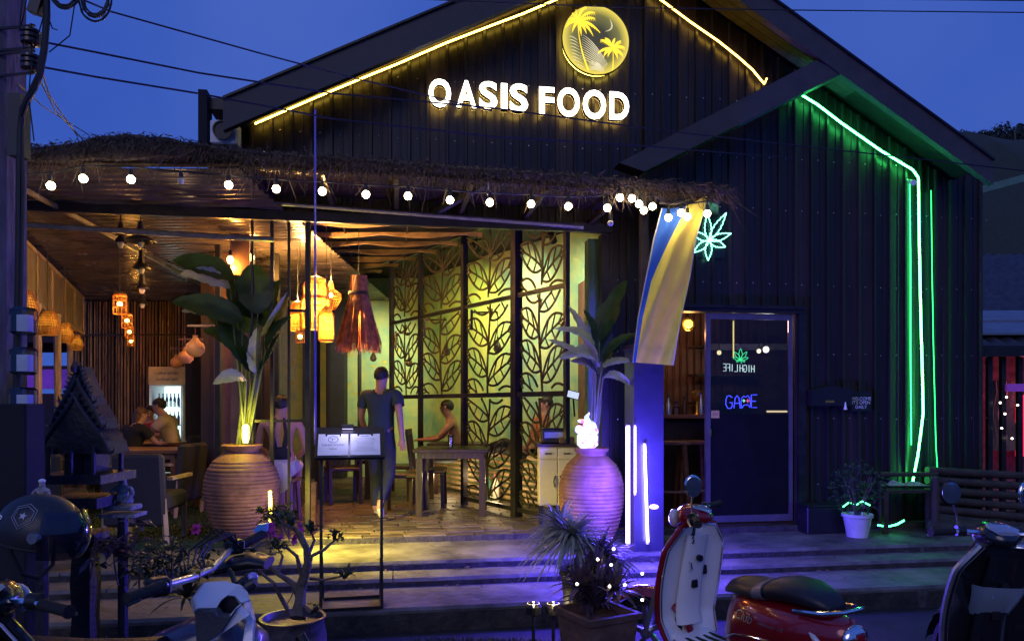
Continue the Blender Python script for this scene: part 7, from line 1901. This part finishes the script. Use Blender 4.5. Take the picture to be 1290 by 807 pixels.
for (px,py,Yv) in ((245,724,2.66),(262,716,2.84)):
    q = Q(px,py,Yv); m = MB(); m.cbox(q,(.03,.045,.045),rz=.9,ch=.006); m.tube([q+V(0,0,.02),q+V(0,0,.03)],.006,6); m.build('bar_clamp', M['gold'], parent=mo, kind='stuff')
m = MB(); m.tube([Q(194,744,2.42),Q(175,755,2.32),Q(160,762,2.28)],.006,6); m.build('lever', M['black'], parent=mo)
m = MB(); m.tube([Q(300,692,3.1),Q(318,690,3.2),Q(332,682,3.3)],.006,6); m.build('lever', M['black'], parent=mo)
q0 = [(319,668),(326,660),(338,658),(337,668),(326,671)]
def slab(pts, Ys, th, mt, name, bev=0):
    a = [P(x,y,Yv) for (x,y),Yv in zip(pts,Ys)]; n = len(a); c_ = sum(a, V(0,0,0))/n
    nrm = (a[1]-a[0]).cross(a[2]-a[0]).normalized()
    if nrm.y > 0: nrm = -nrm
    ins = [p+(c_-p)*.06+nrm*.012 for p in a]
    m = MB(); v = ins+a+[p-nrm*th for p in a]; f = [tuple(range(n))]
    for k in range(n): f.append((k,(k+1)%n,n+(k+1)%n,n+k)); f.append((n+k,n+(k+1)%n,2*n+(k+1)%n,2*n+k))
    f.append(tuple(range(3*n-1,2*n-1,-1))); m.add(v,f); return m.build(name, mt, parent=mo)
slab(q0,[3.36]*5,.012,mat('blue_guard',(.10,.35,.85),.3),'lever_guard')
slab([(243,752),(256,733),(283,731),(300,736),(312,745),(316,756),(304,760),(296,751),(286,750),(278,756),(271,767),(247,767)],[2.62,2.66,2.7,2.72,2.74,2.74,2.7,2.7,2.68,2.66,2.64,2.6],.05,M['white_gloss'],'tank_shroud')
slab([(246,768),(271,768),(276,775),(292,776),(300,764),(280,795),(262,807),(248,815)],[2.6]*8,.04,mat('dark_textured_plastic',(.05,.05,.06),.55,bump=.5,bscale=200),'side_panel')
slab([(276,753),(286,749),(296,752),(300,762),(292,774),(276,774),(272,768)],[2.70]*7,.03,M['black'],'intake')
slab([(299,763),(311,776),(276,800),(262,812),(255,812),(282,784)],[2.62]*6,.03,M['white_gloss'],'lower_shroud')
slab([(299,735),(305,738),(314,758),(320,780),(318,812),(306,812),(311,782),(309,762),(303,748)],[2.75,2.75,2.74,2.7,2.66,2.66,2.7,2.72,2.74],.03,M['white_gloss'],'front_shroud')
m = MB(); m.tube([Q(296,735,2.9),Q(292,722,2.92),Q(288,717,2.93)],.010,8); m.tube([Q(312,738,2.8),Q(322,732,2.8)],[.022,.018],10); m.build('headlamp_bracket', M['black'], parent=mo, kind='stuff')
q = Q(316,735,2.9); m = MB(); m.tube([q,Q(306,742,2.85)],.012,8); m.tube([Q(300,738,2.82),Q(316,728,2.86)],[.02,.026],10); tlm = m.build('turn_lamp', M['black'], parent=mo, kind='stuff')
m = MB(); m.ball(Q(318,727,2.85),.022,10); m.build('turn_lens', mat('violet_lens',(.35,.3,.8),.1,coat=1), parent=tlm, smooth=True)
# instrument cowl, tank, seat, tail, wheels
m = MB(); m.loft([sell(-1.02,3.1,.99,.07,.02,18,2.4),sell(-1.08,3.1,1.0,.08,.03,18,2.4),sell(-1.17,3.1,.985,.08,.03,18,2.4),sell(-1.24,3.1,.96,.05,.02,18,2.4)]); m.build('instrument_cowl', M['black'], parent=mo, smooth=60)
m = MB(); m.loft([sell(-1.0,2.95,.66,.10,.08,20,2.4),sell(-1.12,2.95,.72,.13,.11,20,2.4),sell(-1.26,2.95,.70,.14,.11,20,2.4),sell(-1.42,2.94,.66,.12,.08,20,2.4),sell(-1.52,2.94,.62,.09,.05,20,2.4)]); m.build('tank', mat('blue_black_tank',(.035,.035,.09),.28,coat=.5), parent=mo, smooth=60)
m = MB(); m.loft([sell(-1.32,2.75,.73,.10,.05,20,2.4),sell(-1.45,2.74,.715,.13,.055,20,2.4),sell(-1.62,2.73,.715,.14,.055,20,2.4),sell(-1.82,2.72,.735,.13,.05,20,2.4),sell(-2.0,2.72,.77,.10,.035,20,2.4)]); m.build('seat', M['seat_vinyl'], parent=mo, smooth=60)
m = MB(); m.loft([sell(-1.45,2.70,.64,.10,.035,20,2.4),sell(-1.7,2.70,.65,.13,.045,20,2.4),sell(-1.95,2.70,.69,.10,.04,20,2.4),sell(-2.12,2.70,.73,.05,.02,20,2.4)]); m.build('tail_cowl', M['red_paint'], parent=mo, smooth=60)
m = MB(); m.ball((-1.40,2.68,.56),.12,16,sq=(1.1,.6,.8)); m.build('engine_cover', M['alu'], parent=mo, smooth=True)
m = MB(); m.cbox((-1.25,2.85,.42),(.5,.22,.3),ch=.05); m.build('engine', M['black'], parent=mo)
for xw in (-1.95,-.60):
    m = MB(Matrix.Translation((xw,2.85,.29))@Matrix.Rotation(PI/2,4,'X')); m.lathe([(.22,-.05),(.28,-.045),(.30,0),(.28,.045),(.22,.05)],(0,0,0),32); wh = m.build('wheel', M['rubber'], parent=mo, smooth=50)
    m = MB(Matrix.Translation((xw,2.85,.29))@Matrix.Rotation(PI/2,4,'X')); m.lathe([(.03,-.04),(.05,-.02),(.215,-.03),(.225,0),(.215,.03),(.05,.02),(.03,.04)],(0,0,0),24); m.build('rim', M['alu'], parent=wh, smooth=40)
for dy in (-.09,.09): m = MB(); m.tube([(-.60,2.85+dy,.29),(-.86,2.9+dy,.72)],.022,8); m.build('fork_leg', M['black'], parent=mo, smooth=True)
m = MB(); m.loft([[V(-.60+.33*math.cos(a),2.85+b,.29+.33*math.sin(a)) for b in (-.06,-.03,.03,.06)] for a in [math.radians(20+14*k) for k in range(10)]], cap=False); m.build('front_fender', M['white_gloss'], parent=mo, smooth=60)
# exposed tubing and cables
random.seed(3)
for k in range(4):
    m = MB(); m.tube([Q(300+k*3,690+k,3.1),Q(296-k*8,672-k*2,3.0),Q(268-k*10,682+k*4,2.9),Q(255-k*6,700+k*5,2.8),Q(262,728,2.75)],.0045,5); m.build('control_cable', M['cable'], parent=mo, smooth=True)

# ================================================================== RIGHT SIDE: BENCH, BUSH, NEIGHBOURS, HILL
be = thing('log_bench', 'big dark bench of round logs standing on the platform at the right', 'bench', tuple(W(1230,640,-.6)))
def lg_(x0,y0,x1,y1,t0,t1,r,name):
    m = MB(); a = W(x0,y0,t0); b = W(x1,y1,t1); m.tube([a+(b-a)*k/6+V(0,0,.006*noise.noise(V(k,x0,0))) for k in range(7)],[r*ru(.92,1.05) for _ in range(7)],10); return m.build(name, mat_log, parent=be, smooth=True)
mat_log = mat('dark_log',(.05,.036,.026),.7,bump=.5,bscale=20,var=.3)
for k in range(5): lg_(1168,592+k*12,1300,600+k*13,-.15-.03*k,-.15-.03*k,.045,'back_log')
for k in range(4): lg_(1172,650+k*4,1300,664+k*5,-.30-.11*k,-.30-.11*k,.045,'seat_log')
lg_(1108,597,1180,597,-.18,-.18,.028,'side_rail'); lg_(1110,606,1110,668,-.22,-.22,.035,'leg'); lg_(1178,600,1178,668,-.55,-.55,.04,'leg'); lg_(1108,612,1180,612,-.30,-.34,.02,'side_rail')
bt = thing('plank_table', 'low rough plank table beside the bench with grey cloths on it', 'table', tuple(W(1140,640,-.35)))
for k in range(3):
    m = MB(); a = W(1112,618,-.15-.13*k); b = W(1172,618,-.15-.13*k); m.bar(a,b,.12,.03); m.build('plank', mat_log, parent=bt)
for (px,t_) in ((1115,-.15),(1170,-.15),(1115,-.45),(1170,-.45)):
    a = W(px,620,t_); m = MB(); m.bar(a,(a.x,a.y,.32),.05); m.build('leg', mat_log, parent=bt)
for k,(px,l_) in enumerate(((1128,'crumpled pale cloth at the left end of the low plank table'),(1152,'crumpled pale cloth at the right end of the low plank table'))):
    c = W(px,612,-.3); o = MB(); random.seed(k)
    o.grid(lambda u,v:(c.x+(u-.5)*.22,c.y+(v-.5)*.2,c.z+.015+.05*abs(noise.noise(V(u*4+k,v*4,1)))*math.sin(PI*u)*math.sin(PI*v)+.02*math.sin(PI*u)*math.sin(PI*v)),14,14); tag(o.build('cloth', M['stonefig'], smooth=True), l_, 'cloth')
pc = W(1080,672,-.55); pc.z = .315; o = thing('white_pot', 'white plastic pot holding the round leafy bush by the wall', 'pot', tuple(pc))
m = MB(); m.lathe([(.10,0),(.135,.20),(.15,.205),(.15,.235),(.135,.235),(.13,.2),(.001,.19)],pc,26); m.build('pot', mat('off_white_plastic',(.6,.62,.58),.45), parent=o, smooth=50)
bu = thing('round_bush', 'round dark leafy bush in the white pot, lit green from within', 'bush', (pc.x,pc.y,.5))
random.seed(77); m = MB(); mt2 = MB()
for k in range(1100):
    d = V(ru(-1,1),ru(-1,1),ru(-1,1)); 
    if d.length > 1: continue
    r_f = .28*(1+.25*noise.noise(d*2.3)); b = pc+V(0,0,.50)+V(d.x*r_f,d.y*r_f,d.z*r_f*.95)
    if noise.noise(b*6) < -.22: continue
    e = b+V(ru(-1,1),ru(-1,1),ru(-1,.6)).normalized()*.05; leaf_mesh(m, b, e, .025, .2, .3, nseg=3)
m.build('leaves', M['leaf_dk'], parent=bu, kind='stuff')
for k in range(7):
    a = ru(0,6.28); mt2.tube([pc+V(0,0,.18), pc+V(math.cos(a)*.1,math.sin(a)*.1,.4), pc+V(math.cos(a)*.2,math.sin(a)*.2,.6)],[.012,.008,.004],5)
mt2.build('branches', M['bark'], parent=bu, kind='stuff')
m = MB(); m.tube([W(x,y,-.56) for x,y in ((1062,638),(1070,632),(1078,636),(1086,631),(1096,636))],.006,6); o = m.build('light_strip', glow('green_strip_pot',(.08,1,.3),9)); tag(o,'short green light strip coiled in the rim of the white pot','light strip')
c = W(1035,650,-.25); o = thing('dark_box', 'black box standing at the wall between door and white pot', 'box', (c.x,c.y,.315)); m = MB(Matrix.Translation((c.x,c.y,.315))@Matrix.Rotation(TH,4,'Z')); m.cbox((0,0,.14),(.44,.2,.28),ch=.01); m.build('box', M['black'], parent=o); m = MB(Matrix.Translation((c.x,c.y,.315))@Matrix.Rotation(TH,4,'Z')); m.cbox((0,0,.29),(.46,.22,.02)); m.build('lid', M['black'], parent=o)
# neighbour on the right
nr = thing('neighbour_house', 'dark neighbouring house with corrugated roof and a pink lit shopfront at the right edge', 'house', (7.5,10.5,0))
def NR(x,y,Y): return P(x,y,Y)
m = MB(); rows_ = []
for j in range(2):
    r = []
    for i in range(121):
        u = i/120; x = 5.9+6*u; Y = (9.6,14.5)[j]; z = (2.35,4.6)[j]+.03*math.sin(i*PI/2)
        r.append(V(x,Y,z))
    rows_.append(r)
v = rows_[0]+rows_[1]; m.add(v,[(i,i+1,121+i+1,121+i) for i in range(120)]); m.build('corrugated_roof', mat('slate_sheet_roof',(.05,.05,.065),.5,metal=.2,var=.3), parent=nr)
for k in range(3):
    m = MB(); a=(6.25+.55*k,10.25+.0*k,2.70); z0=2.35+(10.0-9.6)*.459+.06; m.loft([[V(6.1,10.0+.5*k,2.6+.23*k),V(7.8,10.0+.5*k,2.6+.23*k),V(7.8,10.42+.5*k,2.79+.23*k),V(6.1,10.42+.5*k,2.79+.23*k)],[V(6.1,10.0+.5*k,2.63+.23*k),V(7.8,10.0+.5*k,2.63+.23*k),V(7.8,10.42+.5*k,2.82+.23*k),V(6.1,10.42+.5*k,2.82+.23*k)]]); m.build('roof_panel', mat('blue_grey_panel_%d'%k,(.16,.2,.26),.45,metal=.2), parent=nr) if k<2 else None
m = MB(); m.box(5.8,11,9.55,9.65,2.28,2.42); m.build('gutter', M['steel'], parent=nr)
m = MB(); m.box(5.8,11,11.5,11.6,0,2.9); m.build('back_wall', mat('faded_pink_wall',(.25,.13,.16),.8,var=.4), parent=nr)
for px in (1246,1263,1284,1300):
    c = NR(px,0,9.8); m = MB(); m.bar((c.x,9.8,0),(c.x,9.8,2.3),.06); m.build('post', M['steel'], parent=nr)
c = NR(1256,560,10.6); m = MB(); m.grid(lambda u,v:(c.x-.1+.35*u+.03*math.sin(v*9),10.6+.03*math.sin(u*30),1.0+1.0*v),20,6); m.build('curtain', mat('pale_curtain',(.35,.25,.25),.8), parent=nr, smooth=True)
c = NR(1292,555,10.8); m = MB(); m.box(c.x-.12,c.x+.5,10.8,10.85,.9,1.8); m.build('red_panel', glow('red_shop_light',(1,.03,.10),.9), parent=nr)
m = MB(); c = NR(1270,490,9.75); m.box(c.x-.05,c.x+.3,9.7,9.74,c.z-.03,c.z+.07); m.build('purple_sign', glow('purple_shop_light',(.35,.08,.6),.15), parent=nr)
lamp('shop_light', nr, (7.4,10.4,1.9), 12, (1.0,.22,.35), .1)
nf = thing('shop_fairy_lights', 'small white lights hung in the pink shop at the right edge', 'fairy lights', tuple(NR(1270,520,9.7)))
for (px,py) in ((1268,500),(1282,510),(1266,521),(1262,539),(1275,552),(1260,507)):
    m = MB(); m.ball(NR(px,py,9.7),.014,8); m.build('bulb', fe, parent=nf)
m = MB(); m.tube([NR(x,y,9.72) for x,y in ((1260,507),(1268,500),(1282,510),(1266,521),(1262,539),(1275,552))],.004,4); m.build('wire', M['cable'], parent=nf)
# lean-to green edge beam at the corner
m = MB(); a = P(1233,240,9.2); b = P(1300,222,9.2); m.bar(a,b,.05,.09); tag(m.build('green_beam', mat('green_painted_beam',(.10,.22,.17),.6)),'pale green beam running off to the right from the building corner','beam')
# second roof behind
m = MB(); m.loft([[V(6.0,15,0),V(16,15,0),V(16,20,0),V(6,20,0)],[V(6.0,15,4.6),V(16,15,4.9),V(16,20,5.8),V(6,20,5.5)]]); ob = m.build('far_building', mat('dark_far_wall',(.05,.05,.06),.8)); tag(ob,'dark bulk of a building behind the neighbouring roof','building')
hl_ = MB(); hl_.grid(lambda u,v:(12+110*u, 34+70*v, (24.5*min(1,max(0,(u*110+12-18)/18))**.6*math.sin(PI*.5*min(1,v/.42))**1.2+.9*noise.noise(V(u*26,v*12,0)))*1.0-.6),90,36)
hill = hl_.build('hill', mat('hill_ground',(.035,.045,.03),.95)); hill['kind'] = 'structure'
random.seed(90)
ftm = mat('far_foliage',(.03,.045,.025),.8,var=.5,scale=.6)
for k in range(9):
    px = (1208,1222,1236,1248,1262,1275,1288,1304,1194)[k]; py = (182,176,172,174,169,166,162,166,196)[k]; Yv = 60+1.5*k
    c = P(px,py+6,Yv); hgt = 3.2
    o = thing('hill_tree', ('tree at the left foot of the hill just above the roof corner','low rounded tree second from the left on the hilltop','slightly taller tree third from the left on the hilltop','small crown in the dip of the hilltop row','broad crown at the middle of the hilltop row','dense crown right of the middle of the hilltop row','tallest tree near the right edge of the picture','tree crown cut by the right edge of the picture','lowest tree half hidden behind the roof corner')[k], 'tree', (c.x,c.y,c.z-hgt), group='dark trees on the hill')
    m = MB(); m.tube([c-V(0,0,hgt+4), c-V(.1,0,1.5), c+V(.1,0,.2)],[.28,.2,.08],6); 
    for b in range(4): a = ru(0,6.28); m.tube([c-V(0,0,1.6),c+V(math.cos(a)*.9,math.sin(a)*.9,-.2+ru(0,.8))],[.1,.04],5)
    m.build('trunk', M['bark'], parent=o)
    m = MB()
    cl = [(c+V(ru(-1.5,1.5),ru(-1,1),ru(-1.4,.7)), ru(.5,1.0)) for _ in range(9)]
    for (cc_, r_) in cl:
        for q in range(120):
            d = V(ru(-1,1),ru(-1,1),ru(-1,1)).normalized()*r_*ru(.6,1.05); b = cc_+d; s2 = ru(.06,.14)
            a1 = V(ru(-1,1),ru(-1,1),ru(-1,1)).normalized()*s2; a2 = V(ru(-1,1),ru(-1,1),ru(-1,1)).normalized()*s2
            m.add([b-a1,b+a2,b+a1,b-a2],[(0,1,2,3)])
    m.build('crown', ftm, parent=o, kind='stuff')
c = P(1283,158,58); o = MB(); o.tube([c-V(0,0,6),c-V(.3,0,.5),c+V(0,0,.1),c+V(.6,0,.0),c+V(.9,0,-.5)],.09,6); tag(o.build('street_lamp', M['steel']),'curved unlit lamp arm sticking up above the hilltop trees','street lamp')

# fallen leaves and grit lying on the steps and the road
random.seed(101); m = MB()
for k in range(150):
    s_ = ru(-5,5.5); t_ = random.choice((ru(-.95,-.2),ru(-1.3,-1.05),ru(-1.9,-1.4),ru(-2.6,-2.05),-1.06,-1.4)); z = .318 if t_ > -1.01 else .250 if t_ > -1.34 else .184 if t_ > -1.97 else .004
    c = FW(s_, t_, z+.003); a = ru(0,2*PI); l = ru(.012,.045); d = V(math.cos(a)*l,math.sin(a)*l,0); n_ = V(-d.y,d.x,0)*.3
    m.add([c-d, c+n_+V(0,0,l*.25), c+d+V(0,0,l*.15), c-n_+V(0,0,l*.1)],[(0,1,2,3)])
o = m.build('fallen_leaves', mat('dry_leaf',(.12,.075,.035),.8,var=.5,scale=30)); o['kind'] = 'stuff'; tag(o,'dry fallen leaves scattered over the steps and the road','fallen leaves')
